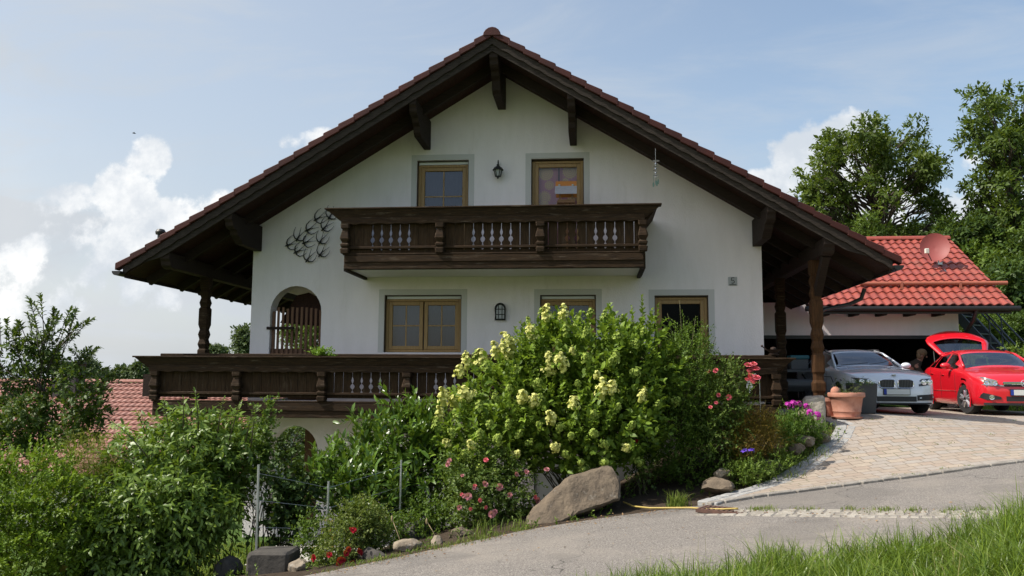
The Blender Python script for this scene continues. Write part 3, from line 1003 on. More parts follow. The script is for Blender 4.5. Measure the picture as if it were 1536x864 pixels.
def trough(parent, x0, x1, ztop, h, out=.14, y=15.14, inset=.33):
    """flared flower box that crowns the railing, with a scalloped lower board"""
    mb = MB()
    a = [(x0, y - out, ztop), (x1, y - out, ztop), (x1, y + .02, ztop), (x0, y + .02, ztop),
         (x0 + inset, y - .045, ztop - h), (x1 - inset, y - .045, ztop - h), (x1 - inset, y + .02, ztop - h), (x0 + inset, y + .02, ztop - h)]
    mb.add(a, [(0, 1, 5, 4), (1, 2, 6, 5), (2, 3, 7, 6), (3, 0, 4, 7), (0, 3, 2, 1), (4, 5, 6, 7)])
    mb.box(x0 - .03, x1 + .03, y - out - .03, y + .05, ztop, ztop + .03)
    n = int((x1 - x0) / .10)
    m2 = MB()
    w = x1 - x0 - 2 * inset + .10
    for i in range(n):
        pass
    o = obj('flower_trough', mb, RAILWOOD, parent, bevel=.006)
    k = int(w / .04)
    xs = [x0 + inset - .05 + w * i / k for i in range(k + 1)]
    zt = ztop - h * .55
    vs, fs = [], []
    for i, xx in enumerate(xs):
        lo = ztop - h - .015 + .022 * abs(math.sin(xx / .32 * math.pi))
        for yy in (y - .105, y - .075):
            vs += [(xx, yy, zt), (xx, yy, lo)]
    for i in range(k):
        q = i * 4; p = q + 4
        fs += [(q, p, p + 1, q + 1), (q + 2, q + 3, p + 3, p + 2), (q + 1, p + 1, p + 3, q + 3), (q, q + 2, p + 2, p)]
    m2.add(vs, fs)
    obj('scalloped_board', m2, RAILWOOD, o if False else parent)
    return o


def balcony(x0, x1, zc, n, orn, thin, posts, tr, slabcol, zrow):
    zt, zb, zrail, zbeam0, zbeam1 = zrow
    mb = MB(); mb.box(x0 + .02, x1 - .02, 15.20, WY - .003, zbeam0 + .02, zbeam0 + .16)
    bal = obj('balcony', mb, slabcol, house)
    railing(bal, x0, x1, 15.145, zb, zt, n, orn, thin)
    trough(bal, tr[0], tr[1], tr[2], tr[3])
    m = MB(); m.box(x0 + .02, x1 - .02, 15.085, 15.142, zrail - .025, zrail + .025); obj('mid_rail', m, RAILWOOD, bal, bevel=.008)
    # row of small scallops under the rail
    m = MB(); m.box(x0, x1, 15.15, 15.175, zb - .005, zb + .05)
    m.box(x0 - .02, x1 + .02, 15.06, 15.15, zbeam1 - .012, zbeam1 + .018)
    obj('sill_rail', m, RAILWOOD, bal, bevel=.006)
    m = MB(); m.box(x0, x1, 15.08, 15.195, zbeam0, zbeam1 - .014)
    m.box(x0 + .01, x1 - .01, 15.062, 15.082, zbeam0 + .13, zbeam1 - .016)
    obj('fascia_beam', m, RAILWOOD, bal, bevel=.012)
    m = MB(); m.box(x0 - .03, x1 + .03, 15.33, 15.47, tr[2] + .035, tr[2] + .085); m.box(x0 + .05, x1 - .05, 15.36, 15.43, tr[2] - .06, tr[2] + .035)
    obj('handrail', m, RAILWOOD, bal, bevel=.01)
    for px_ in posts:
        m = MB()
        m.carved(px_, 15.095, zbeam1 + .02, tr[2] - tr[3], [(0, .075), (.14, .085), (.17, .065), (.21, .065), (.24, .08), (.30, .086), (.35, .06), (.38, .06), (.5, .092), (.6, .082), (.78, .056), (.82, .056), (.86, .08), (1, .085)])
        obj('baluster_post', m, RAILWOOD, bal)
    # side panels back to the wall
    for xx in (x0, x1):
        m = MB()
        ny = 7
        for i in range(ny):
            ya = 15.18 + i * (WY - 15.2) / ny
            m.box(xx - .014, xx + .014, ya, ya + (WY - 15.2) / ny - .006, zb, zt)
        m.box(xx - .03, xx + .03, 15.2, WY - .004, zbeam0, zbeam1)
        m.box(xx - .04, xx + .04, 15.2, WY - .004, zrail - .025, zrail + .025)
        obj('side_railing', m, BOARDS, bal)
    for xx, ss in ((x0, -1), (x1, 1)):
        y0_, y1_ = 15.18, WY - .01
        m = MB()
        zt_, h_ = tr[2], tr[3]
        m.add([(xx, y0_, zt_), (xx + ss * .26, y0_, zt_), (xx + ss * .05, y0_, zt_ - h_), (xx, y0_, zt_ - h_), (xx, y1_, zt_), (xx + ss * .26, y1_, zt_), (xx + ss * .05, y1_, zt_ - h_), (xx, y1_, zt_ - h_)],
              [(0, 1, 2, 3), (7, 6, 5, 4), (0, 4, 5, 1), (1, 5, 6, 2), (2, 6, 7, 3), (3, 7, 4, 0)])
        obj('flower_trough', m, RAILWOOD, bal, bevel=.006)
    return bal


# upper balcony: gaps at measured places
ux0, ux1, un = -4.68, 0.89, 32
uw = (ux1 - ux0) / un


def gi(px_list, x0, w): return {int(round((at(p, 350, 15.14).x - x0) / w)) for p in px_list}


balcony(ux0, ux1, 2.3, un, gi([563, 577, 592, 606, 620, 708, 723, 737, 752, 767, 857, 872, 887, 902, 917], ux0, uw), gi([649, 694, 782, 796, 826, 842, 932, 947], ux0, uw),
        [-4.66, at(661, 350, 15.14).x, at(811, 350, 15.14).x, .87], (-5.02, 1.18, 3.155, .27), WHITE, (2.90, 2.345, 2.44, 2.03, 2.31))
lx0, lx1, ln = -8.30, 3.18, 66
lw = (lx1 - lx0) / ln
bal2 = balcony(lx0, lx1, -.5, ln, gi([530, 545, 560, 574, 662, 677, 691, 706, 850, 865, 880], lx0, lw), gi([502, 516, 589, 603, 632, 647], lx0, lw),
               [-8.27] + [at(p, 560, 15.14).x for p in (358, 485, 612, 740, 868, 1000, 1100)] + [3.15], (-8.66, 3.45, .375, .26), RAILWOOD, (.12, -.36, -.285, -.73, -.435))
mb = MB(); mb.box(-8.28, -7.06, WY, 22, -.71, -.57); obj('balcony_floor', mb, RAILWOOD, house)
mb = MB(); mb.box(-8.30, -8.26, WY, 22, -.42, .12); mb.box(-8.36, -8.16, WY, 22, .12, .20); obj('side_railing', mb, BOARDS, house)
mb = MB(); mb.box(-8.62, -8.38, 15.28, 16.6, -.36, .06); mb.box(-8.5, -8.42, 15.3, 15.38, .05, .2); mb.box(-8.5, -8.42, 16.3, 16.38, .05, .2)
obj('hanging_planter', mb, EAVEWOOD, house)
# diagonal end boards under the upper balcony floor
for xx in (ux0 + .03, ux1 - .03):
    mb = MB(); mb.beam((xx, 15.1, 2.045), (xx, WY - .01, 2.045), .07, .09); obj('end_beam', mb, EAVEWOOD, house)


# --- windows
def window(key, sashes=1, shutter=True, curtain=None, hz_=0.36, vm=True, pane_inset=.0, trim_b=True, glass=None, frame_mat=None):
    x0, x1, z0, z1 = WINS[key]
    fm = frame_mat or HONEY
    t = MB(); w = .115
    for a in ((x0 - w, x0 - .001, z0, z1 + w), (x1 + .001, x1 + w, z0, z1 + w), (x0, x1, z1 + .001, z1 + w)):
        t.box(a[0], a[1], WY - .004, WY - .001, a[2], a[3])
    yf = WY + .10
    m = MB()
    zt = z1 - (.075 if shutter else .03)
    f = .07
    m.box(x0 + .012, x0 + f, yf, yf + .06, z0 + .01, zt); m.box(x1 - f, x1 - .012, yf, yf + .06, z0 + .01, zt)
    m.box(x0 + f, x1 - f, yf, yf + .06, zt - .05, zt); m.box(x0 + f, x1 - f, yf, yf + .06, z0 + .01, z0 + .055)
    win = obj('window', m, fm, house, bevel=.006)
    e = MB(); e.box(x0 + .001, x0 + .012, WY + .02, yf + .05, z0, z1); e.box(x1 - .012, x1 - .001, WY + .02, yf + .05, z0, z1); e.box(x0 + .012, x1 - .012, WY + .03, yf + .05, z1 - .018, z1 - .002)
    obj('guide_rail', e, HONEYD, win)
    obj('surround', t, GREYTRIM, win)
    if shutter:
        s_ = MB(); s_.box(x0 + .03, x1 - .03, yf - .01, yf + .05, zt + .002, z1 - .022); obj('shutter_box', s_, SHUTTER, win)
    xs = [x0 + f + (x1 - x0 - 2 * f) * i / sashes for i in range(sashes + 1)]
    for i in range(sashes):
        a, b = xs[i] + (.012 if i else .0), xs[i + 1] - (.012 if i < sashes - 1 else .0)
        zb_, zt_ = z0 + .058, zt - .053
        q = .075
        g = MB()
        g.box(a, a + q, yf + .012, yf + .065, zb_, zt_); g.box(b - q, b, yf + .012, yf + .065, zb_, zt_)
        g.box(a + q, b - q, yf + .012, yf + .065, zt_ - q, zt_); g.box(a + q, b - q, yf + .012, yf + .065, zb_, zb_ + q)
        sh = obj('sash', g, fm, win, bevel=.006)
        p = MB(); p.add([(a + q, yf + .045, zb_ + q), (b - q, yf + .045, zb_ + q), (b - q, yf + .045, zt_ - q), (a + q, yf + .045, zt_ - q)], [(0, 1, 2, 3)])
        obj('pane', p, glass or GLASS, win)
        if vm:
            mm = MB(); c = (a + b) / 2; zc = zb_ + q + (zt_ - zb_ - 2 * q) * hz_
            mm.box(c - .013, c + .013, yf + .036, yf + .043, zb_ + q, zt_ - q); mm.box(a + q, b - q, yf + .034, yf + .0355, zc - .013, zc + .013)
            obj('glazing_bars', mm, fm, win)
    if curtain:
        c = MB(); n = 60
        c.grid([[(x0 + (x1 - x0) * i / n, yf + .14 + .004 * math.sin(i * 1.3), z) for z in (z0, z1)] for i in range(n + 1)])
        obj('curtain', c, curtain, win, smooth='all')
    return win


def flower_curtain_mat():
    m = bpy.data.materials.new('violet_flower_curtain'); m.use_nodes = True
    t = NT(m.node_tree)
    out = t.node('ShaderNodeOutputMaterial'); p = t.node('ShaderNodeBsdfPrincipled')
    o = t.node('ShaderNodeTexCoord').outputs['Object']
    sep = t.node('ShaderNodeSeparateXYZ'); t.put(sep.inputs[0], o)
    r = None
    for px, py, rr in ((819, 260, 12), (855, 257, 12), (824, 278, 7.5), (817, 296, 10), (848, 272, 6), (860, 292, 11), (815, 312, 11), (840, 310, 8)):
        c = at(px, py, WY + .24)
        dx = t.math('SUBTRACT', sep.outputs[0], c.x - RX); dz = t.math('SUBTRACT', sep.outputs[2], c.z + 3.2)
        d = t.math('SQRT', t.math('ADD', t.math('MULTIPLY', dx, dx), t.math('MULTIPLY', dz, dz)))
        ang = t.math('ARCTAN2', dz, dx)
        edge = t.math('ADD', rr / 76.0, t.math('MULTIPLY', t.math('SINE', t.math('MULTIPLY', ang, 17)), .012))
        f = t.math('MULTIPLY', t.step(t.math('SUBTRACT', edge, d), 0, .012), t.math('ADD', .55, t.math('MULTIPLY', t.math('SINE', t.math('MULTIPLY', d, 160)), .3)))
        r = f if r is None else t.math('MAXIMUM', r, f)
    t.put(p.inputs['Base Color'], t.mix(r, (.46, .22, .25), (.60, .50, .20)))
    p.inputs['Roughness'].default_value = .9
    t.put(out.inputs[0], p.outputs[0])
    return m


window('ul', 1, True, CURTAIN, .715)
w_ur = window('ur', 1, False, flower_curtain_mat(), vm=False, glass=glass_mat('clear_glass', (.95, .95, .97), .0))
window('d', 2, True, CURTAIN2, .5)
window('m', 1, True, CURTAIN2, .5)
window('r', 1, False, None, vm=False, glass=glass_mat('dark_glass', (.5, .5, .55), -.035))
mb = MB(); mb.box(at(838, 258, WY).x - .012, at(838, 258, WY).x + .012, WY + .135, WY + .15, 3.9, 4.3)
obj('handle', mb, STAIRM, w_ur)
for k in ('b', 'b2'):
    x0, x1, z0, z1 = WINS[k]
    m = MB()
    for i in range(22):
        za = z0 + (z1 - z0) * i / 22
        m.prism([(WY + .06, za), (WY + .075, za + (z1 - z0) / 22 - .004), (WY + .09, za + (z1 - z0) / 22 - .004), (WY + .09, za)], 'x', x0 + .02, x1 - .02)
    obj('roller_shutter', m, SHUTTER, house)

# --- picket gate in the upper arch
mb = MB()
for i in range(11):
    xx = -6.61 + i * .099
    zt = 1.40 + (.04 if 0 < i < 10 else -.02) + random.uniform(-.02, .02)
    mb.box(xx, xx + .052, WY + .05, WY + .075, FLOOR1 + .35, zt)
gate = obj('picket_gate', mb, GATEWOOD, house, bevel=.004)
mb = MB(); mb.box(-6.66, -5.58, WY + .08, WY + .11, .48, .60); obj('rail', mb, GATEWOOD, gate)
mb = MB(); mb.box(-6.70, -6.13, WY - .02, WY + .045, .99, 1.045); obj('rail', mb, EAVEWOOD, gate)
mb = MB(); mb.box(-6.50, -5.40, 17.3, 17.36, FLOOR1, .1); obj('parapet', mb, GATEWOOD, house)

# ------------------------------------------------------------------ things on the facade
c = at(748, 259, WY); cx_, cz_ = c.x, c.z
t = thing('wall_lantern', 'black wrought iron lantern hanging between the two upper windows', 'lantern', (cx_, WY - .13, cz_), local=True)
m = MB(); m.lathe([(.045, -.105), (.078, .02), (.075, .03), (.04, -.09)], 6); obj('glass', m, LAMPGLASS, t)
m = MB()
for j in range(6):
    a = math.pi * 2 * j / 6
    m.tube([(.05 * math.cos(a), .05 * math.sin(a), -.115), (.083 * math.cos(a), .083 * math.sin(a), .025)], .009, 5)
m.lathe([(.055, -.12), (.055, -.105), (.03, -.105)], 6); m.lathe([(0, -.165), (.018, -.15), (.012, -.135), (.05, -.12)], 8)
m.lathe([(.115, .02), (.085, .065), (.04, .095), (.022, .12), (.03, .135), (0, .155)], 10)
obj('cage', m, IRON, t)
m = MB(); m.tube([(0, 0, .145), (0, 0, .21), (0, .03, .23), (0, .08, .2), (0, .125, .1)], .010, 7); m.ball((0, .118, .06), (.04, .012, .075)); obj('bracket', m, IRON, t, smooth=True)

c = at(751, 468, WY)
t = thing('wall_lamp', 'arched dark outdoor lamp with glass bars beside the double window', 'lamp', (c.x, WY, c.z), local=True)
ap = arch_pts(-.10, .10, -.165, .165, 10)
m = MB(); m.prism(ap, 'y', -.03, -.002); obj('back_plate', m, BLACKM, t)
m = MB(); m.prism([(x * .78, z * .84) for x, z in ap], 'y', -.075, -.031); obj('glass', m, LAMPGLASS, t)
m = MB()
out_ = [(x, -.085, z) for x, z in ap]; m.tube(out_, .014, 6, closed=True)
for xx in (-.036, .036): m.tube([(xx, -.088, -.16), (xx, -.088, .145)], .007, 5)
for zz in (-.055, .05): m.tube([(-.095, -.089, zz), (.095, -.089, zz)], .007, 5)
for xx, zz in ((-.095, -.15), (.095, -.15), (-.07, .1), (.07, .1)): m.tube([(xx, -.085, zz), (xx, -.02, zz)], .008, 5)
obj('cage', m, IRON, t, smooth=True)

c = at(1099, 422, WY)
t = thing('house_number', 'small grey house number plate reading 5 near the right wall corner', 'number plate', (c.x, WY, c.z), local=True)
m = MB(); m.box(-.085, .085, -.014, -.002, -.085, .085); obj('plate', m, mat('plate_grey', (.36, .36, .35), .7), t, bevel=.004)
m = MB(); m.box(-.065, .065, -.0165, -.0145, -.072, -.06)
num = [(.03, .068), (-.022, .068), (-.027, .012), (.006, .02), (.026, .004), (.028, -.02), (.008, -.04), (-.026, -.036)]
m.tube([(x, -.018, z) for x, z in num], .0075, 6); obj('number', m, BLACKM, t)

# swallows of black metal
birds = [(475, 330, .45), (495, 327, 1.1), (462, 346, .4), (486, 344, .8), (447, 359.5, 1.15), (432.5, 368.5, .25), (457.5, 365, .3), (481, 364, 1.15), (445, 379, .4), (461.7, 391, 1.1), (481, 383, 1.0)]
for k, (px, py, turn) in enumerate(birds):
    sp = at(px, py, WY)
    an = rad(8 + 45 * turn)
    e = (math.cos(an), math.sin(an)); nrm = (-e[1], e[0])
    def Q(a, b): return (a * e[0] + b * nrm[0], -.05, a * e[1] + b * nrm[1])
    m = MB(); _Q = Q; Q = lambda a, b: _Q(a * .76, b * .76)
    m.tube([Q(-.07, 0), Q(-.03, 0), Q(.05, 0), Q(.12, .008)], [.007, .020, .018, .007], 7)
    for s_ in (1, -1):
        m.tube([Q(.0, 0), Q(-.005, s_ * .07), Q(.05, s_ * .15), Q(.16, s_ * .20 if s_ > 0 else -.17), Q(.27, s_ * .21 if s_ > 0 else -.15)], [.017, .014, .010, .006, .003], 6)
        m.tube([Q(.08, 0), Q(.18, s_ * .03), Q(.33, s_ * .075)], [.010, .006, .003], 6)
    m.tube([(0, -.05, 0), (0, -.002, 0)], .006, 6)
    o = obj('swallow_ornament', m, IRON, smooth='all')
    o.location = (sp.x, WY, sp.z)
    tag(o, ['uppermost left swallow of the black metal flock', 'metal swallow half hidden behind the upper balcony end', 'black metal swallow just below the uppermost left one', 'metal swallow just under the one behind the balcony end',
            'black metal swallow high on the left side of the flock', 'leftmost swallow leading the black metal flock', 'black metal swallow in the middle of the flock', 'metal swallow right of the middle one in the flock',
            'metal swallow low on the left, behind the leftmost one', 'lowest swallow of the black metal flock', 'metal swallow at the lower right of the flock'][k], 'wall ornament', 'metal swallows on the wall')

# wind chime under the right barge
c = at(983, 212, 15.6)
t = thing('wind_chime', 'glass and metal wind chime hanging on a wire under the right roof slope', 'wind chime', (c.x, 15.6, c.z), local=True)
zt = soff(c.x) - c.z
m = MB(); m.tube([(0, 0, zt + .1), (0, 0, -.38)], .004, 5); obj('wire', m, STEEL, t)
for k, zz in enumerate((-.38, -.49, -.57, -.66)):
    m = MB(); m.lathe([(.0, .012), (.075 if k == 0 else .055, 0), (.0, -.012)], 12, (0, 0, zz)); obj('disc', m, STEEL, t)
m = MB()
for zz in (-.44, -.53, -.61): m.ball((0, 0, zz), .022)
m.tube([(0, 0, -.38), (0, 0, -.7)], .004, 5); obj('glass_beads', m, CHROME, t)
DROP = mat('green_glass_drop', (.18, .30, .26), .15)
for dx, dz in ((-.045, -.84), (.0, -.80), (.045, -.78), (.02, -.82)):
    m = MB(); m.tube([(dx, dx * .3, -.66), (dx, dx * .3, dz + .05)], .003, 4); m.ball((dx, dx * .3, dz), (.016, .012, .05), 8, 6); obj('drop', m, DROP, t)

# bird feeder on the upper handrail
c = at(850, 305, 15.95)
t = thing('bird_feeder', 'wooden bird feeder with orange and white painted roof behind the upper handrail', 'bird feeder', (c.x, 15.95, c.z), local=True)
FW = mat('feeder_timber', (.20, .105, .045), .7); OR = mat('orange_glaze', (.45, .17, .035), .5)
m = MB(); m.box(-.03, .03, -.03, .03, 2.2 - c.z, -.001); obj('pole', m, FW, t)
m = MB(); m.box(-.185, .165, -.1, .1, 0, .03); m.box(-.17, .15, -.11, -.09, .03, .055); obj('tray', m, FW, t)
for x in (-.13, .11):
    for y in (-.08, .08):
        m = MB(); m.box(x - .014, x + .014, y - .014, y + .014, .03, .18); obj('leg', m, FW, t)
m = MB(); m.prism([(-.16, .165), (0.0, .44), (.16, .165), (.16, .15), (0, .41), (-.16, .15)], 'x', -.215, .195); rf = obj('feeder_roof', m, OR, t)
m = MB(); m.prism([(-.172, .148), (-.070, .322), (-.074, .327), (-.180, .150)], 'x', -.22, .2); obj('white_band', m, mat('feeder_white', (.34, .34, .37), .7, var=(.25, .25, .28), vscale=9, stretch=(1, 1, 8)), rf)
m = MB()
for x in (-.14, .12): m.ball((x, -.065, .345), (.022, .014, .022), 8, 6)
obj('knob', m, mat('knob_grey', (.4, .42, .4), .4), rf)

# small iron figure on the lower handrail at the right corner
c = at(1160, 520, 15.4)
t = thing('iron_lantern', 'small dark iron lantern dish standing on the lower handrail end', 'lantern', (c.x, 15.4, .462), local=True)
m = MB(); m.lathe([(.09, 0), (.10, .015), (.055, .03), (.09, .06), (.14, .10), (.13, .10), (.08, .06)], 14); obj('dish', m, mat('rusty_iron', (.045, .026, .018), .7), t, smooth=True)
m = MB(); m.tube([(-.12, 0, .09), (-.17, 0, .14), (-.20, 0, .16)], .012, 6); m.ball((-.2, 0, .165), .022); m.lathe([(.05, 0), (.05, .06), (0, .075)], 10, (0, 0, .075)); obj('spout', m, MATS['rusty_iron'], t, smooth=True)

# ------------------------------------------------------------------ garage
GY = 22.3
g_r = at(1437, 470, GY).x
lint0, lint1 = at(1300, 503, GY).z, at(1300, 468, GY).z
garage = thing('garage', 'white double garage with a glossy red tiled roof and open dark doorway', 'garage', (6.3, GY, -.7))
m = MB()
m.box(3.3, g_r, GY, GY + .25, lint0, lint1 + .25)
m.box(g_r - .25, g_r, GY + .26, GY + 5.6, -.7, lint1 + .25); m.box(g_r - .12, g_r, GY, GY + .25, -.7, lint0 - .003)
m.box(3.3, 3.5, GY + .26, GY + 5.6, -.7, lint1 + .2); m.box(3.51, g_r - .26, GY + 5.4, GY + 5.6, -.7, lint1 + .2)
m.prism([(GY + .3, lint1 + .2), (GY + 5.5, lint1 + .2), (GY + 2.9, 3.75)], 'x', g_r - .2, g_r - .01)
obj('wall', m, PLASTER, garage)
m = MB(); m.box(3.51, g_r - .26, GY + .26, GY + 5.39, lint1 + .1, lint1 + .2); obj('ceiling', m, ROOM_SHADE, garage)
m = MB(); m.box(3.52, g_r - .27, GY + 5.3, GY + 5.39, -.6, lint1); m.box(3.51, 3.55, GY + .3, GY + 5.2, -.6, lint1); m.box(g_r - .3, g_r - .26, GY + .3, GY + 5.2, -.6, lint1); obj('shade_lining', m, ROOM_SHADE, garage)  # sheets added inside the walls, garage gloom put into their colour
m = MB(); m.box(3.6, g_r - .15, GY + .02, GY + .1, lint0 - .09, lint0 - .003); obj('door_track', m, BLACKM, garage)
ey, ez = 21.5, at(1400, 462, 21.5).z
ry = 25.0; rz_ = at(1380, 362, ry).z
gx1 = at(1521, 461, 21.5).x; gx0 = 5.35
sl = math.atan2(rz_ - ez, ry - ey); ln_ = math.hypot(rz_ - ez, ry - ey)
rows = int(round(ln_ / .345)); crs = ln_ / rows
cols = int(round((gx1 - gx0) / .208)); cw = (gx1 - gx0) / cols
V, F = tile_field(rows, cols, crs, cw, amp=.034, lip=.032, seg=8)
s_ = V[:, 0]
Yv = ry - s_ * math.cos(sl) - V[:, 2] * math.sin(sl); Zv = rz_ - s_ * math.sin(sl) + V[:, 2] * math.cos(sl) + .06
m = MB(); m.prism([(ey + .02, ez - .03), (ry, rz_), (2 * ry - ey, ez - .03), (2 * ry - ey, ez - .07), (ry, rz_ - .06), (ey + .02, ez - .09)], 'x', gx0, gx1 - .02)
grf = obj('roof', m, SOFFIT, garage)
np_mesh('roof_tiles', np.c_[gx0 + V[:, 1], Yv, Zv], F, TILE_RED, grf, tone=TTONE).data.set_sharp_from_angle(angle=rad(35))
for p in grf.children[0].data.polygons: p.use_smooth = True
m = MB(); m.add([(gx0, ry, rz_ + .03), (gx1, ry, rz_ + .03), (gx1, 2 * ry - ey, ez), (gx0, 2 * ry - ey, ez)], [(0, 1, 2, 3)]); obj('roof_tiles', m, TILE_RED, grf)
m = MB()
for i in range(14):
    x = gx0 + i * (gx1 - gx0) / 14
    r0 = .12
    m.prism([(ry + r0 * math.cos(a), rz_ + .04 + r0 * math.sin(a)) for a in np.linspace(0, math.pi, 8)], 'x', x, x + (gx1 - gx0) / 14 + .015 * (i < 13))
obj('ridge_tiles', m, TILE_RED, grf, bevel=.01)
m = MB(); m.tube([(gx0 - .1, ey - .05, ez - .02), (gx1 + .12, ey - .05, ez - .02)], .065, 10); m.box(gx0, gx1 - .05, ey + .03, ey + .06, ez - .14, ez - .03); obj('gutter', m, BLACKM, garage, smooth=True)
for px in (1238, 1282, 1323, 1366, 1409):
    x = at(px, 468, 21.9).x
    m = MB(); m.prism([(21.62, ez - .06), (21.62, ez - .12), (21.72, ez - .16), (GY - .003, ez - .16), (GY - .003, ez + .2)], 'x', x - .05, x + .05); obj('rafter_end', m, EAVEWOOD, garage)
# snow guard pole
k_ = .24
sy, sz = ey + (ry - ey) * k_, ez + (rz_ - ez) * k_ + .17
m = MB(); m.tube([(at(1290, 433, sy).x, sy, sz), (at(1511, 432, sy).x, sy, sz)], .055, 10); grd = obj('snow_guard', m, mat('tile_red_pole', (.36, .11, .065), .5), grf, smooth=True)
for px in (1352, 1440):
    x = at(px, 432, sy).x
    m = MB(); m.box(x - .03, x + .03, sy - .06, sy + .07, sz - .14, sz + .03); m.box(x - .07, x + .07, sy - .12, sy - .02, sz - .16, sz - .12); obj('bracket', m, MATS['tile_red_pole'], grd)
m = MB(); m.tube([(gx1 - .9, ey - .04, ez - .06), (gx1 - .95, ey + .02, ez - .3), (g_r + .02, GY - .12, ez - .72), (g_r - .12, GY - .1, ez - .95), (g_r - .12, GY - .1, -.7)], .05, 10); obj('downpipe', m, BLACKM, garage, smooth=True)

# satellite dish
dy = 23.5
dk = (dy - ey) / (ry - ey)
base = Vector((at(1409, 416, dy).x, dy, ez + (rz_ - ez) * dk + .1))
dc = at(1402, 373, dy - .1)
t = thing('satellite_dish', 'brick red satellite dish on a short mast on the garage roof', 'satellite dish', tuple(base), local=True)
o_ = dc - base
m = MB(); m.tube([(0, 0, -.02), (0, 0, .38), (o_.x * .5, -.0, o_.z - .1)], .022, 8); m.box(-.06, .06, -.1, .08, -.04, .02); obj('mast', m, STEEL, t)
prof = [(0, .0), (.12, -.012), (.22, -.035), (.30, -.07), (.365, -.11), (.365, -.118), (.3, -.082), (.22, -.047), (.12, -.024), (0, -.012)]
m = MB(); m.lathe([(r, h) for r, h in prof], 36, axis='z')
rot = Vector((-.30, -.92, .25)).normalized().to_track_quat('Z', 'Y').to_matrix()
DISHM = mat('dish_red', (.25, .055, .048), .6)
m.v = [tuple(rot @ Vector((p[0] * 1.0, p[1] * 1.12, -p[2])) + o_) for p in m.v]
obj('dish', m, DISHM, t, smooth=True)
f_ = rot @ Vector((-.22, -.26, .48)) + o_
lo_ = rot @ Vector((-.10, -.40, .12)) + o_
m = MB(); m.tube([tuple(lo_), tuple(f_)], .014, 6); obj('feed_arm', m, STAIRM, t)
m = MB(); m.box(f_.x - .05, f_.x + .05, f_.y - .05, f_.y + .05, f_.z - .07, f_.z + .07); obj('receiver', m, mat('receiver_cream', (.6, .58, .5), .5), t, bevel=.015)

# steel stair at the garage side
sx0 = g_r + .25
t = thing('steel_stair', 'blue grey steel stair with rails rising along the right side of the garage', 'stair', (sx0 + .8, 23, -.6))
tp = Vector((g_r + .08, 23.2, 2.1)); bt = Vector((g_r + 1.25, 22.0, .15))
lows = Vector((g_r + 1.55, 21.7, -.55))
d_ = Vector((.55, .55, 0))
for nm, dd in (('stringer', 0), ('stringer', 1)):
    m = MB(); m.beam(tp + d_ * dd, lows + d_ * dd, .06, .22); obj(nm, m, STAIRM, t)
for i in range(11):
    p = lows.lerp(tp, (i + .5) / 11)
    m = MB(); m.beam(p, p + d_, .25, .03); obj('tread', m, STAIRM, t)
for dd in (0, 1):
    for hh in (.45, .9):
        m = MB(); m.tube([tp + d_ * dd + Vector((0, 0, hh)), lows + d_ * dd + Vector((0, 0, hh))], .022, 7); obj('handrail', m, STAIRM, t)
    for q in (.05, .5, .95):
        p = lows.lerp(tp, q) + d_ * dd
        m = MB(); m.tube([p, p + Vector((0, 0, .9))], .02, 7); obj('baluster', m, STAIRM, t)

# ------------------------------------------------------------------ neighbour's roof on the left
n = thing('tiled_house', 'low neighbouring house below with a faded red tiled roof', 'house', (-24, 33, -5.6))
ny, nz = 35.0, -.24
V, F = tile_field(20, 110, .34, .25, amp=.03, lip=.045, seg=5)
a_ = rad(29)
nm_ = np.c_[-40 + V[:, 1], ny - V[:, 0] * math.cos(a_) - V[:, 2] * math.sin(a_), nz - V[:, 0] * math.sin(a_) + V[:, 2] * math.cos(a_)]
m = MB(); m.prism([(ny, nz - .05), (ny - 5.95, nz - .05 - 5.95 * math.tan(a_)), (ny - 5.95, nz - .15 - 5.95 * math.tan(a_)), (ny, nz - .15), (ny + 5.95, nz - .15 - 5.95 * math.tan(a_)), (ny + 5.95, nz - .05 - 5.95 * math.tan(a_))], 'x', -40, -12.6)
r_ = obj('roof', m, SOFFIT, n)
np_mesh('roof_tiles', nm_, F, TILE_PALE, r_, tone=TTONE)
m = MB(); m.add([(-40, ny, nz), (-12.5, ny, nz), (-12.5, ny + 6, nz - 6 * math.tan(a_)), (-40, ny + 6, nz - 6 * math.tan(a_))], [(0, 1, 2, 3)]); obj('roof_tiles', m, TILE_PALE, r_)
m = MB()
for i in range(70): m.prism([(ny + .13 * math.cos(q), nz + .02 + .13 * math.sin(q)) for q in np.linspace(0, math.pi, 7)], 'x', -40 + i * .39, -40 + i * .39 + .385)
obj('ridge_tiles', m, TILE_PALE, r_)
m = MB(); m.box(-39.4, -13.2, ny - 5.3, ny + 5.3, -8, -3.35); m.prism([(ny - 5.3, -3.35), (ny + 5.3, -3.35), (ny, nz - .25)], 'x', -13.3, -13.2); obj('wall', m, CREAM, n)
c = at(105, 551, 34.2)
m = MB(); m.box(c.x - .55, c.x + .55, 33.8, 34.5, -1, c.z + .15); ch = obj('chimney', m, mat('chimney_dark', (.05, .04, .04), .8), r_)
m = MB(); m.box(c.x - .65, c.x + .65, 33.7, 34.6, c.z + .151, c.z + .25); obj('chimney_cap', m, BLACKM, ch)

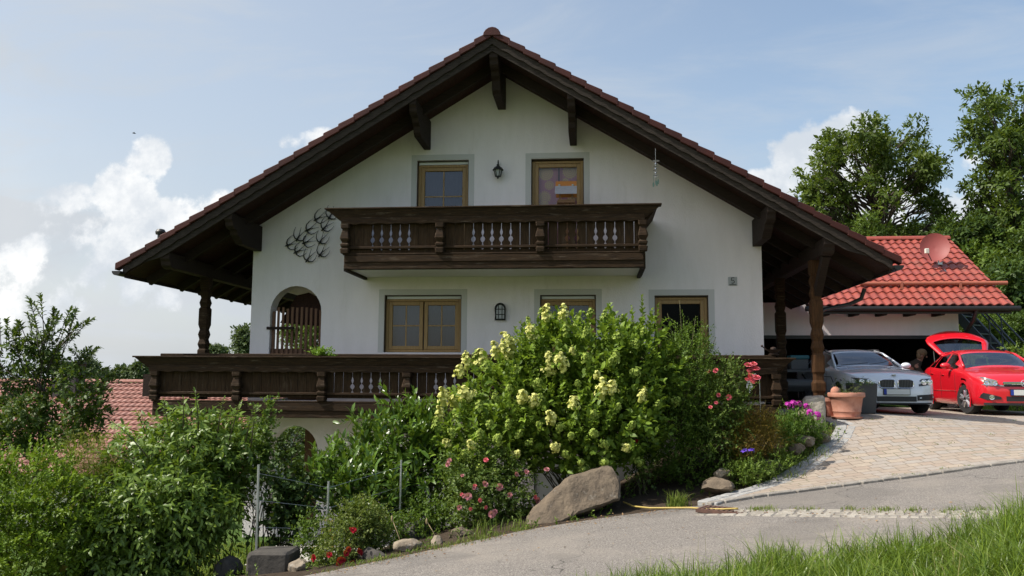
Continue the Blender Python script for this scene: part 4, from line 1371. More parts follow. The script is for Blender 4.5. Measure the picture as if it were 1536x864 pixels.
# ------------------------------------------------------------------ cars
def curve(keys, y):
    k = np.array(keys, float)
    # monotone cubic
    x, f = k[:, 0], k[:, 1]
    h = np.diff(x); d = np.diff(f) / h
    m_ = np.zeros(len(x)); m_[0], m_[-1] = d[0], d[-1]
    for i in range(1, len(x) - 1):
        m_[i] = 0 if d[i - 1] * d[i] <= 0 else 2 * d[i - 1] * d[i] / (d[i - 1] + d[i])
    i = np.clip(np.searchsorted(x, y) - 1, 0, len(h) - 1)
    s = (y - x[i]) / h[i]
    return f[i] * (1 + 2 * s) * (1 - s) ** 2 + h[i] * m_[i] * s * (1 - s) ** 2 + f[i + 1] * s * s * (3 - 2 * s) + h[i] * m_[i + 1] * s * s * (s - 1)


def build_car(name, label, loc, rz, sc, spec, paint):
    L = spec['L']
    car = thing(name, label, 'car', loc, local=True, rz=rz)
    ys = np.unique(np.r_[np.linspace(0, .3, 9), np.linspace(.3, L - .2, 200), np.linspace(L - .2, L, 7)])
    zc, zb, bel, w, wr = (curve(spec[k], ys) for k in ('top', 'low', 'belt', 'wid', 'roofw'))
    g = np.clip((zc - bel - .10) / .22, 0, 1)
    nP = 15
    PX, PZ = np.zeros((len(ys), nP)), np.zeros((len(ys), nP))
    for i in range(len(ys)):
        W, B, T, R, Z0, q = w[i], bel[i], zc[i], min(wr[i], w[i] - .08), zb[i], g[i]
        low = [(W - .07, Z0), (W - .022, Z0 + .05), (W - .008, Z0 + .16), (W - .002, Z0 + (B - Z0) * .5), (W, B - .15), (W - .012, B - .05), (W - .045, B)]
        hx = [.90, .86, .80, .74, .66, .45, .22, 0]
        hood = [((W - .045) * x, B + (T - B) * (1 - x ** 2.4)) for x in hx]
        gh = [(W - .075, B + .015), ((W - .075) * .5 + (R + .03) * .5 + .012, B * .5 + (T - .10) * .5), (R + .03, T - .105), (R + .008, T - .07), (R - .04, T - .035), (R * .62, T - .012), (R * .3, T - .003), (0, T)]
        top = [(a[0] * (1 - q) + b[0] * q, a[1] * (1 - q) + b[1] * q) for a, b in zip(hood, gh)]
        for j, (x, z) in enumerate(low + top): PX[i, j], PZ[i, j] = x, z
    parts = {}
    ny = len(ys)
    V = []
    for s in (-1, 1):
        for i in range(ny):
            for j in range(nP): V.append((s * PX[i, j] * sc, (ys[i] - L / 2) * sc, PZ[i, j] * sc))
    def idx(s, i, j): return (0 if s < 0 else ny * nP) + i * nP + j
    wx, wr_ = spec['wheels'], spec['arch']
    pil = spec['pillars']
    open_y = spec.get('open')
    for s in (-1, 1):
        for i in range(ny - 1):
            ym = (ys[i] + ys[i + 1]) / 2
            for j in range(nP - 1):
                zm = (PZ[i, j] + PZ[i + 1, j + 1]) / 2
                if j < 5 and any((ym - y) ** 2 + (zm - spec['rw']) ** 2 < wr_ ** 2 for y in wx): continue
                if open_y and ym > open_y and j >= 7: continue
                k = 'body'
                if spec['ws'][0] < ym < spec['ws'][1] and j >= 9: k = 'windscreen'
                elif not open_y and spec['rs'][0] < ym < spec['rs'][1] and j >= 10: k = 'rear_window'
                elif 7 <= j <= 8:
                    for n_, (a, b) in enumerate(pil):
                        if a + (.32 * (j - 7) if n_ == 0 else 0) < ym < b - (.16 * (j - 7) if n_ == len(pil) - 1 else 0): k = 'side_window.%d.%d' % (s, n_)
                f = (idx(s, i, j), idx(s, i, j + 1), idx(s, i + 1, j + 1), idx(s, i + 1, j))
                parts.setdefault(k, []).append(f if s > 0 else f[::-1])
    for i in (0, ny - 1):
        lp = [idx(1, i, j) for j in range(nP)] + [idx(-1, i, j) for j in range(nP - 2, -1, -1)]
        parts['body'].append(tuple(lp))
    for k, fs in parts.items():
        used = sorted({q for f in fs for q in f}); mp = {q: n_ for n_, q in enumerate(used)}
        m = MB(); m.add([V[q] for q in used], [tuple(mp[q] for q in f) for f in fs])
        o = obj(k.split('.')[0], m, paint if k == 'body' else CARGLASS, car, smooth='all')
        weld(o, .0015)
    def S(x, y, z): return (x * sc, (y - L / 2) * sc, z * sc)
    def yfront(x):
        t_ = np.linspace(0, 1.2, 200); wv = curve(spec['wid'], t_)
        return float(np.interp(abs(x) + .012, wv, t_)) if abs(x) + .012 > wv[0] else 0.0
    def patch(nm, x0, x1, zf0, zf1, mat_, n=14, out=.012, par=None, depth=.03, slope=0.0):
        """panel that follows the rounded nose between two height functions"""
        m = MB(); rows = []
        for i in range(n + 1):
            x = x0 + (x1 - x0) * i / n
            a, b = zf0(x), zf1(x)
            y = yfront(x) - out
            rows.append([S(x, y + slope * (z - a), z) for z in np.linspace(a, b, 4)])
        back = [[(p[0], p[1] + depth * sc, p[2]) for p in r] for r in rows]
        m.grid(rows); m.grid(back)
        nn = 4 * (n + 1)
        ring = [i * 4 for i in range(n + 1)] + [n * 4 + k for k in (1, 2, 3)] + [i * 4 + 3 for i in range(n - 1, -1, -1)] + [2, 1]
        m.f += [(ring[i], ring[(i + 1) % len(ring)], ring[(i + 1) % len(ring)] + nn, ring[i] + nn) for i in range(len(ring))]
        return obj(nm, m, mat_, par or car, smooth=True)
    car['_'] = 1; del car['_']
    # inside: floor, seats, dashboard
    m = MB(); y0, y1 = spec['ws'][0] + .3, spec['pillars'][-1][1]
    m.box(-.68 * sc, .68 * sc, (y0 - L / 2) * sc, (y1 - L / 2) * sc, .35 * sc, .5 * sc); m.box(-.66 * sc, .66 * sc, (y0 - .15 - L / 2) * sc, (y0 + .3 - L / 2) * sc, .5 * sc, .88 * sc)
    obj('cabin_floor', m, BLACKP, car)
    for sx in (-.36, .36):
        for yy in (y0 + .95, y0 + 1.85):
            m = MB(); m.box((sx - .24) * sc, (sx + .24) * sc, (yy - .5 - L / 2) * sc, (yy - L / 2) * sc, .5 * sc, .62 * sc)
            m.prism([((yy - .12 - L / 2) * sc, .6 * sc), ((yy + .02 - L / 2) * sc, .6 * sc), ((yy + .2 - L / 2) * sc, 1.08 * sc), ((yy + .08 - L / 2) * sc, 1.1 * sc)], 'x', (sx - .23) * sc, (sx + .23) * sc)
            m.box((sx - .12) * sc, (sx + .12) * sc, (yy + .1 - L / 2) * sc, (yy + .2 - L / 2) * sc, 1.12 * sc, 1.27 * sc)
            obj('seat', m, spec.get('seatmat', BLACKP), car, bevel=.03)
    # wheels
    for y in wx:
        for s in (-1, 1):
            R = spec['rw'] * sc; hw = .105 * sc
            cx0 = s * (spec['track'] * sc)
            steer = spec.get('steer', 0) if y == wx[0] else 0
            ax = Matrix.Rotation(steer, 3, 'Z')
            cen = Vector((cx0, (y - L / 2) * sc, R))
            def place(m_):
                m_.v = [tuple(cen + ax @ Vector(p)) for p in m_.v]; return m_
            m = MB(); m.lathe([(R * .64, -hw), (R * .93, -hw), (R, -hw * .7), (R, hw * .7), (R * .93, hw), (R * .64, hw), (R * .6, 0), (R * .64, -hw)], 36, axis='x')
            wheel = obj('wheel', place(m), TYRE, car, smooth=True)
            m = MB(); m.lathe([(R * .66, hw * .85), (R * .63, hw * .98), (R * .58, hw * .8), (R * .57, -hw * .6)], 32, axis='x')
            o_ = s * hw * .82
            for k in range(5):
                a = 2 * math.pi * k / 5 + .3
                da = .20
                for e_ in (-da, da):
                    p0 = (o_ * 1.0, R * .12 * math.cos(a), R * .12 * math.sin(a)); p1 = (o_ * .98, R * .6 * math.cos(a + e_), R * .6 * math.sin(a + e_))
                    m.tube([p0, p1], [.050 * sc, .036 * sc], 6)
            m.lathe([(R * .2, o_ * .9), (R * .2, o_ * 1.05), (0, o_ * 1.1)], 14, axis='x')
            if s < 0: m.v = [(p[0] if abs(p[0]) > 1 else p[0], p[1], p[2]) for p in m.v]
            obj('rim', place(m), ALLOY, wheel, smooth=True)
            m = MB(); m.lathe([(0, -.02), (R * .55, -.02), (R * .55, .02), (0, .02)], 20, axis='x'); obj('brake_disc', place(m), BLACKP, wheel)
            # arch lip and dark wheel house
            ar = wr_ * sc
            pts = [(0, ar * math.cos(a), R + ar * math.sin(a)) for a in np.linspace(-.42, math.pi + .42, 26)]
            m = MB()
            vs = []
            for (_, dy_, z_) in pts:
                yy = y + dy_ / sc
                ww = float(curve(spec['wid'], np.array([np.clip(yy, 0, L)]))[0]) * sc
                k1 = 1.13
                vs.append([(s * (ww + .004), (y - L / 2) * sc + dy_ * k1, R + (z_ - R) * k1), (s * (ww + .012), (y - L / 2) * sc + dy_ * 1.0, R + (z_ - R) * 1.0), (s * (ww + .008), (y - L / 2) * sc + dy_ * .95, R + (z_ - R) * .95), (s * (ww - .30), (y - L / 2) * sc + dy_ * .95, R + (z_ - R) * .95)])
            m.grid([[q for q in r[:3]] for r in vs]); obj('arch_lip', m, paint, car, smooth='all')
            m = MB(); m.grid([[r[2], r[3]] for r in vs]); m.box(min(s * .45, s * .48) * sc, max(s * .45, s * .48) * sc, (y - L / 2) * sc - ar, (y - L / 2) * sc + ar, .2 * sc, .75 * sc); obj('wheel_house', m, BLACKP, car)
    # mirrors, handles
    for s in (-1, 1):
        y = spec['ws'][0] + .50
        ww = float(curve(spec['wid'], np.array([y]))[0])
        m = MB(); m.ball(S(s * (ww + .09), y, spec['mirz']), (.115 * sc, .075 * sc, .07 * sc), 14, 10); m.tube([S(s * (ww - .06), y + .02, spec['mirz'] - .06), S(s * (ww + .05), y, spec['mirz'] - .03)], .03 * sc, 7)
        mi = obj('mirror', m, paint, car, smooth='all')
        m = MB(); m.ball(S(s * (ww + .09), y + .035, spec['mirz']), (.095 * sc, .055 * sc, .055 * sc), 12, 8); obj('mirror_glass', m, CHROME, mi, smooth='all')
        a0, a1 = spec['ws'][0] + .03, spec['ws'][1] + .05
        m = MB(); m.tube([S(s * x_, y_, z_) for x_, y_, z_ in ((.735, a0, float(curve(spec['top'], np.array([a0]))[0]) - .045), (.675, (a0 + a1) / 2, float(curve(spec['top'], np.array([(a0 + a1) / 2]))[0]) - .075), (.59, a1, float(curve(spec['top'], np.array([a1]))[0]) - .06), (.575, a1 + .5, float(curve(spec['top'], np.array([a1 + .5]))[0]) - .05))], .030 * sc, 7)
        obj('windscreen_pillar', m, paint, car, smooth='all')
        for yy in spec['handles']:
            wv = float(curve(spec['wid'], np.array([yy]))[0]); bz = float(curve(spec['belt'], np.array([yy]))[0])
            m = MB(); m.beam(S(s * (wv + .012), yy, bz - .12), S(s * (wv + .012), yy + .2, bz - .115), .022 * sc, .03 * sc); obj('door_handle', m, paint if paint is SILVER else CHROME if False else paint, car, bevel=.006)
        for yy in spec['seams']:
            wv = float(curve(spec['wid'], np.array([yy]))[0]); bz = float(curve(spec['belt'], np.array([yy]))[0])
            m = MB(); m.tube([S(s * (wv - .012), yy, .32), S(s * (wv + .0), yy, .5), S(s * (wv + .0005), yy, bz - .15), S(s * (wv - .012), yy, bz - .05)], .004 * sc, 5); obj('door_seam', m, BLACKP, car)
        if 'strip' in spec:
            a, b = spec['strip']
            m = MB(); m.tube([S(s * (float(curve(spec['wid'], np.array([q]))[0]) + .0), q, spec['stripz']) for q in np.linspace(a, b, 10)], .011 * sc, 6); obj('side_strip', m, paint, car)
    return car, S, patch, yfront


def plate(car, S, y, x0, x1, z0, z1):
    m = MB(); a, b = S(x0 - .012, y, z0 - .012), S(x1 + .012, y, z1 + .012); m.box(a[0], b[0], a[1], a[1] + .02, a[2], b[2]); pl = obj('licence_plate', m, BLACKP, car)
    m = MB(); a, b = S(x0 + .055, y, z0), S(x1, y, z1); m.box(a[0], b[0], a[1] - .006, a[1] - .001, a[2], b[2]); obj('plate_face', m, PLATEW, pl)
    m = MB(); a, b = S(x0, y, z0), S(x0 + .053, y, z1); m.box(a[0], b[0], a[1] - .006, a[1] - .001, a[2], b[2]); obj('plate_band', m, EUBLUE, pl)


SALOON = dict(L=4.9, top=[(0, .70), (.05, .76), (.2, .845), (.6, .93), (1.1, .99), (1.5, 1.02), (1.62, 1.05), (2.1, 1.28), (2.5, 1.42), (3.0, 1.465), (3.8, 1.45), (4.4, 1.38), (4.75, 1.0), (4.9, .8)],
              low=[(0, .22), (.2, .18), (.5, .17), (4.4, .19), (4.9, .34)],
              belt=[(0, .66), (.06, .70), (.2, .775), (.6, .86), (1.2, .93), (1.7, .965), (3.0, .985), (4.4, 1.0), (4.8, .93), (4.9, .78)],
              wid=[(0, .60), (.03, .69), (.10, .77), (.22, .84), (.45, .90), (.9, .93), (4.2, .93), (4.7, .86), (4.9, .7)],
              roofw=[(0, .62), (1.6, .66), (2.4, .585), (3.2, .57), (4.4, .54), (4.9, .5)],
              wheels=(.86, 3.83), arch=.365, rw=.335, track=.79, pillars=[(1.95, 2.95), (3.02, 3.75), (3.83, 4.35)], ws=(1.64, 2.34), rs=(4.42, 4.72), mirz=1.06, handles=(2.72, 3.62), seams=(1.72, 2.98, 3.85))
p = at(1345, 600, 17.4)
BX, BY, BZ = p.x, 17.4, hz(6.0, 18.5) + .05
rz1 = rad(1)
sc1 = .95
dirv = Vector((math.sin(rz1), -math.cos(rz1), 0))
car1, S1, patch1, yf1 = build_car('silver_car', 'silver grey estate car parked nose out under the open garage front', Vector((BX, BY, BZ)) - dirv * (4.9 / 2 * sc1), rz1, sc1, SALOON, SILVER)
GRBAR = mat('grille_bar_grey', (.14, .14, .145), .35, metal=.6)
# radiator grille: two rounded kidneys
for s in (-1, 1):
    xa, xb = (.035, .345)
    f0 = lambda x: .545 + .035 * max(0, (abs(x) - .26) / .09) ** 2 + .02 * max(0, (.09 - abs(x)) / .06) ** 2
    f1 = lambda x: .725 - .03 * max(0, (abs(x) - .24) / .1) ** 2 - .02 * max(0, (.09 - abs(x)) / .06) ** 2
    o = patch1('kidney_grille', s * xa, s * xb, f0, f1, BLACKP, out=.018)
    m = MB(); xs_ = np.linspace(xa, xb, 16)
    m.tube([S1(s * x, yf1(x) - .024, f0(x)) for x in xs_] + [S1(s * x, yf1(x) - .024, f1(x)) for x in xs_[::-1]], .010, 6, closed=True); obj('grille_frame', m, CHROME, o, smooth=True)
    m = MB()
    for x in np.linspace(xa + .03, xb - .03, 9): m.tube([S1(s * x, yf1(x) - .022, f0(x)), S1(s * x, yf1(x) - .022, f1(x))], .0055, 5)
    obj('grille_bars', m, GRBAR, o)
    h0 = lambda x: .585 + .10 * (abs(x) - .46) / .40 * .55; h1 = lambda x: .735 + .03 * (abs(x) - .46) / .4 - .05 * max(0, (.54 - abs(x)) / .08)
    hb = patch1('headlight', s * .46, s * .83, h0, h1, mat('headlight_dark', (.03, .033, .037), .2, coat=1.0) if s < 0 else MATS['headlight_dark'], out=.014, slope=.3)
    for x in (.56, .69):
        m = MB(); cc = S1(s * x, yf1(x) - .012, .67); m.lathe([(.05, .0), (.053, -.018), (.04, -.02), (.03, -.012), (0, -.016)], 18, cc, 'y'); obj('lamp_ring', m, CHROME, hb, smooth=True)
    i0 = lambda x: .295 + .0 * x; i1 = lambda x: .345 + .06 * max(0, (abs(x) - .45) / .38)
    patch1('side_intake', s * .42, s * .80, lambda x: .29 + .02 * (abs(x) - .42), lambda x: .40 + .03 * (abs(x) - .42) / .4, BLACKP, out=.016)
    m = MB(); cc = S1(s * .60, yf1(.6) - .02, .355); m.beam(S1(s * .46, yf1(.46) - .03, .345), S1(s * .79, yf1(.79) - .03, .365), .012, .02); obj('intake_blade', m, SILVER, car1)
patch1('lower_intake', -.40, .40, lambda x: .27, lambda x: .375, BLACKP, out=.016)
patch1('bumper_lip', -.72, .72, lambda x: .215, lambda x: .245, BLACKP, out=.02)
plate(car1, S1, -.035, -.26, .26, .415, .525)
m = MB(); cb = S1(0, .10, .815); m.lathe([(.046, 0), (.046, .012), (.036, .014)], 22, cb); o = obj('round_badge', m, CHROME, car1, smooth=True)
for q in range(4):
    m = MB(); pts = [(cb[0], cb[1])] + [(cb[0] + .036 * math.cos(a), cb[1] + .036 * math.sin(a)) for a in np.linspace(q * math.pi / 2, (q + 1) * math.pi / 2, 6)]
    m.prism(pts, 'z', cb[2] + .010, cb[2] + .016); obj('badge_quarter', m, BADGEB if q % 2 else WHITE, o)
for s in (-1, 1):
    m = MB(); m.tube([S1(s * q * .79, y_, float(curve(SALOON['top'], np.array([y_]))[0]) - z_) for q, y_, z_ in ((.62, .12, .035), (.80, .5, .052), (.92, 1.0, .048), (.97, 1.45, .045))], .006, 5); obj('bonnet_seam', m, BLACKP, car1)
    m = MB(); m.tube([S1(s * .60, q, zz + .025) for q, zz in ((2.65, 1.40), (2.9, 1.43), (3.6, 1.435), (4.2, 1.38))], .014, 6); obj('roof_rail', m, BLACKP, car1, smooth=True)
    m = MB(); m.tube([S1(s * x, y, z) for x, y, z in ((.02, 1.62, 1.075), (.35, 1.72, 1.12), (.62, 1.9, 1.2))] if s > 0 else [S1(x, y, z) for x, y, z in ((-.62, 1.60, 1.055), (-.3, 1.62, 1.08), (.0, 1.68, 1.11))], .007, 5); obj('wiper', m, BLACKP, car1)

HATCH = dict(L=4.25, top=[(0, .70), (.05, .76), (.2, .85), (.5, .92), (.9, .99), (1.1, 1.02), (1.22, 1.06), (1.7, 1.27), (2.1, 1.415), (2.6, 1.46), (3.2, 1.44), (3.6, 1.39), (3.9, 1.20), (4.15, 1.0), (4.25, .8)],
             low=[(0, .24), (.2, .20), (.5, .19), (3.8, .20), (4.25, .35)],
             belt=[(0, .64), (.06, .69), (.2, .78), (.6, .88), (1.1, .94), (1.6, .965), (2.6, .99), (3.6, 1.04), (4.1, .98), (4.25, .8)],
             wid=[(0, .56), (.03, .66), (.10, .745), (.22, .81), (.42, .86), (.8, .885), (3.5, .885), (4.0, .83), (4.25, .72)],
             roofw=[(0, .6), (1.2, .66), (2.0, .575), (3.0, .56), (3.7, .54), (4.25, .5)],
             wheels=(.88, 3.49), arch=.365, rw=.325, track=.755, pillars=[(1.55, 2.42), (2.52, 3.12), (3.18, 3.50)], ws=(1.24, 1.94), rs=(3.62, 4.0), mirz=1.06, handles=(2.18, 3.02), seams=(1.42, 2.46, 3.28), open=3.62, steer=rad(17),
             strip=(1.35, 3.2), stripz=.50, seatmat=mat('red_seat_cloth', (.12, .018, .02), .8))
fw_ = at(1452, 597, 18.3)
rz2 = rad(-5.5)
hd = Vector((math.sin(rz2), -math.cos(rz2), 0)); lat = Vector((math.cos(rz2), math.sin(rz2), 0))
nose = Vector((fw_.x, 18.3, 0)) + hd * (.88 * .95) + lat * (.80 * .95)
RZ = hz(8.3, 19) + .05
cen2 = nose - hd * (4.25 / 2 * .95); cen2.z = RZ
car2, S2, patch2, yf2 = build_car('red_car', 'bright red hatchback with its tailgate raised beside the silver car', cen2, rz2, .95, HATCH, REDP)
for s in (-1, 1):
    h0 = lambda x: .60 + .035 * max(0, (abs(x) - .35) / .45); h1 = lambda x: .665 + .135 * min(1, max(0, (abs(x) - .30) / .42))
    hb = patch2('headlight', s * .36, s * .82, h0, h1, mat('headlight_grey', (.16, .17, .18), .18, coat=1.0) if s < 0 else MATS['headlight_grey'], out=.014, slope=.55)
    for x, r in ((.55, .05), (.69, .058)):
        m = MB(); cc = S2(s * x, yf2(x) - .004, .672 + (x - .55) * .1); m.lathe([(r, .0), (r * 1.04, -.02), (r * .75, -.02), (r * .5, -.012), (0, -.02)], 18, cc, 'y'); obj('lamp_ring', m, CHROME, hb, smooth=True)
    patch2('fog_lamp_recess', s * .44, s * .80, lambda x: .335 - .045 * (abs(x) - .44) + .05 * max(0, (abs(x) - .70) / .1), lambda x: .385 + .10 * (abs(x) - .44) / .36, BLACKP, out=.014)
    m = MB(); cc = S2(s * .62, yf2(.62) - .02, .375); m.lathe([(.045, 0), (.048, -.015), (.03, -.012), (0, -.016)], 16, cc, 'y'); obj('fog_lamp', m, CHROME, car2, smooth=True)
patch2('radiator_grille', -.38, .38, lambda x: .60, lambda x: .70, BLACKP, out=.012)
m = MB(); m.beam(S2(-.40, -.03, .672), S2(.40, -.03, .672), .02, .05); bar = obj('grille_bar', m, CHROME, car2, bevel=.008)
m = MB(); cc = S2(0, -.045, .672)
m.tube([(cc[0] + .062 * math.cos(a), cc[1] - .005, cc[2] + .062 * math.sin(a)) for a in np.linspace(0, 2 * math.pi, 24)[:-1]], .008, 6, closed=True)
m.tube([(cc[0] - .075, cc[1] - .006, cc[2] + .012), (cc[0] + .02, cc[1] - .006, cc[2] + .012), (cc[0] - .02, cc[1] - .006, cc[2] - .012), (cc[0] + .075, cc[1] - .006, cc[2] - .012)], .007, 6); obj('round_badge', m, CHROME, bar)
patch2('lower_intake', -.34, .34, lambda x: .30, lambda x: .40, BLACKP, out=.014)
patch2('bumper_lip', -.74, .74, lambda x: .215, lambda x: .262, BLACKP, out=.022)
plate(car2, S2, -.03, -.26, .26, .425, .535)
# raised tailgate
tg = MB(); gl = MB(); rm = MB()
nseg = 14
hy, hz2 = 3.58, 1.40
up = Vector((0, math.cos(rad(36)), math.sin(rad(36))))
nr_ = Vector((0, -math.sin(rad(36)), math.cos(rad(36))))
def TG(u_, v_, bow=True):
    wv = .55 + .17 * min(1, v_ / .7) - (.05 if v_ > .98 else 0)
    v_ = v_ * (1.04 - .30 * u_ ** 2)
    b_ = -.055 * (u_ ** 2) - .16 * max(0, v_ - .6) ** 1.5
    q = Vector((u_ * wv, hy, hz2)) + up * v_ * .98 + nr_ * (b_ + .02)
    return S2(q.x, q.y, q.z)
us = np.linspace(-1, 1, 21); vs_ = np.linspace(0, 1.08, 16)
glass_f, paint_f = [], []
pts = [[TG(u_, v_) for v_ in vs_] for u_ in us]
m0 = MB(); m0.grid(pts)
k = 0
for i in range(20):
    for j in range(15):
        (glass_f if 2 <= i <= 17 and 1 <= j <= 8 else paint_f).append(m0.f[k]); k += 1
tm = MB(); tm.v = m0.v; tm.f = paint_f
hatch = obj('tailgate', tm, REDP, car2, smooth='all'); hatch.modifiers.new('solid', 'SOLIDIFY').thickness = .035
gm = MB(); gm.v = m0.v; gm.f = glass_f; obj('tailgate_window', gm, CARGLASS, hatch, smooth='all')
m = MB(); m.beam(S2(-.3, 4.23, 1.85), S2(.3, 4.23, 1.85), .03, .02); obj('tailgate_trim', m, CHROME, hatch)
for s in (-1, 1):
    m = MB(); m.tube([S2(s * .60, 3.85, 1.05), S2(s * .58, 4.02, 1.66)], .012, 6); obj('gas_strut', m, BLACKP, hatch)
m = MB(); m.box(S2(-.5, 0, 0)[0], S2(.5, 0, 0)[0], S2(0, 3.4, 0)[1], S2(0, 3.44, 0)[1], S2(0, 0, .5)[2], S2(0, 0, .98)[2]); obj('rear_bench', m, BLACKP, car2)

# ------------------------------------------------------------------ person behind the red car
def skin_figure(name, joints, edges, mat_, parent, sub=2):
    me = bpy.data.meshes.new(name)
    me.from_pydata([j[0] for j in joints], edges, [])
    o = link(name, me, parent)
    sk = o.modifiers.new('skin', 'SKIN'); sk.use_smooth_shade = True
    for v, j in zip(me.skin_vertices[0].data, joints): v.radius = j[1] if isinstance(j[1], tuple) else (j[1], j[1])
    me.skin_vertices[0].data[0].use_root = True
    s = o.modifiers.new('sub', 'SUBSURF'); s.levels = s.render_levels = sub
    me.materials.append(mat_)
    return o


SKIN = mat('skin', (.26, .14, .10), .6); SHIRT = mat('olive_shirt', (.030, .025, .019), .9); TROUS = mat('brown_trousers', (.085, .048, .036), .9); HAIR = mat('fair_grey_hair', (.23, .17, .10), .85, var=(.13, .09, .055), vscale=40)
hp = at(1381, 533, 22.0)
g0 = hz(8, 22) + .05
px0, py0 = hp.x - .154, 22.12
per = thing('person', 'person with fair hair in dark clothes bending to the open car boot', 'person', (px0, py0, g0), local=True, rz=rad(70))
hh = hp.z - g0
B_ = [((0, .10, .86), (.155, .12)), ((-.0, .05, 1.02), (.15, .11)), ((-.04, -.06, hh - .25), (.16, .12)), ((-.06, -.13, hh - .15), (.10, .09)), ((-.08, -.17, hh - .09), (.062, .065)), ((-.095, -.20, hh - .01), (.07, .085)), ((-.10, -.21, hh + .05), (.062, .075)),
      ((-.095, .10, .80), (.095, .10)), ((-.11, .04, .48), (.068, .07)), ((-.11, .10, .10), (.05, .05)), ((-.11, -.02, .05), (.045, .04)), ((-.11, -.1, .04), (.035, .03)),
      ((.095, .10, .80), (.095, .10)), ((.12, .06, .48), (.068, .07)), ((.13, .14, .10), (.05, .05)), ((.13, .02, .05), (.045, .04)), ((.13, -.06, .04), (.035, .03)),
      ((-.22, -.08, hh - .30), (.065, .065)), ((-.25, -.22, hh - .52), (.05, .05)), ((-.10, -.42, hh - .60), (.038, .038)), ((-.06, -.50, hh - .61), (.03, .022)),
      ((.13, -.10, hh - .31), (.065, .065)), ((.20, -.24, hh - .52), (.05, .05)), ((.10, -.44, hh - .60), (.038, .038)), ((.07, -.52, hh - .61), (.03, .022))]
E_ = [(0, 1), (1, 2), (2, 3), (3, 4), (4, 5), (5, 6), (0, 7), (7, 8), (8, 9), (9, 10), (10, 11), (0, 12), (12, 13), (13, 14), (14, 15), (15, 16), (2, 17), (17, 18), (18, 19), (19, 20), (2, 21), (21, 22), (22, 23), (23, 24)]
for base_, ax_ in ((20, -.06), (24, .07)):
    c0 = B_[base_][0]
    for k in range(5):
        spread = (k - 2) * .018 if k < 4 else (.05 if ax_ < 0 else -.05)
        lnf = (.075, .09, .085, .065, .05)[k]
        n0 = len(B_)
        B_.append(((c0[0] + spread, c0[1] - lnf * .55, c0[2] - .005), (.0095, .0095))); B_.append(((c0[0] + spread * 1.05, c0[1] - lnf, c0[2] - .03), (.008, .008)))
        E_ += [(base_, n0), (n0, n0 + 1)]
skin_figure('body', B_, E_, SKIN, per)
Bs = [(B_[i][0], tuple(r * 1.12 for r in B_[i][1])) for i in (0, 1, 2, 3, 17, 18, 21, 22, 4)]
skin_figure('shirt', Bs, [(0, 1), (1, 2), (2, 3), (2, 4), (4, 5), (2, 6), (6, 7), (3, 8)], SHIRT, per)
Bt = [(B_[i][0], tuple(r * 1.13 for r in B_[i][1])) for i in (0, 7, 8, 9, 12, 13, 14)]
skin_figure('trousers', Bt, [(0, 1), (1, 2), (2, 3), (0, 4), (4, 5), (5, 6)], TROUS, per)
hc = B_[6][0]
m = MB(); m.ball((hc[0], hc[1] - .004, hc[2] + .015), (.096, .122, .102), 18, 12); m.ball((hc[0], hc[1] + .05, hc[2] - .06), (.085, .075, .10), 14, 9); m.v = [p for p in m.v]; o = obj('hair', m, HAIR, per, smooth='all')
m = MB()
for s in (-1, 1):
    m.ball((hc[0] + s * .033, hc[1] - .098, hc[2] - .055), (.011, .007, .007), 8, 6)
m.ball((hc[0], hc[1] - .062, hc[2] - .138), (.024, .012, .006), 8, 6); obj('eyes_and_mouth', m, BLACKP, per)
m = MB(); m.ball((hc[0], hc[1] - .108, hc[2] - .09), (.014, .022, .024), 8, 6)
for s in (-1, 1): m.ball((hc[0] + s * .094, hc[1] - .0, hc[2] - .075), (.012, .022, .03), 8, 6)
obj('nose_and_ears', m, SKIN, per, smooth='all')
for i in (10, 15):
    q = B_[i][0]; m = MB(); m.ball((q[0], q[1] - .02, q[2] - .01), (.055, .14, .045), 12, 8); obj('shoe', m, BLACKP, per, smooth='all')

# ------------------------------------------------------------------ foliage helpers
def nrmz(v): return v / (np.linalg.norm(v, axis=-1, keepdims=True) + 1e-9)


def leaf_geo(P, D, N, L, W, fold=.25, curl=.25):
    """six-point folded leaves; P base, D direction, N rough normal, L length, W width (arrays)"""
    D = nrmz(D)
    Sd = nrmz(np.cross(D, N)); Nn = np.cross(Sd, D)
    L, W = L[:, None], W[:, None]
    mid = P + D * L * .5 + Nn * L * curl * .12
    tip = P + D * L - Nn * L * curl * .25
    l1 = P + D * L * .28 + Sd * W * .42 + Nn * W * fold; l2 = P + D * L * .66 + Sd * W * .40 + Nn * W * fold * .8
    r1 = P + D * L * .28 - Sd * W * .42 + Nn * W * fold; r2 = P + D * L * .66 - Sd * W * .40 + Nn * W * fold * .8
    V = np.stack([P, l1, l2, tip, r2, r1, mid], 1).reshape(-1, 3)
    b = np.arange(len(P))[:, None] * 7
    q = np.concatenate([b + np.array([[0, 1, 2, 6]]), b + np.array([[2, 3, 4, 6]]), b + np.array([[0, 6, 4, 5]])], 0)
    return V, q


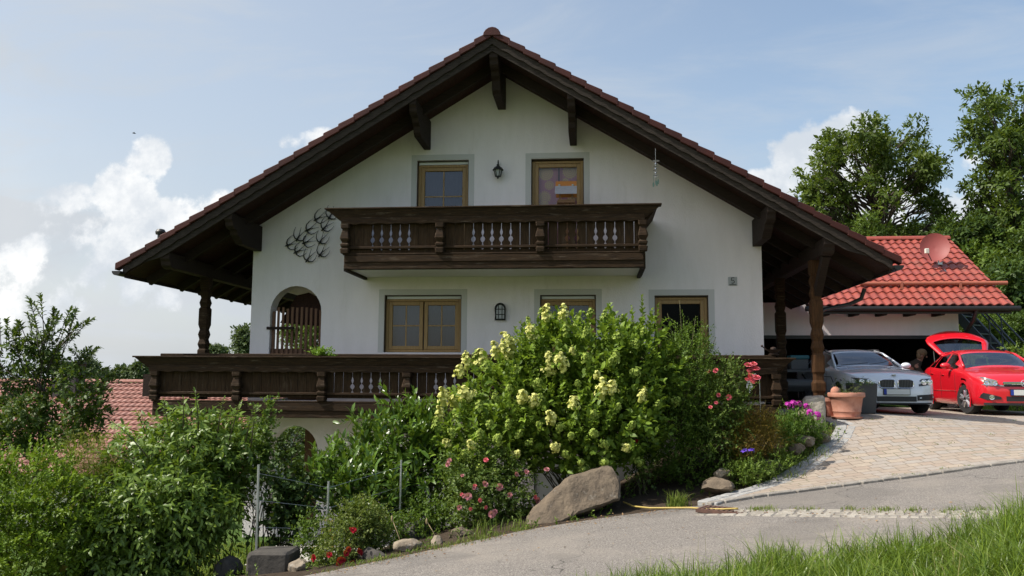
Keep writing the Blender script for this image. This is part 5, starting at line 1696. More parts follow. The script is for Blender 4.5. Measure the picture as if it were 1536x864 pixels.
def ell_points(ells, n, shell=.55, zmin=-99, front=None):
    """random points in a union of ellipsoids, weighted to the outer shell"""
    vol = np.array([e[3] * e[4] * e[5] for e in ells]); k = rng.choice(len(ells), n * 2, p=vol / vol.sum())
    E = np.array(ells)[k]
    d = nrmz(rng.normal(size=(n * 2, 3)))
    r = shell + (1 - shell) * rng.random(n * 2) ** .6
    d2 = d * r[:, None]
    Pn = E[:, :3] + d2 * E[:, 3:6]
    keep = Pn[:, 2] > zmin
    inside = np.zeros(len(Pn), bool)
    for e in ells:
        q = ((Pn - np.array(e[:3])) / np.array(e[3:6]))
        inside |= (q ** 2).sum(1) < (shell * .8) ** 2
    keep &= ~inside
    Pn, d = Pn[keep][:n], (d / E[:, 3:6])[keep][:n]
    return Pn, nrmz(d)


def shoots(P, D, l, nl, L, W, droop=.2, spread=.9, up=.1, size_t=.3, tip=1):
    """leaves set along shoots. P (n,3) bases, D (n,3) directions, l (n) lengths, nl leaves per shoot"""
    n = len(P)
    t = (np.arange(nl) + rng.random((n, nl)) * .6 + .3) / nl
    t = np.clip(t, 0, 1)
    l = l[:, None]
    pos = P[:, None] + D[:, None] * (l * t)[..., None]
    pos[..., 2] -= droop * l * t ** 2
    dd = D[:, None] + np.array([0, 0, -1.0]) * (2 * droop * t)[..., None]
    dd = nrmz(dd)
    a = np.arange(nl) * 2.4 + rng.random((n, 1)) * 6.28 + rng.normal(0, .35, (n, nl))
    ref = np.where(np.abs(dd[..., 2:3]) < .9, np.array([0, 0, 1.0]), np.array([1.0, 0, 0]))
    e1 = nrmz(np.cross(dd, ref)); e2 = np.cross(e1, dd)
    radial = e1 * np.cos(a)[..., None] + e2 * np.sin(a)[..., None]
    ld = nrmz(dd * (1 - spread * (1 - .6 * t * tip)[..., None] * .55) + radial * spread * (1 - .45 * t * tip)[..., None] + np.array([0, 0, up]))
    ln = nrmz(np.array([0, 0, 1.0]) * .8 + radial * -.25 + dd * .5 + rng.normal(0, .28, (n, nl, 3)))
    s = (1 - size_t * t) * rng.uniform(.5, 1.25, (n, nl))
    tone = np.clip(rng.normal(.45, .16, (n, 1)) + rng.normal(0, .12, (n, nl)) + .18 * (t - .5), 0, 1)
    return pos.reshape(-1, 3), ld.reshape(-1, 3), ln.reshape(-1, 3), (L * s).ravel(), (W * s).ravel(), tone.ravel()


def stems_mesh(paths, r0=.012, r1=.003, n=5):
    mb = MB()
    for p in paths:
        k = len(p)
        mb.tube([tuple(q) for q in p], [r0 + (r1 - r0) * i / (k - 1) for i in range(k)], n)
    return mb


def arch_path(a, b, lift=.15, k=6, wob=.03):
    a, b = np.array(a, float), np.array(b, float)
    t = np.linspace(0, 1, k)[:, None]
    p = a + (b - a) * t
    p[:, 2] += lift * np.sin(t[:, 0] * math.pi) * np.linalg.norm(b - a)
    p[1:-1] += rng.normal(0, wob, (k - 2, 3)) * np.linalg.norm(b - a)
    return p


def bush(name, label, cat, base, ells, n, slen, nl, L, W, m, droop=.15, upb=.3, spread=.9, shell=.5, group=None, stems=14, bark=None, inner=.35, extra=None, fold=.25, out=.6, zmin=-99, up=.1, size_t=.3, curl=.3):
    t = thing(name, label, cat, base, group)
    Pn, D = ell_points(ells, n, shell, zmin)
    d = nrmz(D * out + np.array([0, 0, upb]) + rng.normal(0, .35, D.shape))
    Pb = Pn - d * slen * .5
    parts = [shoots(Pb, d, slen * rng.uniform(.6, 1.3, len(Pb)), nl, L, W, droop, spread, up, size_t)]
    if inner:
        Pi, Di = ell_points(ells, int(n * inner), .05, zmin)
        di = nrmz(rng.normal(size=Di.shape) + np.array([0, 0, .3]))
        parts.append(shoots(Pi, di, slen * rng.uniform(.7, 1.2, len(Pi)), nl, L * 1.1, W * 1.1, droop, spread, up, size_t))
    if extra is not None:
        for (bp, dp, lp, nn) in extra:      # single long shoots that break the outline
            parts.append(shoots(np.array([bp], float), nrmz(np.array([dp], float)), np.array([lp]), nn, L * .9, W * .9, droop * .5, spread, up, .5))
    P, D_, N, LL, WW, tone = [np.concatenate(x) for x in zip(*parts)]
    V, q = leaf_geo(P, D_, N, LL, WW, fold, curl)
    np_mesh('foliage', V, q, m, t, tone=np.tile(tone, 3))
    ends = Pb[rng.choice(len(Pb), min(stems, len(Pb)), replace=False)]
    paths = [arch_path((base[0] + rng.normal(0, .12), base[1] + rng.normal(0, .08), base[2] - .05), e, .12) for e in ends]
    if extra is not None:
        for (bp, dp, lp, nn) in extra:
            dp = np.array(dp) / np.linalg.norm(dp); b_ = np.array(bp)
            paths.append(np.array([b_ - dp * .3, b_, b_ + dp * lp * .5 - np.array([0, 0, droop * .5 * lp * .25]), b_ + dp * lp - np.array([0, 0, droop * .5 * lp])]))
    obj('stems', stems_mesh(paths, .010, .003), bark or TWIG, t, smooth='all')
    return t


def scatter_parts(parent, name, variants, pts, dirs, scale=(.8, 1.2), mats=None):
    """copies of a small part (flower heads) on a plant, each a child of its own"""
    off = np.array(OFF[parent])
    for i, (p, d) in enumerate(zip(pts, dirs)):
        me = variants[i % len(variants)]
        o = link(name, me, parent)
        o.location = Vector(p) - Vector(off)
        o.rotation_mode = 'QUATERNION'
        o.rotation_quaternion = Vector(d).to_track_quat('Z', 'Y') @ Matrix.Rotation(random.uniform(0, 6.28), 3, 'Z').to_quaternion()
        s = random.uniform(*scale); o.scale = (s, s, s)


def flower_mat(name, a, b, trans=.3):
    return leaf_mat(name, a, b, trans=trans, rough=.6, spec=.2)


def proto_mesh(name, V, q, tone, m):
    o = np_mesh(name, V, q, m, tone=tone)
    me = o.data; bpy.data.objects.remove(o)
    return me


def panicle(m, h=.20, r=.085, n=150, pet=.021):
    """cone of many four-petalled florets"""
    k_ = 15
    tc = (np.arange(k_) + .3) / k_; ac = np.arange(k_) * 2.4 + rng.normal(0, .3, k_)
    j = rng.integers(0, k_, n)
    rr = r * (1 - tc[j] * .88) ** .6 * rng.uniform(.35, 1.2, n)
    a = ac[j] + rng.normal(0, .24, n); t = np.clip(tc[j] + rng.normal(0, .035, n), 0, 1)
    c = np.c_[rr * np.cos(a), rr * np.sin(a), t * h]
    out = nrmz(np.c_[np.cos(a), np.sin(a), .35 + t])
    P, D, N = [], [], []
    ref = nrmz(np.cross(out, rng.normal(size=(n, 3)))); r2 = np.cross(out, ref)
    for k in range(4):
        an = k * math.pi / 2
        P.append(c); D.append(ref * math.cos(an) + r2 * math.sin(an) + out * .25); N.append(out)
    P, D, N = map(np.concatenate, (P, D, N))
    V, q = leaf_geo(P, D, N, np.full(len(P), pet), np.full(len(P), pet * .95), .05, .1)
    tone = np.tile(rng.random(len(P)), 3)
    cr = np.array([[.4 * r * (1 - z * .9) * math.cos(x), .4 * r * (1 - z * .9) * math.sin(x), z * h] for z in np.linspace(-.3, .95, 6) for x in np.linspace(0, 6.28, 7)[:-1]])
    cq = np.array([[i * 6 + s, i * 6 + (s + 1) % 6, i * 6 + 6 + (s + 1) % 6, i * 6 + 6 + s] for i in range(5) for s in range(6)]) + len(V)
    V, q, tone = np.r_[V, cr], np.r_[q, cq], np.r_[tone, np.zeros(len(cq))]
    return proto_mesh('flower_head', V, q, tone, m)


def rosette(m, r=.045, rings=4, name='blossom'):
    P, D, N, L, W = [], [], [], [], []
    for k in range(rings):
        n = 4 + k * 2; el = rad(78 - k * 62 / max(1, rings - 1))
        for j in range(n):
            a = 6.28 * j / n + k * .5 + random.uniform(-.15, .15)
            d = np.array([math.cos(a) * math.cos(el), math.sin(a) * math.cos(el), math.sin(el)])
            P.append([0, 0, -.1 * r]); D.append(d); N.append([-math.cos(a) * math.sin(el), -math.sin(a) * math.sin(el), math.cos(el)])
            L.append(r * (.75 + .3 * k / rings)); W.append(r * (.75 + .15 * k))
    P, D, N = np.array(P, float), np.array(D, float), -np.array(N, float)
    V, q = leaf_geo(P, D, -N, np.array(L), np.array(W), .22, -.5)
    return proto_mesh(name, V, q, np.tile(rng.random(len(P)), 3), m)


def cluster(m, n=14, r=.06, pet=.022, name='blossom'):
    """rounded head of many five-petalled flowers"""
    d = nrmz(rng.normal(size=(n, 3)) + np.array([0, 0, .9])); c = d * r * rng.uniform(.7, 1, (n, 1))
    ref = nrmz(np.cross(d, rng.normal(size=(n, 3)))); r2 = np.cross(d, ref)
    P, D, N = [], [], []
    for k in range(5):
        an = k * 2 * math.pi / 5
        P.append(c); D.append(ref * math.cos(an) + r2 * math.sin(an) + d * .2); N.append(d)
    P, D, N = map(np.concatenate, (P, D, N))
    V, q = leaf_geo(P, D, N, np.full(len(P), pet), np.full(len(P), pet * .85), .08, .2)
    return proto_mesh(name, V, q, np.tile(rng.random(len(P)), 3), m)


# ------------------------------------------------------------------ rocks
def rock(label, loc, size, seed, m=STONE, rough=.22, rz=0.0, sub=4, cut=7, cat='boulder', name='boulder', hull=None):
    r = np.random.default_rng(seed)
    bm = bmesh.new()
    if hull is not None:
        for p in hull: bm.verts.new(p)
        bmesh.ops.convex_hull(bm, input=bm.verts)
        bmesh.ops.triangulate(bm, faces=bm.faces)
        bmesh.ops.bevel(bm, geom=bm.edges, offset=.03, segments=1, affect='EDGES')
        bmesh.ops.triangulate(bm, faces=bm.faces)
        for _ in range(4): bmesh.ops.subdivide_edges(bm, edges=[e for e in bm.edges if e.calc_length() > .05], cuts=1); bmesh.ops.triangulate(bm, faces=bm.faces)
    else:
        bmesh.ops.create_icosphere(bm, subdivisions=sub, radius=1)
        planes = [(Vector(nrmz(r.normal(size=3))), r.uniform(.55, .85)) for _ in range(cut)]
        for v in bm.verts:
            for n, d in planes:
                k = v.co.dot(n)
                if k > d: v.co -= n * (k - d) * .92
            v.co = Vector((v.co.x * size[0], v.co.y * size[1], v.co.z * size[2]))
    from mathutils import noise as mn
    o_ = Vector((seed * 3.1, seed * 1.7, 0))
    sc_ = min(size) if hull is None else .5
    for v in bm.verts:
        nv = mn.noise_vector((v.co / sc_) * 1.6 + o_)
        n2 = mn.noise_vector((v.co / sc_) * 5 + o_)
        n3 = mn.noise_vector((v.co / sc_) * 13 + o_)
        v.co += nv * rough * sc_ * .30 + n2 * rough * sc_ * .13 + n3 * rough * sc_ * .05
    me = bpy.data.meshes.new(name); bmesh.ops.recalc_face_normals(bm, faces=bm.faces); bm.to_mesh(me); bm.free()
    for p in me.polygons: p.use_smooth = True
    me.set_sharp_from_angle(angle=rad(22))
    me.materials.append(m)
    o = link(name, me); o.location = loc; o.rotation_euler = (0, 0, rz)
    return tag(o, label, cat)


# great slab by the road
sl_c = at(858, 750, 11.75)
def sp(px, py, Y): q = at(px, py, Y); return (q.x - sl_c.x, q.y - sl_c.y, q.z - sl_c.z)
rock('huge tilted brown rock slab leaning at the road edge below the hydrangea', tuple(sl_c), None, 3, STONE, .20,
     hull=[sp(788, 796, 11.25), sp(786, 775, 11.5), sp(850, 716, 11.6), sp(915, 697, 11.8), sp(930, 722, 11.7), sp(932, 748, 11.55), sp(860, 775, 11.3), sp(800, 800, 11.2),
           sp(800, 770, 12.1), sp(860, 712, 12.2), sp(918, 700, 12.3), sp(930, 750, 12.1), sp(820, 800, 12.0)])
for k, (px, py, Y, s, lab, m_) in enumerate([
        (612, 820, 10.4, (.19, .13, .10), 'rounded brown stone at the road edge below the laurel', STONE2), (655, 814, 10.65, (.12, .10, .09), 'brown stone lying right of the rounded one at the road edge', STONE2),
        (560, 834, 10.3, (.24, .14, .11), 'long dark flat stone beside the red roses', STONE3), (690, 803, 11.0, (.20, .15, .10), 'grey flat stone between road edge and pale pink rose', STONE),
        (448, 850, 9.9, (.13, .12, .14), 'pale upright stone left of the red roses', STONE2), (345, 858, 10.6, (.2, .2, .2), 'dark stone on the lawn under the arching shrub', STONE3),
        (625, 800, 11.7, (.36, .2, .20), 'broad dark stone in shade behind the road edge stones', STONE3),
        (1078, 729, 12.35, (.32, .20, .13), 'long brown stone at the bed edge under the blue flowers', STONE), (1085, 710, 12.9, (.16, .14, .12), 'smaller stone resting behind the long brown one', STONE2),
        (1205, 660, 14.1, (.22, .16, .11), 'sunlit pale stone below the magenta phlox', STONE2), (1232, 657, 14.45, (.17, .13, .10), 'tan stone at the kerb beside the sunlit pale one', STONE2),
        (1195, 673, 13.8, (.16, .13, .10), 'brown stone in front of the sunlit pale one', STONE), (1150, 700, 13.3, (.25, .18, .14), 'dim grey stone behind the drive edge weeds', STONE3),
        (1040, 690, 13.6, (.22, .2, .18), 'dark stone deep in the bed right of the slab', STONE3)]):
    c = at(px, py, Y)
    rock(lab, (c.x, Y, c.z), s, 20 + k, m_, .42, rz=k * 1.3, sub=4, cut=11)
c = at(410, 845, 10.0)
rock('dark squared stone block carrying the left fence post', (c.x - .05, 10.1, c.z - .05), None, 77, STONE3, .05, hull=[(x, y, z) for x in (-.26, .26) for y in (-.2, .25) for z in (-.3, .19 + .03 * x)], name='stone_block', cat='stone block')
c = at(1220, 610, 15.25)
gz = hz(c.x, 15.25)
rock('rough granite pillar stub standing left of the terracotta pot', (c.x, 15.3, gz), None, 91, PALEGRAN, .16, hull=[(-.20, -.17, -.2), (.2, -.17, -.2), (-.2, .17, -.2), (.2, .17, -.2), (-.19, -.15, .50), (.18, -.15, .56), (-.12, .15, .58), (.19, .15, .57), (-.21, -.05, .42), (-.02, -.2, .2)], name='stone_pillar', cat='stone pillar')
c = at(1205, 625, 14.9)
rock('tan lumpy stone leaning on the granite pillar stub', (c.x, 14.9, c.z - .05), (.17, .14, .17), 55, STONE2, .3, sub=3)

# ------------------------------------------------------------------ pots by the drive
def potted(name, label, loc, prof, m, soil_r, soil_z, plants):
    t = thing(name, label, 'plant pot', loc, local=True)
    mb = MB(); mb.lathe(prof, 36); obj('pot', mb, m, t, smooth=True)
    mb = MB(); mb.lathe([(0, soil_z), (soil_r, soil_z)], 20); obj('soil', mb, SOIL, t)
    return t


LG_GREY = leaf_mat('grey_green_needles', (.060, .095, .045), (.105, .135, .060))
LG_CONI = leaf_mat('juniper_green', (.035, .085, .020), (.070, .130, .030))


def tuft(parent, name, c, n, l, m, spread=.6, L=.06, W=.008, r=.05, nl=10, droop=.3):
    Pn = np.array(c) + np.c_[rng.normal(0, r, (n, 2)), np.zeros(n)]
    d = nrmz(np.c_[rng.normal(0, spread, (n, 2)), np.ones(n)])
    P, D, N, LL, WW, tone = shoots(Pn, d, l * rng.uniform(.6, 1.2, n), nl, L, W, droop)
    V, q = leaf_geo(P, D, N, LL, WW)
    np_mesh(name, V, q, m, parent, tone=np.tile(tone, 3))


c = at(1272, 629, 15.7)
PX_, PY_, PZ_ = c.x, 15.75, hz(c.x, 15.75) + .05
hgt = at(1272, 589, 15.7).z - PZ_
wd = (at(1299.5, 590, 15.7).x - at(1244.5, 590, 15.7).x) / 2
t = potted('terracotta_pot', 'large terracotta pot with sparse green plants in front of the silver car', (PX_, PY_, PZ_),
           [(0, 0), (wd * .70, 0), (wd * .72, .02), (wd * .70, .04), (wd * .74, hgt * .22), (wd * .765, hgt * .24), (wd * .765, hgt * .28), (wd * .76, hgt * .30), (wd * .87, hgt * .78), (wd * .90, hgt * .80), (wd * .985, hgt * .83), (wd, hgt * .86), (wd, hgt * .97), (wd * .98, hgt), (wd * .90, hgt), (wd * .87, hgt * .93), (wd * .86, hgt * .9)], TERRA, wd * .87, hgt * .9, None)
tuft(t, 'plant', (-.02, 0, hgt * .9), 26, .30, LG_GREY, .75, .055, .010, .12)
tuft(t, 'tall_stem', (-.10, 0, hgt * .9), 5, .62, LG_GREY, .18, .07, .008, .05)
m = MB(); m.ball((-.16, .1, hgt * 1.02), (.09, .09, .10), 12, 8); obj('clay_ornament', m, TERRA, t, smooth='all')
m = MB(); m.lathe([(0, 0), (wd * .82, 0), (wd * .86, .03), (wd * .80, .03), (0, .015)], 28, (0, 0, -.012)); obj('saucer', m, TERRA, t, smooth=True)
c = at(1246, 615, 15.9)
t = potted('terracotta_pot', 'small old terracotta pot half hidden behind the large one', (c.x - .02, 16.05, hz(c.x, 16.05) + .05), [(0, 0), (.13, 0), (.17, .26), (.20, .27), (.20, .34), (.17, .34), (.16, .31)], TERRA, .16, .30, None)
tuft(t, 'plant', (0, 0, .3), 14, .22, LG_GREY, .6, .05, .012, .05)
m = MB(); m.tube([(-.1, .05, .3), (-.12, .05, .62), (-.04, .05, .72), (.1, .05, .72), (.14, .05, .62)], .012, 7); obj('handle', m, IRON, t, smooth=True)
c = at(1299, 627, 16.2)
zt = at(1299, 575, 16.2).z; z0 = hz(c.x, 16.4) + .05
w0 = (at(1318, 600, 16.2).x - at(1280, 600, 16.2).x) / 2
t = thing('square_planter', 'tall tapered dark grey planter with a low juniper beside the terracotta pot', 'planter', (c.x, 16.4, z0), local=True)
h_ = zt - z0
m = MB(); w1 = w0 * .83
vs = [(sx * w, sy * w, z) for w, z in ((w1, 0), (w0, h_), (w0 * .88, h_), (w0 * .86, h_ - .06)) for sx, sy in ((-1, -1), (1, -1), (1, 1), (-1, 1))]
m.add(vs, [(0, 3, 2, 1)] + [(k * 4 + j, k * 4 + (j + 1) % 4, k * 4 + 4 + (j + 1) % 4, k * 4 + 4 + j) for k in range(3) for j in range(4)] + [(12, 13, 14, 15)])
obj('planter_box', m, GREYPOT, t, bevel=.012)
tuft(t, 'juniper', (-.08, -.05, h_ - .05), 110, .24, LG_CONI, 1.0, .035, .010, .15, 12)
# plants standing on the lower balcony
c = at(485, 536, 15.3)
t = thing('balcony_plant', 'bright green leafy plant growing on the lower balcony rail by the gate', 'plant', (c.x, 15.2, c.z), local=True)
LG_BR = leaf_mat('bright_leaf', (.085, .185, .030), (.150, .270, .045))
tuft(t, 'foliage', (-.02, 0, .02), 60, .26, LG_BR, .55, .055, .035, .06, 9)
tuft(t, 'foliage', (.18, 0, .02), 18, .09, LG_BR, .9, .04, .028, .05, 6)
m = MB(); m.lathe([(0, 0), (.1, 0), (.12, .06), (.10, .06)], 14, (0, 0, -.05)); obj('pot', m, TERRA, t, smooth=True)

# clutter under the eave roof beside the garage
GRY = mat('mower_grey', (.10, .105, .11), .5); TEAL = mat('teal_plastic', (.035, .16, .19), .5); BLK = BLACKP
c = at(1197, 595, 19.5); g_ = hz(c.x, 19.5) + .05
t = thing('garden_barrow', 'dark wheeled garden cart in shade behind the carved post', 'cart', (c.x, 19.5, g_), local=True)
m = MB(); m.prism([(-.45, .48), (-.3, .36), (.3, .36), (.5, .62), (.42, .64), (-.45, .60)], 'x', -.35, .35); obj('tub', m, GRY, t, bevel=.02)
m = MB()
for s in (-1, 1): m.tube([(s * .3, .45, .5), (s * .28, .3, .05)], .018, 7); m.tube([(s * .3, -.3, .36), (s * .3, .8, .75)], .02, 7)
obj('frame', m, IRON, t)
m = MB(); m.lathe([(.09, -.04), (.17, -.05), (.2, 0), (.17, .05), (.09, .04)], 20, (.1, -.35, .2), 'x'); obj('wheel', m, TYRE, t, smooth=True)
c = at(1199, 550, 20.2)
t = thing('workbench', 'old grey workbench in the shade beside the garage opening', 'workbench', (c.x, 20.4, g_), local=True)
m = MB(); m.box(-.5, .5, -.3, .3, .80, .86); obj('top', m, GRY, t)
for sx in (-.44, .44):
    for sy in (-.24, .24): m = MB(); m.box(sx - .03, sx + .03, sy - .03, sy + .03, 0, .80); obj('leg', m, EAVEWOOD, t)
t = thing('storage_box', 'grey box with a teal lid standing on the workbench', 'box', (c.x, 20.3, g_ + .862), local=True)
m = MB(); m.box(-.2, .2, -.15, .15, 0, .24); obj('box_body', m, GRY, t, bevel=.01); m = MB(); m.box(-.22, .22, -.17, .17, .241, .33); obj('lid', m, TEAL, t, bevel=.02)
t = thing('paint_can', 'pale metal can next to the teal lidded box', 'can', (c.x + .33, 20.2, g_ + .862), local=True)
m = MB(); m.lathe([(0, 0), (.07, 0), (.07, .16), (.06, .17), (0, .17)], 16); obj('can_body', m, SHUTTER, t, smooth=True); m = MB(); m.tube([(-.07, 0, .13), (-.06, 0, .22), (.06, 0, .22), (.07, 0, .13)], .004, 5); obj('handle', m, STEEL, t)

# yellow hose, drain, fence
hp_ = [(935, 737, 12.1), (950, 748, 11.75), (975, 755, 11.55), (1005, 759, 11.45), (1035, 761, 11.35), (1060, 766, 11.15), (1085, 769, 11.05), (1112, 768, 11.0)]
pts = [at(a, b, y) for a, b, y in hp_]
fine = []
for i in range(len(pts) - 1):
    for s in range(6):
        q = pts[i].lerp(pts[i + 1], s / 6); fine.append((q.x, q.y, max(hz(q.x, q.y) + .045, 0 * q.z - 9)))
tag(obj('garden_hose', MB().tube(fine, .0115, 8), mat('yellow_hose', (.42, .31, .075), .5), smooth='all'), 'yellow garden hose running from the bed onto the road drain', 'hose')
c = (1.62, 11.08); g_ = hz(*c) + .03
t = thing('drain_grate', 'rusty iron drain grate in the gutter under the hose end', 'drain', (c[0], c[1], g_), local=True, rz=rad(-27))
RUST = mat('rusty_grate', (.13, .065, .045), .85, var=(.07, .04, .03), vscale=10)
m = MB(); m.box(-.30, .30, -.20, -.17, -.03, .012); m.box(-.30, .30, .17, .20, -.03, .012); m.box(-.30, -.27, -.17, .17, -.03, .012); m.box(.27, .30, -.17, .17, -.03, .012); obj('grate_frame', m, RUST, t)
m = MB()
for i in range(9): m.box(-.262 + i * .062, -.225 + i * .062, -.169, .169, -.03, .008)
m.box(-.269, .269, -.015, .015, -.03, .004); obj('bars', m, RUST, t)
m = MB(); m.box(-.268, .268, -.168, .168, -.04, -.008); obj('shaft', m, BLACKM, t)
t = thing('wire_fence', 'thin wire fence with grey steel posts behind the road edge', 'fence', (-3.6, 11, -2.2))
fp = [at(387, 775, 10.15), at(491, 780, 10.9), at(600, 750, 11.9)]
tops = [at(388, 697, 10.15), at(493, 722, 10.9), at(602, 690, 11.9)]
for a, b in zip(fp, tops):
    m = MB(); m.tube([(a.x, a.y, hz(a.x, a.y) - .1), (b.x, a.y, b.z)], .016, 8); obj('post', m, STEEL, t, smooth=True)
for f in (.08, .33, .58, .83):
    m = MB(); m.tube([(b.x, b.y, b.z - (b.z - hz(b.x, b.y)) * f) for b in tops], .0022, 5); obj('wire', m, STEEL, t)
c = at(1124, 575, 13.7)
t = thing('garden_stake', 'white hanging heart ornament on a thin stake among the pink roses', 'ornament', (c.x, 13.7, hz(c.x, 13.7)), local=True)
zz = c.z - hz(c.x, 13.7)
m = MB(); m.tube([(.16, 0, 0), (.16, 0, zz + .1), (.1, 0, zz + .15), (0, 0, zz + .12)], .0045, 6); obj('stake', m, STEEL, t)
m = MB(); m.prism([(0, -.16), (.05, -.06), (.045, -.01), (.02, 0), (0, -.02), (-.02, 0), (-.045, -.01), (-.05, -.06)], 'y', -.01, .01); m.ball((0, 0, .05), (.05, .02, .05)); m.v = [(p[0], p[1], p[2] + zz) for p in m.v]; obj('heart', m, WHITE, t)
# drying stalks
for k, (px, py0_, py1_, Y, lab) in enumerate([(588, 778, 832, 10.4, 'dry seed stalk leaning at the road edge beside the rounded stone'), (640, 782, 815, 10.7, 'dry forked seed stalk right of the rounded stone')]):
    a, b = at(px, py0_, Y), at(px + 16, py1_, Y)
    m = MB(); m.tube([(b.x, Y, b.z), ((a.x + b.x) / 2 + .02, Y, (a.z + b.z) / 2), (a.x, Y, a.z)], .006, 5); m.ball((a.x, Y, a.z), (.014, .014, .04), 8, 6)
    tag(obj('dry_stalk', m, mat('dry_straw', (.30, .235, .12), .9) if k == 0 else MATS['dry_straw'], smooth='all'), lab, 'stalk', 'dry stalks by the road')
c = at(201, 200, 60)
t = thing('flying_bird', 'tiny dark bird gliding in the sky above the left cloud', 'bird', tuple(c), local=True)
m = MB(); m.tube([(-.3, 0, 0), (-.1, 0, .03), (.15, 0, .02), (.32, 0, .0)], [.02, .09, .08, .02], 8); m.grid([[(-.12 + .1 * abs(q) / 4, q * .2, .05 + .12 * (1 - (abs(q) / 4 - .6) ** 2)), (.1 - .05 * abs(q) / 4, q * .2, .04 + .12 * (1 - (abs(q) / 4 - .6) ** 2))] for q in range(-4, 5)]); obj('body', m, IRON, t, smooth='all'); t.rotation_euler = (.2, 0, .6); t.scale = (.45, .45, .45)

# ------------------------------------------------------------------ shrubs and flowers of the bed
def E(px, py, rx, ry, Y, dep=None):
    c = at(px, py, Y); k = Y / 1250
    return (c.x, c.y, c.z, rx * k, dep if dep else rx * k * .8, ry * k)


def surf(px, py, ells, push=.0):
    """first point of the shrub's envelope seen at a pixel"""
    d = at(px, py, 1.0); best = None
    for e in ells:
        c, r = Vector(e[:3]), Vector(e[3:6])
        o = Vector((-c.x / r.x, -c.y / r.y, -c.z / r.z)); v = Vector((d.x / r.x, d.y / r.y, d.z / r.z))
        A, B_, C_ = v.dot(v), 2 * o.dot(v), o.dot(o) - 1
        D = B_ * B_ - 4 * A * C_
        if D < 0: continue
        tt_ = (-B_ - math.sqrt(D)) / (2 * A)
        if best is None or tt_ < best[0]:
            p = d * tt_; n = Vector(((p.x - c.x) / r.x ** 2, (p.y - c.y) / r.y ** 2, (p.z - c.z) / r.z ** 2)).normalized()
            best = (tt_, p, n)
    if best is None:
        e = min(ells, key=lambda e: (at(px, py, e[1]) - Vector(e[:3])).length); p = at(px, py, e[1] - e[4] * .3)
        return p, Vector((0, -.5, .8))
    return best[1] - best[2] * push, best[2]


def flowers(plant, name, variants, pxs, ells, push=.0, up=.7, scale=(.8, 1.15)):
    P_, D_ = [], []
    for a, b in pxs:
        p, n = surf(a, b, ells, push)
        P_.append(tuple(p)); D_.append(tuple((n + Vector((0, -.15, up))).normalized()))
    scatter_parts(plant, name, variants, P_, D_, scale)


def base_at(px, Y):
    x = at(px, 600, Y).x
    return (x, Y, hz(x, Y))


LG_HYD = leaf_mat('hydrangea_leaf', (.046, .096, .014), (.115, .190, .030), trans=.4, gain=1.75)
HYD_FL = flower_mat('hydrangea_floret', (.40, .47, .16), (.60, .64, .35), .4)
HYD_GR = flower_mat('hydrangea_floret_green', (.12, .215, .045), (.27, .36, .10), .3)
eh = [E(885, 572, 105, 98, 13.2, .95), E(775, 605, 88, 72, 12.9, .85), E(880, 640, 120, 68, 12.7, .8), E(735, 668, 70, 62, 12.5, .7), E(960, 570, 60, 90, 13.5, .8), E(820, 540, 60, 60, 13.1, .7)]
b0 = (-.3, 13.0, hz(-.3, 13.0))
hyd = bush('hydrangea_shrub', 'huge hydrangea shrub with lime white flower heads in front of the house', 'shrub', b0, eh, 1500, .38, 10, .130, .080, LG_HYD, .12, .55, stems=34, shell=.62, inner=.45,
           extra=[((.75, 13.3, .75), (-.02, 0, 1), .62, 22), ((.62, 13.3, .7), (-.1, 0, 1), .5, 18), ((.95, 13.4, .75), (.12, 0, 1), .5, 18), ((.8, 13.2, .8), (.3, -.1, 1), .35, 14)])
heads = [(820, 482), (846, 478), (800, 506), (772, 520), (700, 548), (722, 542), (746, 538), (770, 532), (690, 562), (665, 602), (690, 606), (706, 596), (783, 600), (797, 606), (820, 562), (846, 550), (831, 546), (862, 611), (830, 632), (902, 596), (916, 591),
         (934, 482), (886, 472), (906, 482), (868, 488), (852, 503), (731, 556), (660, 626), (655, 642), (682, 652), (722, 656), (746, 662), (760, 641), (790, 666), (771, 682), (800, 690), (722, 702), (742, 706), (701, 682), (890, 652), (906, 666), (936, 671), (872, 690),
         (842, 642), (921, 541), (950, 562), (982, 612), (1008, 602), (676, 667), (926, 616), (812, 470), (795, 488), (715, 535), (757, 527), (876, 700), (835, 670), (858, 655), (812, 640), (745, 600), (720, 615), (840, 520), (880, 540), (895, 565), (868, 578), (805, 580), (775, 560), (950, 520), (965, 505), (925, 510), (960, 600), (945, 640), (890, 625), (815, 605), (765, 585), (690, 630), (735, 640), (710, 670), (775, 655), (850, 680), (905, 690), (955, 690), (880, 505), (915, 545), (860, 530)]
pan = [panicle(HYD_FL, .19, .085), panicle(HYD_FL, .22, .085), panicle(HYD_FL, .16, .095)]
pan2 = [panicle(HYD_GR, .18, .075, 120), panicle(HYD_GR, .15, .08, 110)]
flowers(hyd, 'flower_head', pan, heads[:21], eh, -.06, .8, (.95, 1.35))
flowers(hyd, 'flower_head', pan2 + pan2 + pan2 + pan[:1], heads[21:], eh, -.03, .7, (.6, 1.0))

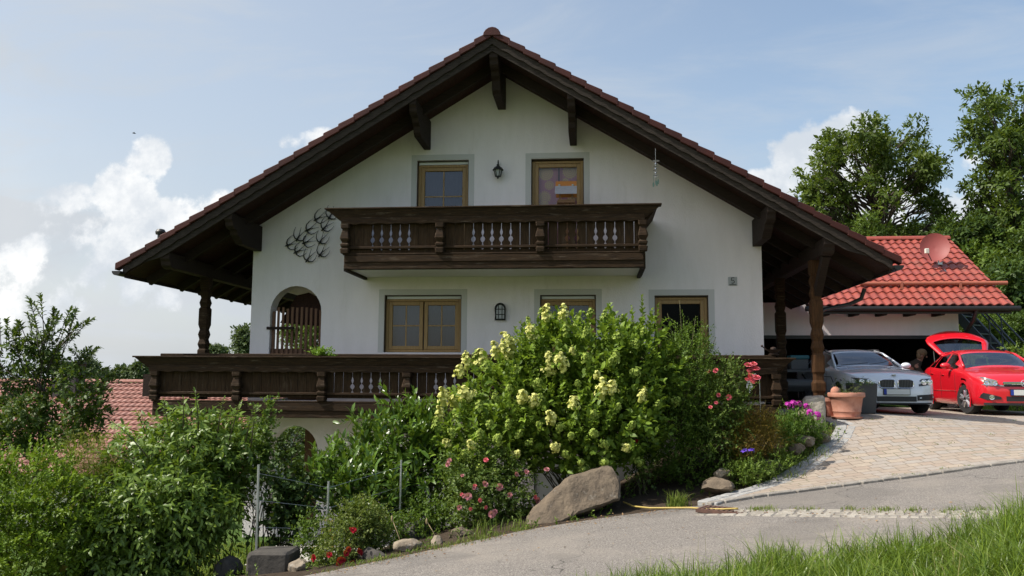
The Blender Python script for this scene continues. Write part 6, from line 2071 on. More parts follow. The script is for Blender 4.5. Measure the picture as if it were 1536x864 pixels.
LG_PRI = leaf_mat('privet_leaf', (.028, .068, .012), (.078, .140, .024), trans=.32)
ep = [E(1030, 570, 52, 88, 13.6, .8), E(1000, 640, 60, 80, 13.4, .7), E(1062, 610, 42, 62, 13.7, .7), E(1040, 680, 75, 45, 13.3, .6)]
bush('privet_shrub', 'dark small leaved privet shrub right of the hydrangea with upright twigs', 'shrub', base_at(1030, 13.7), ep, 1500, .34, 16, .042, .024, LG_PRI, .1, .7, stems=30, shell=.5, inner=.5,
     extra=[(tuple(at(a, b, 13.6)), (dx, 0, 1), l, 26) for a, b, dx, l in ((1022, 490, -.05, .45), (1008, 500, -.2, .35), (1040, 500, .15, .3), (1062, 535, .4, .35), (985, 500, -.1, .35), (1050, 515, .3, .28))])

LG_ROSE = leaf_mat('rose_leaf', (.035, .080, .020), (.085, .130, .035), trans=.28)
PINK = flower_mat('coral_pink_petal', (.80, .10, .16), (.88, .24, .28)); PALEPINK = flower_mat('pale_pink_petal', (.55, .19, .22), (.62, .30, .31))
REDPET = flower_mat('red_petal', (.42, .006, .028), (.55, .02, .05)); MAG = flower_mat('magenta_petal', (.46, .025, .34), (.60, .06, .46)); VIO = flower_mat('violet_petal', (.10, .045, .42), (.17, .08, .55))
er = [E(1088, 575, 34, 50, 13.4, .5), E(1072, 640, 45, 50, 13.3, .5), E(1110, 600, 22, 40, 13.3, .4)]
rose1 = bush('climbing_rose', 'tall rose bush with coral pink blooms at the balcony end', 'rose bush', base_at(1085, 13.4), er, 420, .30, 12, .05, .034, LG_ROSE, .25, .5, stems=14, shell=.3, inner=.3,
             extra=[(tuple(at(1096, 560, 13.3)), (.05, 0, 1), .35, 12), (tuple(at(1110, 575, 13.2)), (.25, 0, 1), .25, 10)])
bl = [cluster(PINK, 26, .075, .055), rosette(PINK, .06, 4), rosette(PINK, .05, 3)]
flowers(rose1, 'blossom', bl[1:], [(1122, 549), (1130, 547), (1133, 554), (1126, 556), (1119, 566), (1127, 565), (1134, 568), (1130, 574), (1122, 573)], er, -.06, .4, (1.1, 1.5))
flowers(rose1, 'blossom', bl[1:], [(1124, 557), (1131, 571), (1119, 571), (1065, 558), (1075, 557), (1079, 592), (1074, 606), (1066, 612), (1093, 595)], er, -.02, .3, (.6, .9))

LG_BRZ = leaf_mat('bronze_twig_leaf', (.150, .085, .012), (.215, .150, .026), trans=.3)
eb = [E(1132, 640, 36, 34, 13.5, .5), E(1112, 662, 30, 35, 13.3, .45), E(1150, 662, 25, 30, 13.5, .4)]
bush('bronze_shrub', 'fine twigged shrub with bronze yellow foliage between roses and phlox', 'shrub', base_at(1130, 13.5), eb, 800, .30, 22, .030, .010, LG_BRZ, .2, .6, stems=20, shell=.3, inner=.4, spread=.7)

LG_PHL = leaf_mat('phlox_leaf', (.040, .100, .020), (.090, .165, .035), trans=.3)
ex = [E(1195, 640, 34, 30, 14.2, .4), E(1180, 655, 26, 30, 14.0, .35), E(1220, 645, 22, 25, 14.4, .3)]
phl = bush('phlox_plant', 'bushy phlox with magenta flower clusters in front of the granite stub', 'flowering plant', base_at(1198, 14.2), ex, 420, .22, 14, .065, .018, LG_PHL, .1, .9, stems=24, shell=.3, inner=.3)
cm = [cluster(MAG, 22, .06, .03), cluster(MAG, 18, .05, .028)]
flowers(phl, 'blossom', cm, [(1190, 611), (1198, 606), (1183, 613), (1210, 610), (1222, 626), (1213, 622)], ex, -.05, .9, (.75, 1.2))

LG_LOW = leaf_mat('low_green_leaf', (.045, .095, .020), (.100, .160, .035), trans=.3)
ev = [E(1120, 705, 40, 20, 12.9, .4), E(1165, 690, 28, 16, 13.2, .3)]
bal_ = bush('balloon_flower', 'low plant with two violet blue star flowers beside the long stone', 'flowering plant', base_at(1125, 12.9), ev, 260, .20, 10, .06, .022, LG_LOW, .2, .8, stems=10, shell=.2)
P_ = [at(1127, 677, 12.7), at(1117, 678, 12.75)]
scatter_parts(bal_, 'blossom', [cluster(VIO, 3, .02, .05)], [tuple(q) for q in P_], [(0, -.7, .6)] * 2, (1.0, 1.3))

ew = [E(730, 720, 55, 55, 11.9, .5), E(700, 745, 42, 45, 11.6, .45), E(770, 735, 42, 48, 12.0, .45), E(735, 770, 55, 28, 11.7, .4), E(690, 700, 30, 40, 11.9, .4)]
rose2 = bush('pink_rose_bush', 'low rose bush with pale pink blooms left of the rock slab', 'rose bush', base_at(730, 11.9), ew, 650, .28, 11, .052, .036, LG_ROSE, .3, .4, stems=18, shell=.35, inner=.4)
bp = [rosette(PALEPINK, .055, 4), rosette(PALEPINK, .045, 3), rosette(PINK, .04, 3)]
flowers(rose2, 'blossom', bp, [(676, 692), (674, 697), (711, 730), (725, 728), (696, 744), (693, 742), (702, 745), (710, 733), (726, 760), (738, 772), (742, 769), (718, 750), (772, 712), (788, 710), (800, 745), (803, 750), (765, 742), (705, 762), (748, 730), (694, 716), (729, 692), (820, 705), (690, 760)], ew, -.03, .2, (.7, 1.15))
# single red rose in the shade right of the slab
ez_ = [E(955, 665, 22, 22, 12.9, .25), E(960, 700, 26, 30, 12.9, .25)]
rose4 = bush('crimson_rose', 'small shaded rose with one crimson bloom above the rock slab', 'rose bush', base_at(958, 12.9), ez_, 90, .22, 9, .05, .034, LG_ROSE, .2, .5, stems=6, shell=.1)
scatter_parts(rose4, 'blossom', [rosette(REDPET, .06, 4)], [tuple(at(955, 663, 12.6)), tuple(at(948, 669, 12.6))], [(0, -.8, .5)] * 2, (.6, 1.1))

er2 = [E(530, 790, 42, 40, 10.6, .4), E(505, 820, 34, 34, 10.2, .35), E(560, 800, 32, 34, 10.8, .35), E(545, 765, 34, 20, 10.8, .35)]
LG_RR = leaf_mat('red_rose_leaf', (.045, .085, .022), (.105, .140, .040), (.22, .10, .03), trans=.3)
rose3 = bush('red_rose_bush', 'compact rose bush with bright red blooms beside the road edge', 'rose bush', base_at(530, 10.7), er2, 620, .20, 11, .042, .028, LG_RR, .2, .5, stems=16, shell=.3, inner=.35)
flowers(rose3, 'blossom', [rosette(REDPET, .055, 4), rosette(REDPET, .045, 3)], [(524, 797), (530, 795), (520, 824), (517, 829), (534, 826), (537, 828), (475, 835), (495, 831), (508, 842), (513, 838), (524, 843), (519, 847), (509, 838)], er2, -.03, .3, (.7, 1.15))

LG_LAU = leaf_mat('laurel_leaf', (.034, .085, .016), (.085, .165, .028), (.13, .21, .045), trans=.25, rough=.3, spec=.5)
el = [E(525, 715, 55, 48, 12.6, .6), E(600, 670, 75, 62, 13.0, .7), E(650, 720, 60, 60, 12.7, .6), E(560, 740, 70, 50, 12.3, .6), E(480, 712, 32, 34, 12.5, .4), E(640, 640, 42, 40, 13.1, .5)]
bush('cherry_laurel', 'glossy cherry laurel with pale upright shoots under the lower balcony', 'shrub', base_at(560, 12.7), el, 500, .42, 12, .19, .064, LG_LAU, .08, .8, stems=24, shell=.5, inner=.35, up=.25,
     extra=[(tuple(at(a, b, 12.9)), (dx, -.05, 1), l, 20) for a, b, dx, l in ((533, 668, -.02, .42), (545, 670, .1, .36), (600, 630, -.1, .34), (612, 628, .05, .36), (630, 632, .25, .30), (655, 630, .1, .36), (508, 680, -.1, .3), (590, 640, -.3, .3))])
LG_COT = leaf_mat('dark_round_leaf', (.014, .035, .010), (.035, .070, .018), trans=.15)
ec = [E(430, 770, 34, 60, 11.3, .35), E(450, 735, 30, 45, 11.5, .35), E(415, 720, 22, 40, 11.2, .3)]
bush('dark_shrub', 'sparse dark shrub with round leaves at the wire fence', 'shrub', base_at(425, 11.3), ec, 200, .30, 7, .085, .075, LG_COT, .2, .5, stems=14, shell=.2, inner=.2)
ec = [E(640, 775, 42, 30, 11.9, .4), E(600, 790, 40, 22, 11.4, .35), E(470, 805, 30, 40, 10.6, .3)]
bush('low_evergreen', 'low dark evergreen carpet in shade behind the road edge stones', 'shrub', base_at(620, 11.8), ec, 420, .22, 11, .05, .030, LG_PRI, .1, .5, stems=10, shell=.3)
el2 = [E(398, 660, 13, 45, 11.6, .25), E(402, 610, 9, 25, 11.6, .18), E(392, 700, 18, 35, 11.5, .25)]
LG_RND = leaf_mat('round_leaf', (.045, .095, .022), (.090, .150, .040), trans=.3)
bush('young_pear_tree', 'slender young fruit tree with rounded leaves by the lower arch', 'tree', base_at(392, 11.6), el2, 170, .22, 7, .065, .052, LG_RND, .2, .6, stems=10, shell=.1, bark=BARK)
eg = [E(350, 690, 36, 55, 12.0, .5), E(362, 648, 26, 25, 12.0, .4), E(348, 745, 30, 36, 11.8, .4)]
bush('shade_shrub', 'dull green shrub between the arching shrub and the young fruit tree', 'shrub', base_at(355, 12.0), eg, 460, .30, 12, .055, .035, LG_PRI, .2, .5, stems=3, shell=.3, inner=.4)

# big arching shrub on the left
LG_WEI = leaf_mat('weigela_leaf', (.052, .115, .018), (.118, .190, .040), trans=.36, rough=.4, spec=.4)
eq = [E(255, 680, 95, 60, 11.2, .9), E(235, 760, 120, 85, 10.6, .9), E(180, 800, 90, 90, 10.2, .7), E(300, 650, 70, 45, 11.4, .7), E(258, 785, 58, 75, 10.7, .6), E(345, 690, 45, 55, 11.3, .5), E(305, 760, 38, 48, 10.9, .5), E(205, 860, 85, 70, 10.2, .6)]
ex_ = []
for a, b, dx, dz, l in ((215, 640, -.3, 1, .30), (250, 625, -.1, 1, .32), (275, 622, .1, 1, .30), (296, 615, .0, 1, .36), (330, 625, .25, 1, .36), (352, 630, .35, 1, .36), (375, 632, .3, 1, .32), (150, 720, -1, .3, .6), (130, 790, -1, .2, .5), (160, 830, -1, .0, .5), (190, 690, -.9, .5, .5), (170, 760, -1, .4, .55), (210, 740, -.8, .3, .55), (180, 800, -.9, .2, .5), (230, 790, -.6, .2, .5), (220, 830, -.7, .1, .5), (200, 660, -.6, .8, .45), (270, 820, .1, .1, .5), (380, 640, .2, 1, .4)):
    ex_.append((tuple(at(a, b, 10.9 if b < 655 else 10.3)), (dx, -.25, dz), l, 16))
bush('arching_shrub', 'large arching shrub with long pale drooping leaves at the lower left', 'shrub', base_at(250, 10.8), eq, 1400, .46, 13, .130, .046, LG_WEI, .5, .25, stems=40, shell=.55, inner=.45, spread=1.0, extra=ex_, out=.8, up=-.25)
LG_HED = leaf_mat('hedge_leaf', (.050, .115, .010), (.125, .205, .018), (.24, .19, .035), trans=.35)
ek = [E(45, 740, 85, 75, 9.8, .7), E(20, 820, 110, 110, 9.4, .7), E(100, 790, 60, 90, 9.6, .6), E(-70, 760, 110, 110, 9.6, .8), E(80, 700, 40, 40, 9.9, .4)]
bush('hedge_shrub', 'dense yellow green hedge shrub at the far left edge', 'shrub', base_at(40, 9.7), ek, 1150, .30, 16, .062, .034, LG_HED, .1, .6, stems=20, shell=.65, inner=.4)
ej = [E(130, 690, 40, 50, 10.6, .45), E(150, 740, 40, 60, 10.6, .45)]
LG_CON = leaf_mat('golden_cypress', (.090, .125, .016), (.150, .170, .022), trans=.3)
bush('golden_conifer', 'soft yellow green conifer between hedge shrub and arching shrub', 'shrub', base_at(135, 10.7), ej, 900, .22, 20, .026, .007, LG_CON, .25, .5, stems=14, shell=.4, inner=.5, spread=.6)

# tall herbs and weeds (not countable)
LG_WEED = leaf_mat('weed_blade', (.060, .115, .020), (.130, .170, .045), (.26, .22, .08), trans=.35)


def blades(name, XY, hgt, wid, m, lean=.35, seg=4, tones=None, off=.0, kind='stuff', parent=None):
    n = len(XY)
    z = H(XY[:, 0], XY[:, 1]) + off
    a = rng.random(n) * 6.28
    d = np.c_[np.cos(a), np.sin(a)]
    ln = np.abs(rng.normal(lean, lean * .6, n)) * hgt
    V = []
    side = np.c_[-d[:, 1], d[:, 0]]
    a2 = a + rng.normal(0, .6, n); side = np.c_[-np.sin(a2), np.cos(a2)]
    for k in range(seg + 1):
        s = k / seg
        w = wid * (1 - s) ** .7 * .5 if k < seg else wid * 0
        p = XY + d * (ln * s ** 2)[:, None]
        zz = z + hgt * (s - .22 * (ln / hgt) * s ** 3)
        V.append(np.c_[p + side * w[:, None], zz]); V.append(np.c_[p - side * w[:, None], zz])
    V = np.stack(V, 1)
    b = np.arange(n)[:, None] * (2 * seg + 2)
    F = np.concatenate([b + np.array([[2 * k, 2 * k + 1, 2 * k + 3, 2 * k + 2]]) for k in range(seg)], 0)
    tone = np.clip(rng.normal(.4, .22, n), 0, 1) if tones is None else tones
    o = np_mesh(name, V.reshape(-1, 3), F, m, parent, tone=np.tile(tone, seg))
    if kind: tag(o, kind=kind)
    return o


def along(path, n, wid):
    p = lerp_curve(path, rng.random(n)); return p + rng.normal(0, wid, p.shape)


# clumped weeds: in the gutter joints, along the kerbs and the road edge
def clumps(path, n, per, wid, r):
    c_ = along(path, n, wid); return np.repeat(c_, per, 0) + rng.normal(0, r, (n * per, 2))


W_ = np.concatenate([clumps([(1.95, 10.98), (2.9, 10.53), (4.25, 9.9)], 30, 22, .05, .05), clumps(DRIVE_L[:5], 22, 16, .10, .05) + np.array([-.12, .05]), clumps(FAR_EDGE[3:6], 36, 22, .05, .06) + np.array([0, .06])])
blades('weeds', W_, rng.uniform(.02, .075, len(W_)), np.full(len(W_), .008), LG_WEED, .9, 3, off=.02)
W_ = clumps(DRIVE_K[1:5], 12, 10, .03, .03); W_ = np.concatenate([W_, np.c_[rng.uniform(3, 9, 40), rng.uniform(13.6, 16, 40)].repeat(10, 0) + rng.normal(0, .04, (400, 2))])
blades('weeds', W_, rng.uniform(.015, .04, len(W_)), np.full(len(W_), .008), LG_WEED, 1.0, 3, off=.05)
W_ = np.concatenate([clumps([(1.0, 11.75), (1.25, 11.7)], 5, 40, .08, .05), clumps([(-1.6, 10.65), (-.9, 11.05)], 5, 18, .10, .07), clumps([(2.6, 13.0), (4.0, 14.9)], 16, 30, .12, .08), clumps([(-5.5, 10.3), (-3.6, 11.8)], 20, 30, .3, .1)])
blades('weeds', W_, rng.uniform(.08, .26, len(W_)), rng.uniform(.008, .016, len(W_)), LG_WEED, .5, 4, off=.0)
# dry leaves and grit along the road edges
ll = np.concatenate([along(FAR_EDGE[3:9], 420, .10) + np.array([.06, -.10]), along(NEAR_EDGE[3:8], 160, .18), along(GUT, 160, .14), along([(-2.5, 9.2), (1.2, 10.6), (4.2, 9.6)], 120, .45), along(DRIVE_L[:5], 120, .12)])
n_ = len(ll)
Pl = np.c_[ll, H(ll[:, 0], ll[:, 1]) + .062 - .022 * (ll[:, 0] < 3)]
Pl[:, 2] = H(ll[:, 0], ll[:, 1]) + .030
V, q = leaf_geo(Pl, np.c_[rng.normal(size=(n_, 2)), rng.normal(0, .15, n_)], np.c_[rng.normal(0, .3, (n_, 2)), np.ones(n_)], rng.uniform(.012, .045, n_), rng.uniform(.008, .025, n_), .15, .4)
tag(np_mesh('leaf_litter', V, q, leaf_mat('dry_leaf', (.16, .075, .035), (.30, .20, .10), trans=.1), tone=np.tile(rng.random(n_), 3)), kind='stuff')
# ground cover of the bed
n_ = 2600
gxy = np.c_[rng.uniform(-5.5, 4.4, n_), rng.uniform(9.6, 15.4, n_)]
gxy = gxy[in_poly(gxy[:, 0], gxy[:, 1], BED)]
edge_d = H(gxy[:, 0], gxy[:, 1])
keep = rng.random(len(gxy)) < np.where((gxy[:, 0] > .2) & (gxy[:, 0] < 1.9) & (gxy[:, 1] < 12.6), .06, .42)
gxy = gxy[keep]
Pg = np.c_[gxy, H(gxy[:, 0], gxy[:, 1]) - .01]
dg = nrmz(np.c_[rng.normal(0, .45, (len(Pg), 2)), np.ones(len(Pg))])
p_, d_, n2_, l_, w_, t_ = shoots(Pg, dg, rng.uniform(.06, .20, len(Pg)), 8, .055, .030, .2)
V, q = leaf_geo(p_, d_, n2_, l_, w_)
tag(np_mesh('ground_cover', V, q, LG_LOW, tone=np.tile(t_, 3)), kind='stuff')

# foreground meadow verge
LG_GRASS = leaf_mat('meadow_grass', (.042, .100, .012), (.150, .225, .035), (.34, .30, .14), trans=.40, rough=.4, spec=.4, gain=1.35)
VERGE = [(-1.0, 6.5), (-.1, 7.6), (.9, 7.9), (1.87, 8.0), (3.0, 8.35), (4.28, 8.95), (6, 9.55), (8.5, 10.25), (8.5, 2.5), (0, 2.5), (-1.5, 5.2)]


def verge_pts(n):
    p = np.c_[rng.uniform(-1.5, 8.5, n), rng.uniform(2.5, 10.3, n)]
    return p[in_poly(p[:, 0], p[:, 1], VERGE)]


vp = verge_pts(115000)
dens = np.sin(vp[:, 0] * 5.1 + 1.3 * np.sin(vp[:, 1] * 4)) * np.sin(vp[:, 1] * 5.7 + vp[:, 0]) + rng.normal(0, .5, len(vp))
vp = vp[(vp[:, 1] > 4.6) | (rng.random(len(vp)) < .35)]
hh_ = .10 + .17 * rng.random(len(vp)) ** 1.5 + .06 * np.sin(vp[:, 0] * 3.1 + vp[:, 1] * 2.2) * np.sin(vp[:, 1] * 3.7)
cl_ = .5 + .25 * np.sin(vp[:, 0] * 6.3 + 2 * np.sin(vp[:, 1] * 3.1)) + .25 * np.sin(vp[:, 1] * 7.9 + 1.7 * np.sin(vp[:, 0] * 4.7))
hh_ *= np.clip(1.0 + .09 * vp[:, 0], .85, 1.5) * (.5 + 1.0 * cl_)
blades('meadow_grass', vp, hh_ * 1.1, rng.uniform(.007, .016, len(vp)), LG_GRASS, .8, 4)
# tall tufts that stand against the road
tc_ = np.array([(1.55, 7.75), (1.62, 7.7), (1.50, 7.65), (2.75, 8.15), (3.9, 8.6), (4.1, 8.55), (3.75, 8.3), (4.4, 8.8), (.25, 7.6), (.45, 7.65), (1.7, 7.8), (1.45, 7.8), (1.58, 7.6), (4.05, 8.1), (3.3, 8.0), (4.6, 8.9), (4.8, 8.9), (2.2, 7.8)])
tw = np.repeat(tc_, 55, 0) + rng.normal(0, .085, (len(tc_) * 55, 2))
blades('tall_grass', tw, rng.uniform(.16, .40, len(tw)) * np.clip(.8 + .08 * tw[:, 0], .7, 1.15), rng.uniform(.008, .013, len(tw)), LG_GRASS, .32, 5)
# fine seed stalks
st = verge_pts(900); st = st[st[:, 1] > 5.5][:220]
blades('seed_stalks', st, rng.uniform(.35, .65, len(st)), np.full(len(st), .004), leaf_mat('seed_stalk', (.20, .20, .07), (.30, .26, .12), trans=.3), .22, 5, tones=rng.random(len(st)))
# lawn left below and hillside grass
lp = np.c_[rng.uniform(-9, -4.2, 26000), rng.uniform(11.3, 16, 26000)]
blades('lawn_grass', lp, rng.uniform(.03, .07, len(lp)), np.full(len(lp), .012), leaf_mat('lawn_blade', (.09, .14, .02), (.16, .20, .035), trans=.4), .6, 2)
hp2 = np.c_[rng.uniform(9.5, 20, 26000), rng.uniform(23, 37, 26000)]
blades('hill_grass', hp2, rng.uniform(.10, .22, len(hp2)), np.full(len(hp2), .035), leaf_mat('hill_blade', (.085, .15, .022), (.15, .21, .035), trans=.4), .5, 2)

# ------------------------------------------------------------------ trees
def tree(name, label, cat, base, clumps_, nleaf, L, W, m, trunk_r, group=None, limbs=.9, flat=.75, trunk_top=None, lean=(0, 0), wind=.5, tcount=1):
    """clumps_: list of (x,y,z,r) leaf clumps in world space; limbs run from the trunk to the clumps"""
    t = thing(name, label, cat, base, group)
    cl = np.array(clumps_)
    top = cl[:, 2].max()
    tz = trunk_top if trunk_top else base[2] + (top - base[2]) * .82
    cxm, cym = cl[:, 0].mean(), cl[:, 1].mean()
    hgt = tz - base[2]
    mb = MB()
    def tr(s): return np.array([base[0] + (cxm - base[0]) * s + .12 * math.sin(s * 7) * hgt * .04, base[1] + (cym - base[1]) * s, base[2] + hgt * s])
    mb.tube([tuple(tr(s)) for s in np.linspace(-.02, 1, 12)], [trunk_r * (1.25 if s == 0 else 1 - .86 * s / 11) for s in range(12)], 9)
    for (x, y, z, r) in clumps_:
        s = np.clip((z - base[2]) / hgt - rng.uniform(.18, .35), .12, .95)
        a = tr(s); b = np.array([x, y, z - r * .1])
        p = arch_path(a, b, rng.uniform(-.02, .10), 6, .03)
        r0 = max(trunk_r * (1 - .8 * s) * .42, .02)
        mb.tube([tuple(q) for q in p], [r0 * (1 - .85 * k / 5) for k in range(6)], 5)
        for _ in range(4):
            e = b + nrmz(rng.normal(size=3)) * r * .8
            mb.tube([tuple(p[3]), tuple((p[3] + e) / 2 + rng.normal(0, .05 * r, 3)), tuple(e)], [r0 * .4, r0 * .25, .006], 4)
    obj('trunk', mb, BARK, t, smooth='all')
    vol = cl[:, 3] ** 2; k = rng.choice(len(cl), nleaf // 7, p=vol / vol.sum())
    c_ = cl[k]
    d = nrmz(rng.normal(size=(len(k), 3)) + np.array([0, 0, .15]))
    rr = rng.random(len(k)) ** .45
    Pn = c_[:, :3] + d * (rr * c_[:, 3])[:, None] * np.array([1, 1, flat])
    dd = nrmz(d + rng.normal(0, .5, d.shape) + np.array([0, 0, .1]))
    P, D, N, LL, WW, tone = shoots(Pn, dd, np.full(len(k), L * 1.5), 7, L, W, .2, 1.0, .05)
    V, q = leaf_geo(P, D, N, LL, WW, .2, .3)
    np_mesh('crown', V, q, m, t, tone=np.tile(tone, 3))
    return t


def px_clumps(spots, Y, n_each=1, jit=0.0, dep=2.0):
    out = []
    for s in spots:
        px, py, r = s[:3]
        for _ in range(n_each):
            Yc = Y + rng.uniform(-dep, dep)
            c = at(px + rng.normal(0, jit), py + rng.normal(0, jit), Yc)
            out.append((c.x, c.y, c.z, r * Yc / 1250))
    return out


def crown(outline, Y, n, r, dep, jit=0):
    """clump spots spread through a crown outline given in photograph pixels"""
    xs = [p[0] for p in outline]; ys = [p[1] for p in outline]
    pts = np.c_[rng.uniform(min(xs), max(xs), n * 6), rng.uniform(min(ys), max(ys), n * 6)]
    pts = pts[in_poly(pts[:, 0], pts[:, 1], outline)][:n]
    cx, hw = (min(xs) + max(xs)) / 2, (max(xs) - min(xs)) / 2
    out = []
    for x, y in pts:
        k = math.sqrt(max(0.05, 1 - ((x - cx) / hw) ** 2))
        Yc = Y + rng.uniform(-1, 1) * dep * k
        c = at(x, y, Yc)
        out.append((c.x, c.y, c.z, r * rng.uniform(.7, 1.3) * Yc / 1250))
    return out


LG_ASH = leaf_mat('ash_leaf', (.034, .066, .017), (.078, .118, .030), trans=.32, gain=1.35)
LG_ASH2 = leaf_mat('maple_leaf', (.034, .070, .019), (.070, .112, .030), trans=.32, gain=1.3)
LG_DARK = leaf_mat('wood_leaf', (.018, .042, .012), (.045, .082, .022), trans=.22)
LG_MID = leaf_mat('mid_leaf', (.036, .080, .016), (.080, .130, .028), trans=.3)
o1 = [(1205, 360), (1200, 300), (1212, 258), (1228, 240), (1240, 205), (1262, 188), (1285, 182), (1305, 174), (1322, 178), (1338, 190), (1352, 196), (1370, 192), (1384, 202), (1398, 222), (1414, 250), (1422, 290), (1424, 318), (1410, 350), (1390, 372), (1300, 375)]
bx = at(1325, 400, 38)
tree('ash_tree', 'broad leafy ash tree behind the garage roof left of the taller one', 'tree', (bx.x, 38, hz(bx.x, 38)), crown(o1, 38, 88, 14, 3.4), 17500, .27, .13, LG_ASH, .32, tcount=2)
o2 = [(1462, 350), (1462, 300), (1456, 250), (1450, 190), (1455, 165), (1462, 145), (1480, 142), (1500, 168), (1512, 140), (1530, 128), (1560, 120), (1600, 150), (1640, 200), (1660, 280), (1640, 350), (1560, 380), (1490, 380)]
bx = at(1508, 420, 37)
tree('tall_tree', 'taller ash tree cut by the right edge of the picture', 'tree', (bx.x, 37, hz(bx.x, 37)), crown(o2, 37, 95, 14.5, 3.4), 18500, .27, .13, LG_ASH2, .34)
o3 = [(1285, 372), (1290, 345), (1303, 305), (1315, 330), (1322, 372)]
bx = at(1305, 420, 31)
tree('young_tree', 'light green young tree just left of the satellite dish', 'tree', (bx.x, 31, hz(bx.x, 31)), crown(o3, 31, 14, 11, .5), 3200, .15, .06, LG_MID, .07)
# wood behind and beside the garage
for k, (px, py, rx, ry, Y, lab) in enumerate([
        (1400, 362, 40, 20, 43, 'dark bushy tree filling the gap between the two ashes'), (1450, 372, 42, 40, 35, 'dark tree right behind the satellite dish'), (1495, 400, 36, 50, 33, 'dark green tree behind the right roof end of the garage'),
        (1545, 380, 55, 60, 34, 'large dark tree at the right edge above the grass slope'), (1505, 380, 55, 26, 44, 'shaded tree under the taller ash at the right'), (1530, 440, 42, 45, 30, 'dark hanging branches low at the right edge'), (1330, 358, 60, 22, 46, 'low dark tree showing between ash trunks above the garage ridge'),
        (1600, 400, 60, 90, 32, 'dark tree just outside the right edge'), (1250, 350, 60, 30, 48, 'hazy dark tree behind the left side of the broad ash')]):
    cs = [at(px + rx * math.cos(a) * q, py + ry * math.sin(a) * q, Y + rng.uniform(-2, 2)) for a, q in zip(rng.random(26) * 6.28, np.sqrt(rng.random(26)))]
    c0 = at(px, py, Y)
    tree('dense_tree', lab, 'tree', (c0.x, Y, hz(c0.x, Y)), [(c.x, c.y, c.z, 17 * Y / 1250) for c in cs], 9000, .24, .12, LG_DARK if k != 2 else LG_MID, .2, group='trees of the wood behind the garage')
# shrubs on the slope beside the stair
for k, (px, py, rx, ry, Y, m_, lab) in enumerate([(1490, 492, 26, 18, 26.5, LG_MID, 'light green shrub on the slope behind the steel stair'), (1520, 490, 24, 18, 27.5, LG_DARK, 'dark green shrub on the slope right of the light one'), (1462, 488, 20, 20, 27.5, LG_DARK, 'shaded shrub seen between the stair rails'),
                                               (1530, 545, 22, 20, 21.5, LG_LOW, 'sunlit low shrub at the right edge behind the red car'), (1500, 462, 30, 16, 30, LG_DARK, 'dark shrub at the foot of the wood above the slope')]):
    ee = [E(px, py, rx, ry, Y), E(px + rx * .5, py + ry * .4, rx * .7, ry * .7, Y), E(px - rx * .5, py + ry * .4, rx * .7, ry * .7, Y)]
    c0 = at(px, py, Y)
    bush('slope_shrub', lab, 'shrub', (c0.x, Y, hz(c0.x, Y)), ee, 300, .4, 10, .11, .05, m_, .15, .6, stems=8, shell=.3, group='shrubs on the slope')
# tree left of the house: a young cherry with loose shoots
LG_CHE = leaf_mat('cherry_leaf', (.022, .052, .014), (.055, .095, .024), trans=.25)
ct = [(60, 520, 20), (55, 485, 13), (60, 465, 7), (92, 508, 15), (100, 482, 8), (112, 500, 11), (108, 470, 5), (30, 530, 18), (8, 500, 13), (-10, 490, 10), (80, 560, 24), (40, 575, 24), (110, 570, 22), (10, 570, 20), (140, 590, 18), (160, 575, 10), (120, 610, 22), (80, 610, 26),
      (40, 620, 28), (5, 620, 26), (130, 640, 20), (-20, 640, 26), (60, 650, 26), (100, 650, 22), (-30, 560, 20), (115, 540, 12), (20, 655, 24), (150, 625, 12), (75, 540, 16), (-25, 525, 14)]
bx = at(55, 700, 17.5)
che = tree('cherry_tree', 'loose dark leaved cherry tree standing before the faded tiled roof', 'tree', (bx.x, 17.5, hz(bx.x, 17.5)), px_clumps([c_ for c_ in ct if c_[1] > 515], 17.5, 1, 0, .8), 9000, .14, .072, LG_CHE, .07, flat=1.0)
P_, D_, L_ = [], [], []
for a, b, dx, l in ((58, 478, -.05, .55), (50, 490, -.25, .4), (70, 500, .3, .5), (104, 490, .35, .5), (112, 505, .5, .45), (96, 500, .2, .5), (5, 505, -.3, .5), (-15, 505, -.4, .5), (20, 520, -.3, .45), (140, 578, 1.1, .6), (135, 600, 1.2, .5), (120, 540, .8, .5),
                 (85, 530, .4, .5), (40, 540, -.2, .45), (65, 520, .05, .5), (110, 560, .9, .5), (130, 620, 1.2, .5), (0, 560, -.6, .5), (30, 500, -.2, .35), (78, 485, .15, .4)):
    for _ in range(3):
        q = at(a + rng.normal(0, 6), b + rng.normal(0, 6), 17.5 + rng.uniform(-.5, .5)); P_.append(tuple(q)); D_.append((dx + rng.normal(0, .18), rng.normal(0, .25), 1)); L_.append(l * rng.uniform(.8, 1.25))
P_, D_, L_ = np.array(P_), nrmz(np.array(D_)), np.array(L_)
p_, d_, n2_, l_, w_, t_ = shoots(P_, D_, L_, 26, .14, .070, .25, 1.0, -.1)
V, q = leaf_geo(p_, d_, n2_, l_, w_)
np_mesh('shoots', V, q, LG_CHE, che, tone=np.tile(t_, 3))
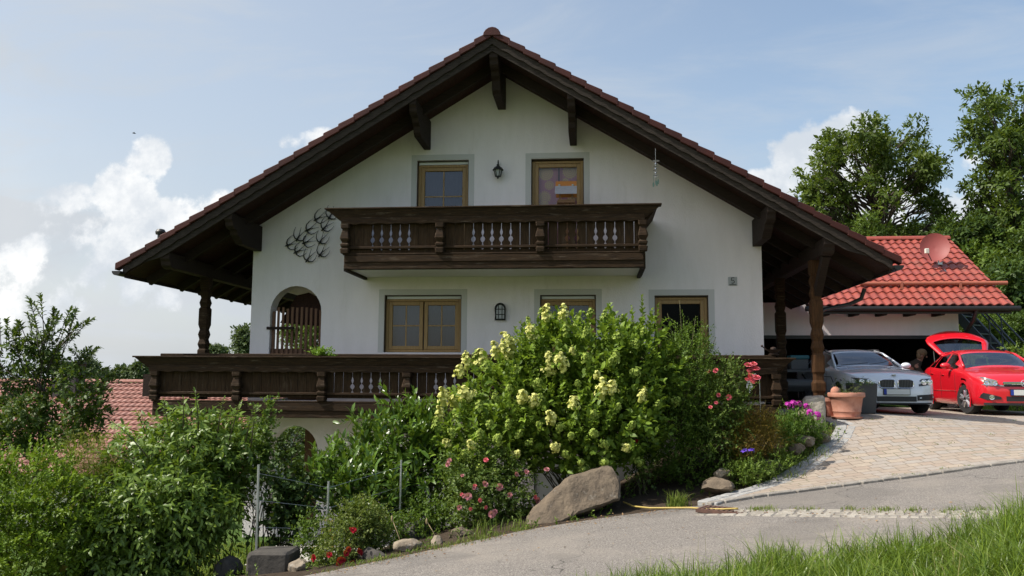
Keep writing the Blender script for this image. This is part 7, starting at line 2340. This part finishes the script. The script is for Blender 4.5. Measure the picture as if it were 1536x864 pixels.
obj('branches', stems_mesh([np.array([P_[i] - D_[i] * .4, P_[i], P_[i] + D_[i] * L_[i] * .5 - np.array([0, 0, .06 * L_[i]]), P_[i] + D_[i] * L_[i] - np.array([0, 0, .25 * L_[i]])]) for i in range(len(P_))], .012, .004, 4), BARK, che)
# trees far across the valley
LG_FAR = leaf_mat('far_leaf', (.030, .055, .030), (.055, .085, .045), trans=.2)
far = [(133, 553, 12, 11, 150, 'round distant tree on the horizon left of the balcony'), (185, 560, 18, 8, 190, 'wide low distant trees right of the round one'), (158, 562, 10, 6, 200, 'small distant tree beside the round one on the horizon'), (208, 556, 9, 8, 170, 'distant tree just left of the dark hanging planter'), (368, 512, 14, 20, 70, 'distant round tree seen between the carved post and the wall corner'),
       (322, 527, 16, 5, 140, 'faint distant tree row above the left balcony rail'), (225, 562, 12, 8, 180, 'distant tree half behind the hanging planter')]
for px, py, rx, ry, Y, lab in far:
    cs = [at(px + rx * math.cos(a) * q, py + ry * math.sin(a) * q, Y + rng.uniform(-1, 1) * rx * Y / 1250 * .6) for a, q in zip(rng.random(16) * 6.28, np.sqrt(rng.random(16)) * .75)]
    c0 = at(px, py, Y)
    tree('distant_tree', lab, 'tree', (c0.x, Y, hz(c0.x, Y)), [(c.x, c.y, c.z, max(ry * .45, 3) * Y / 1250) for c in cs], 3000, .012 * Y * .35 + .1, .006 * Y * .35 + .05, LG_FAR, .25, group='distant trees on the horizon')
# greenery seen through the two arches
for px, py, rx, ry, Y, lab, m_ in [(462, 505, 30, 30, 31, 'leafy tree glimpsed through the picket gate', LG_MID), (440, 668, 40, 34, 30, 'dark hedge tree glimpsed through the lower arch', LG_DARK)]:
    cs = [at(px + rx * math.cos(a) * q, py + ry * math.sin(a) * q, Y + rng.uniform(-1, 1)) for a, q in zip(rng.random(24) * 6.28, np.sqrt(rng.random(24)))]
    c0 = at(px, py, Y)
    tree('garden_tree', lab, 'tree', (c0.x, Y, hz(c0.x, Y)), [(c.x, c.y, c.z, 11 * Y / 1250) for c in cs], 6000, .16, .08, m_, .12)
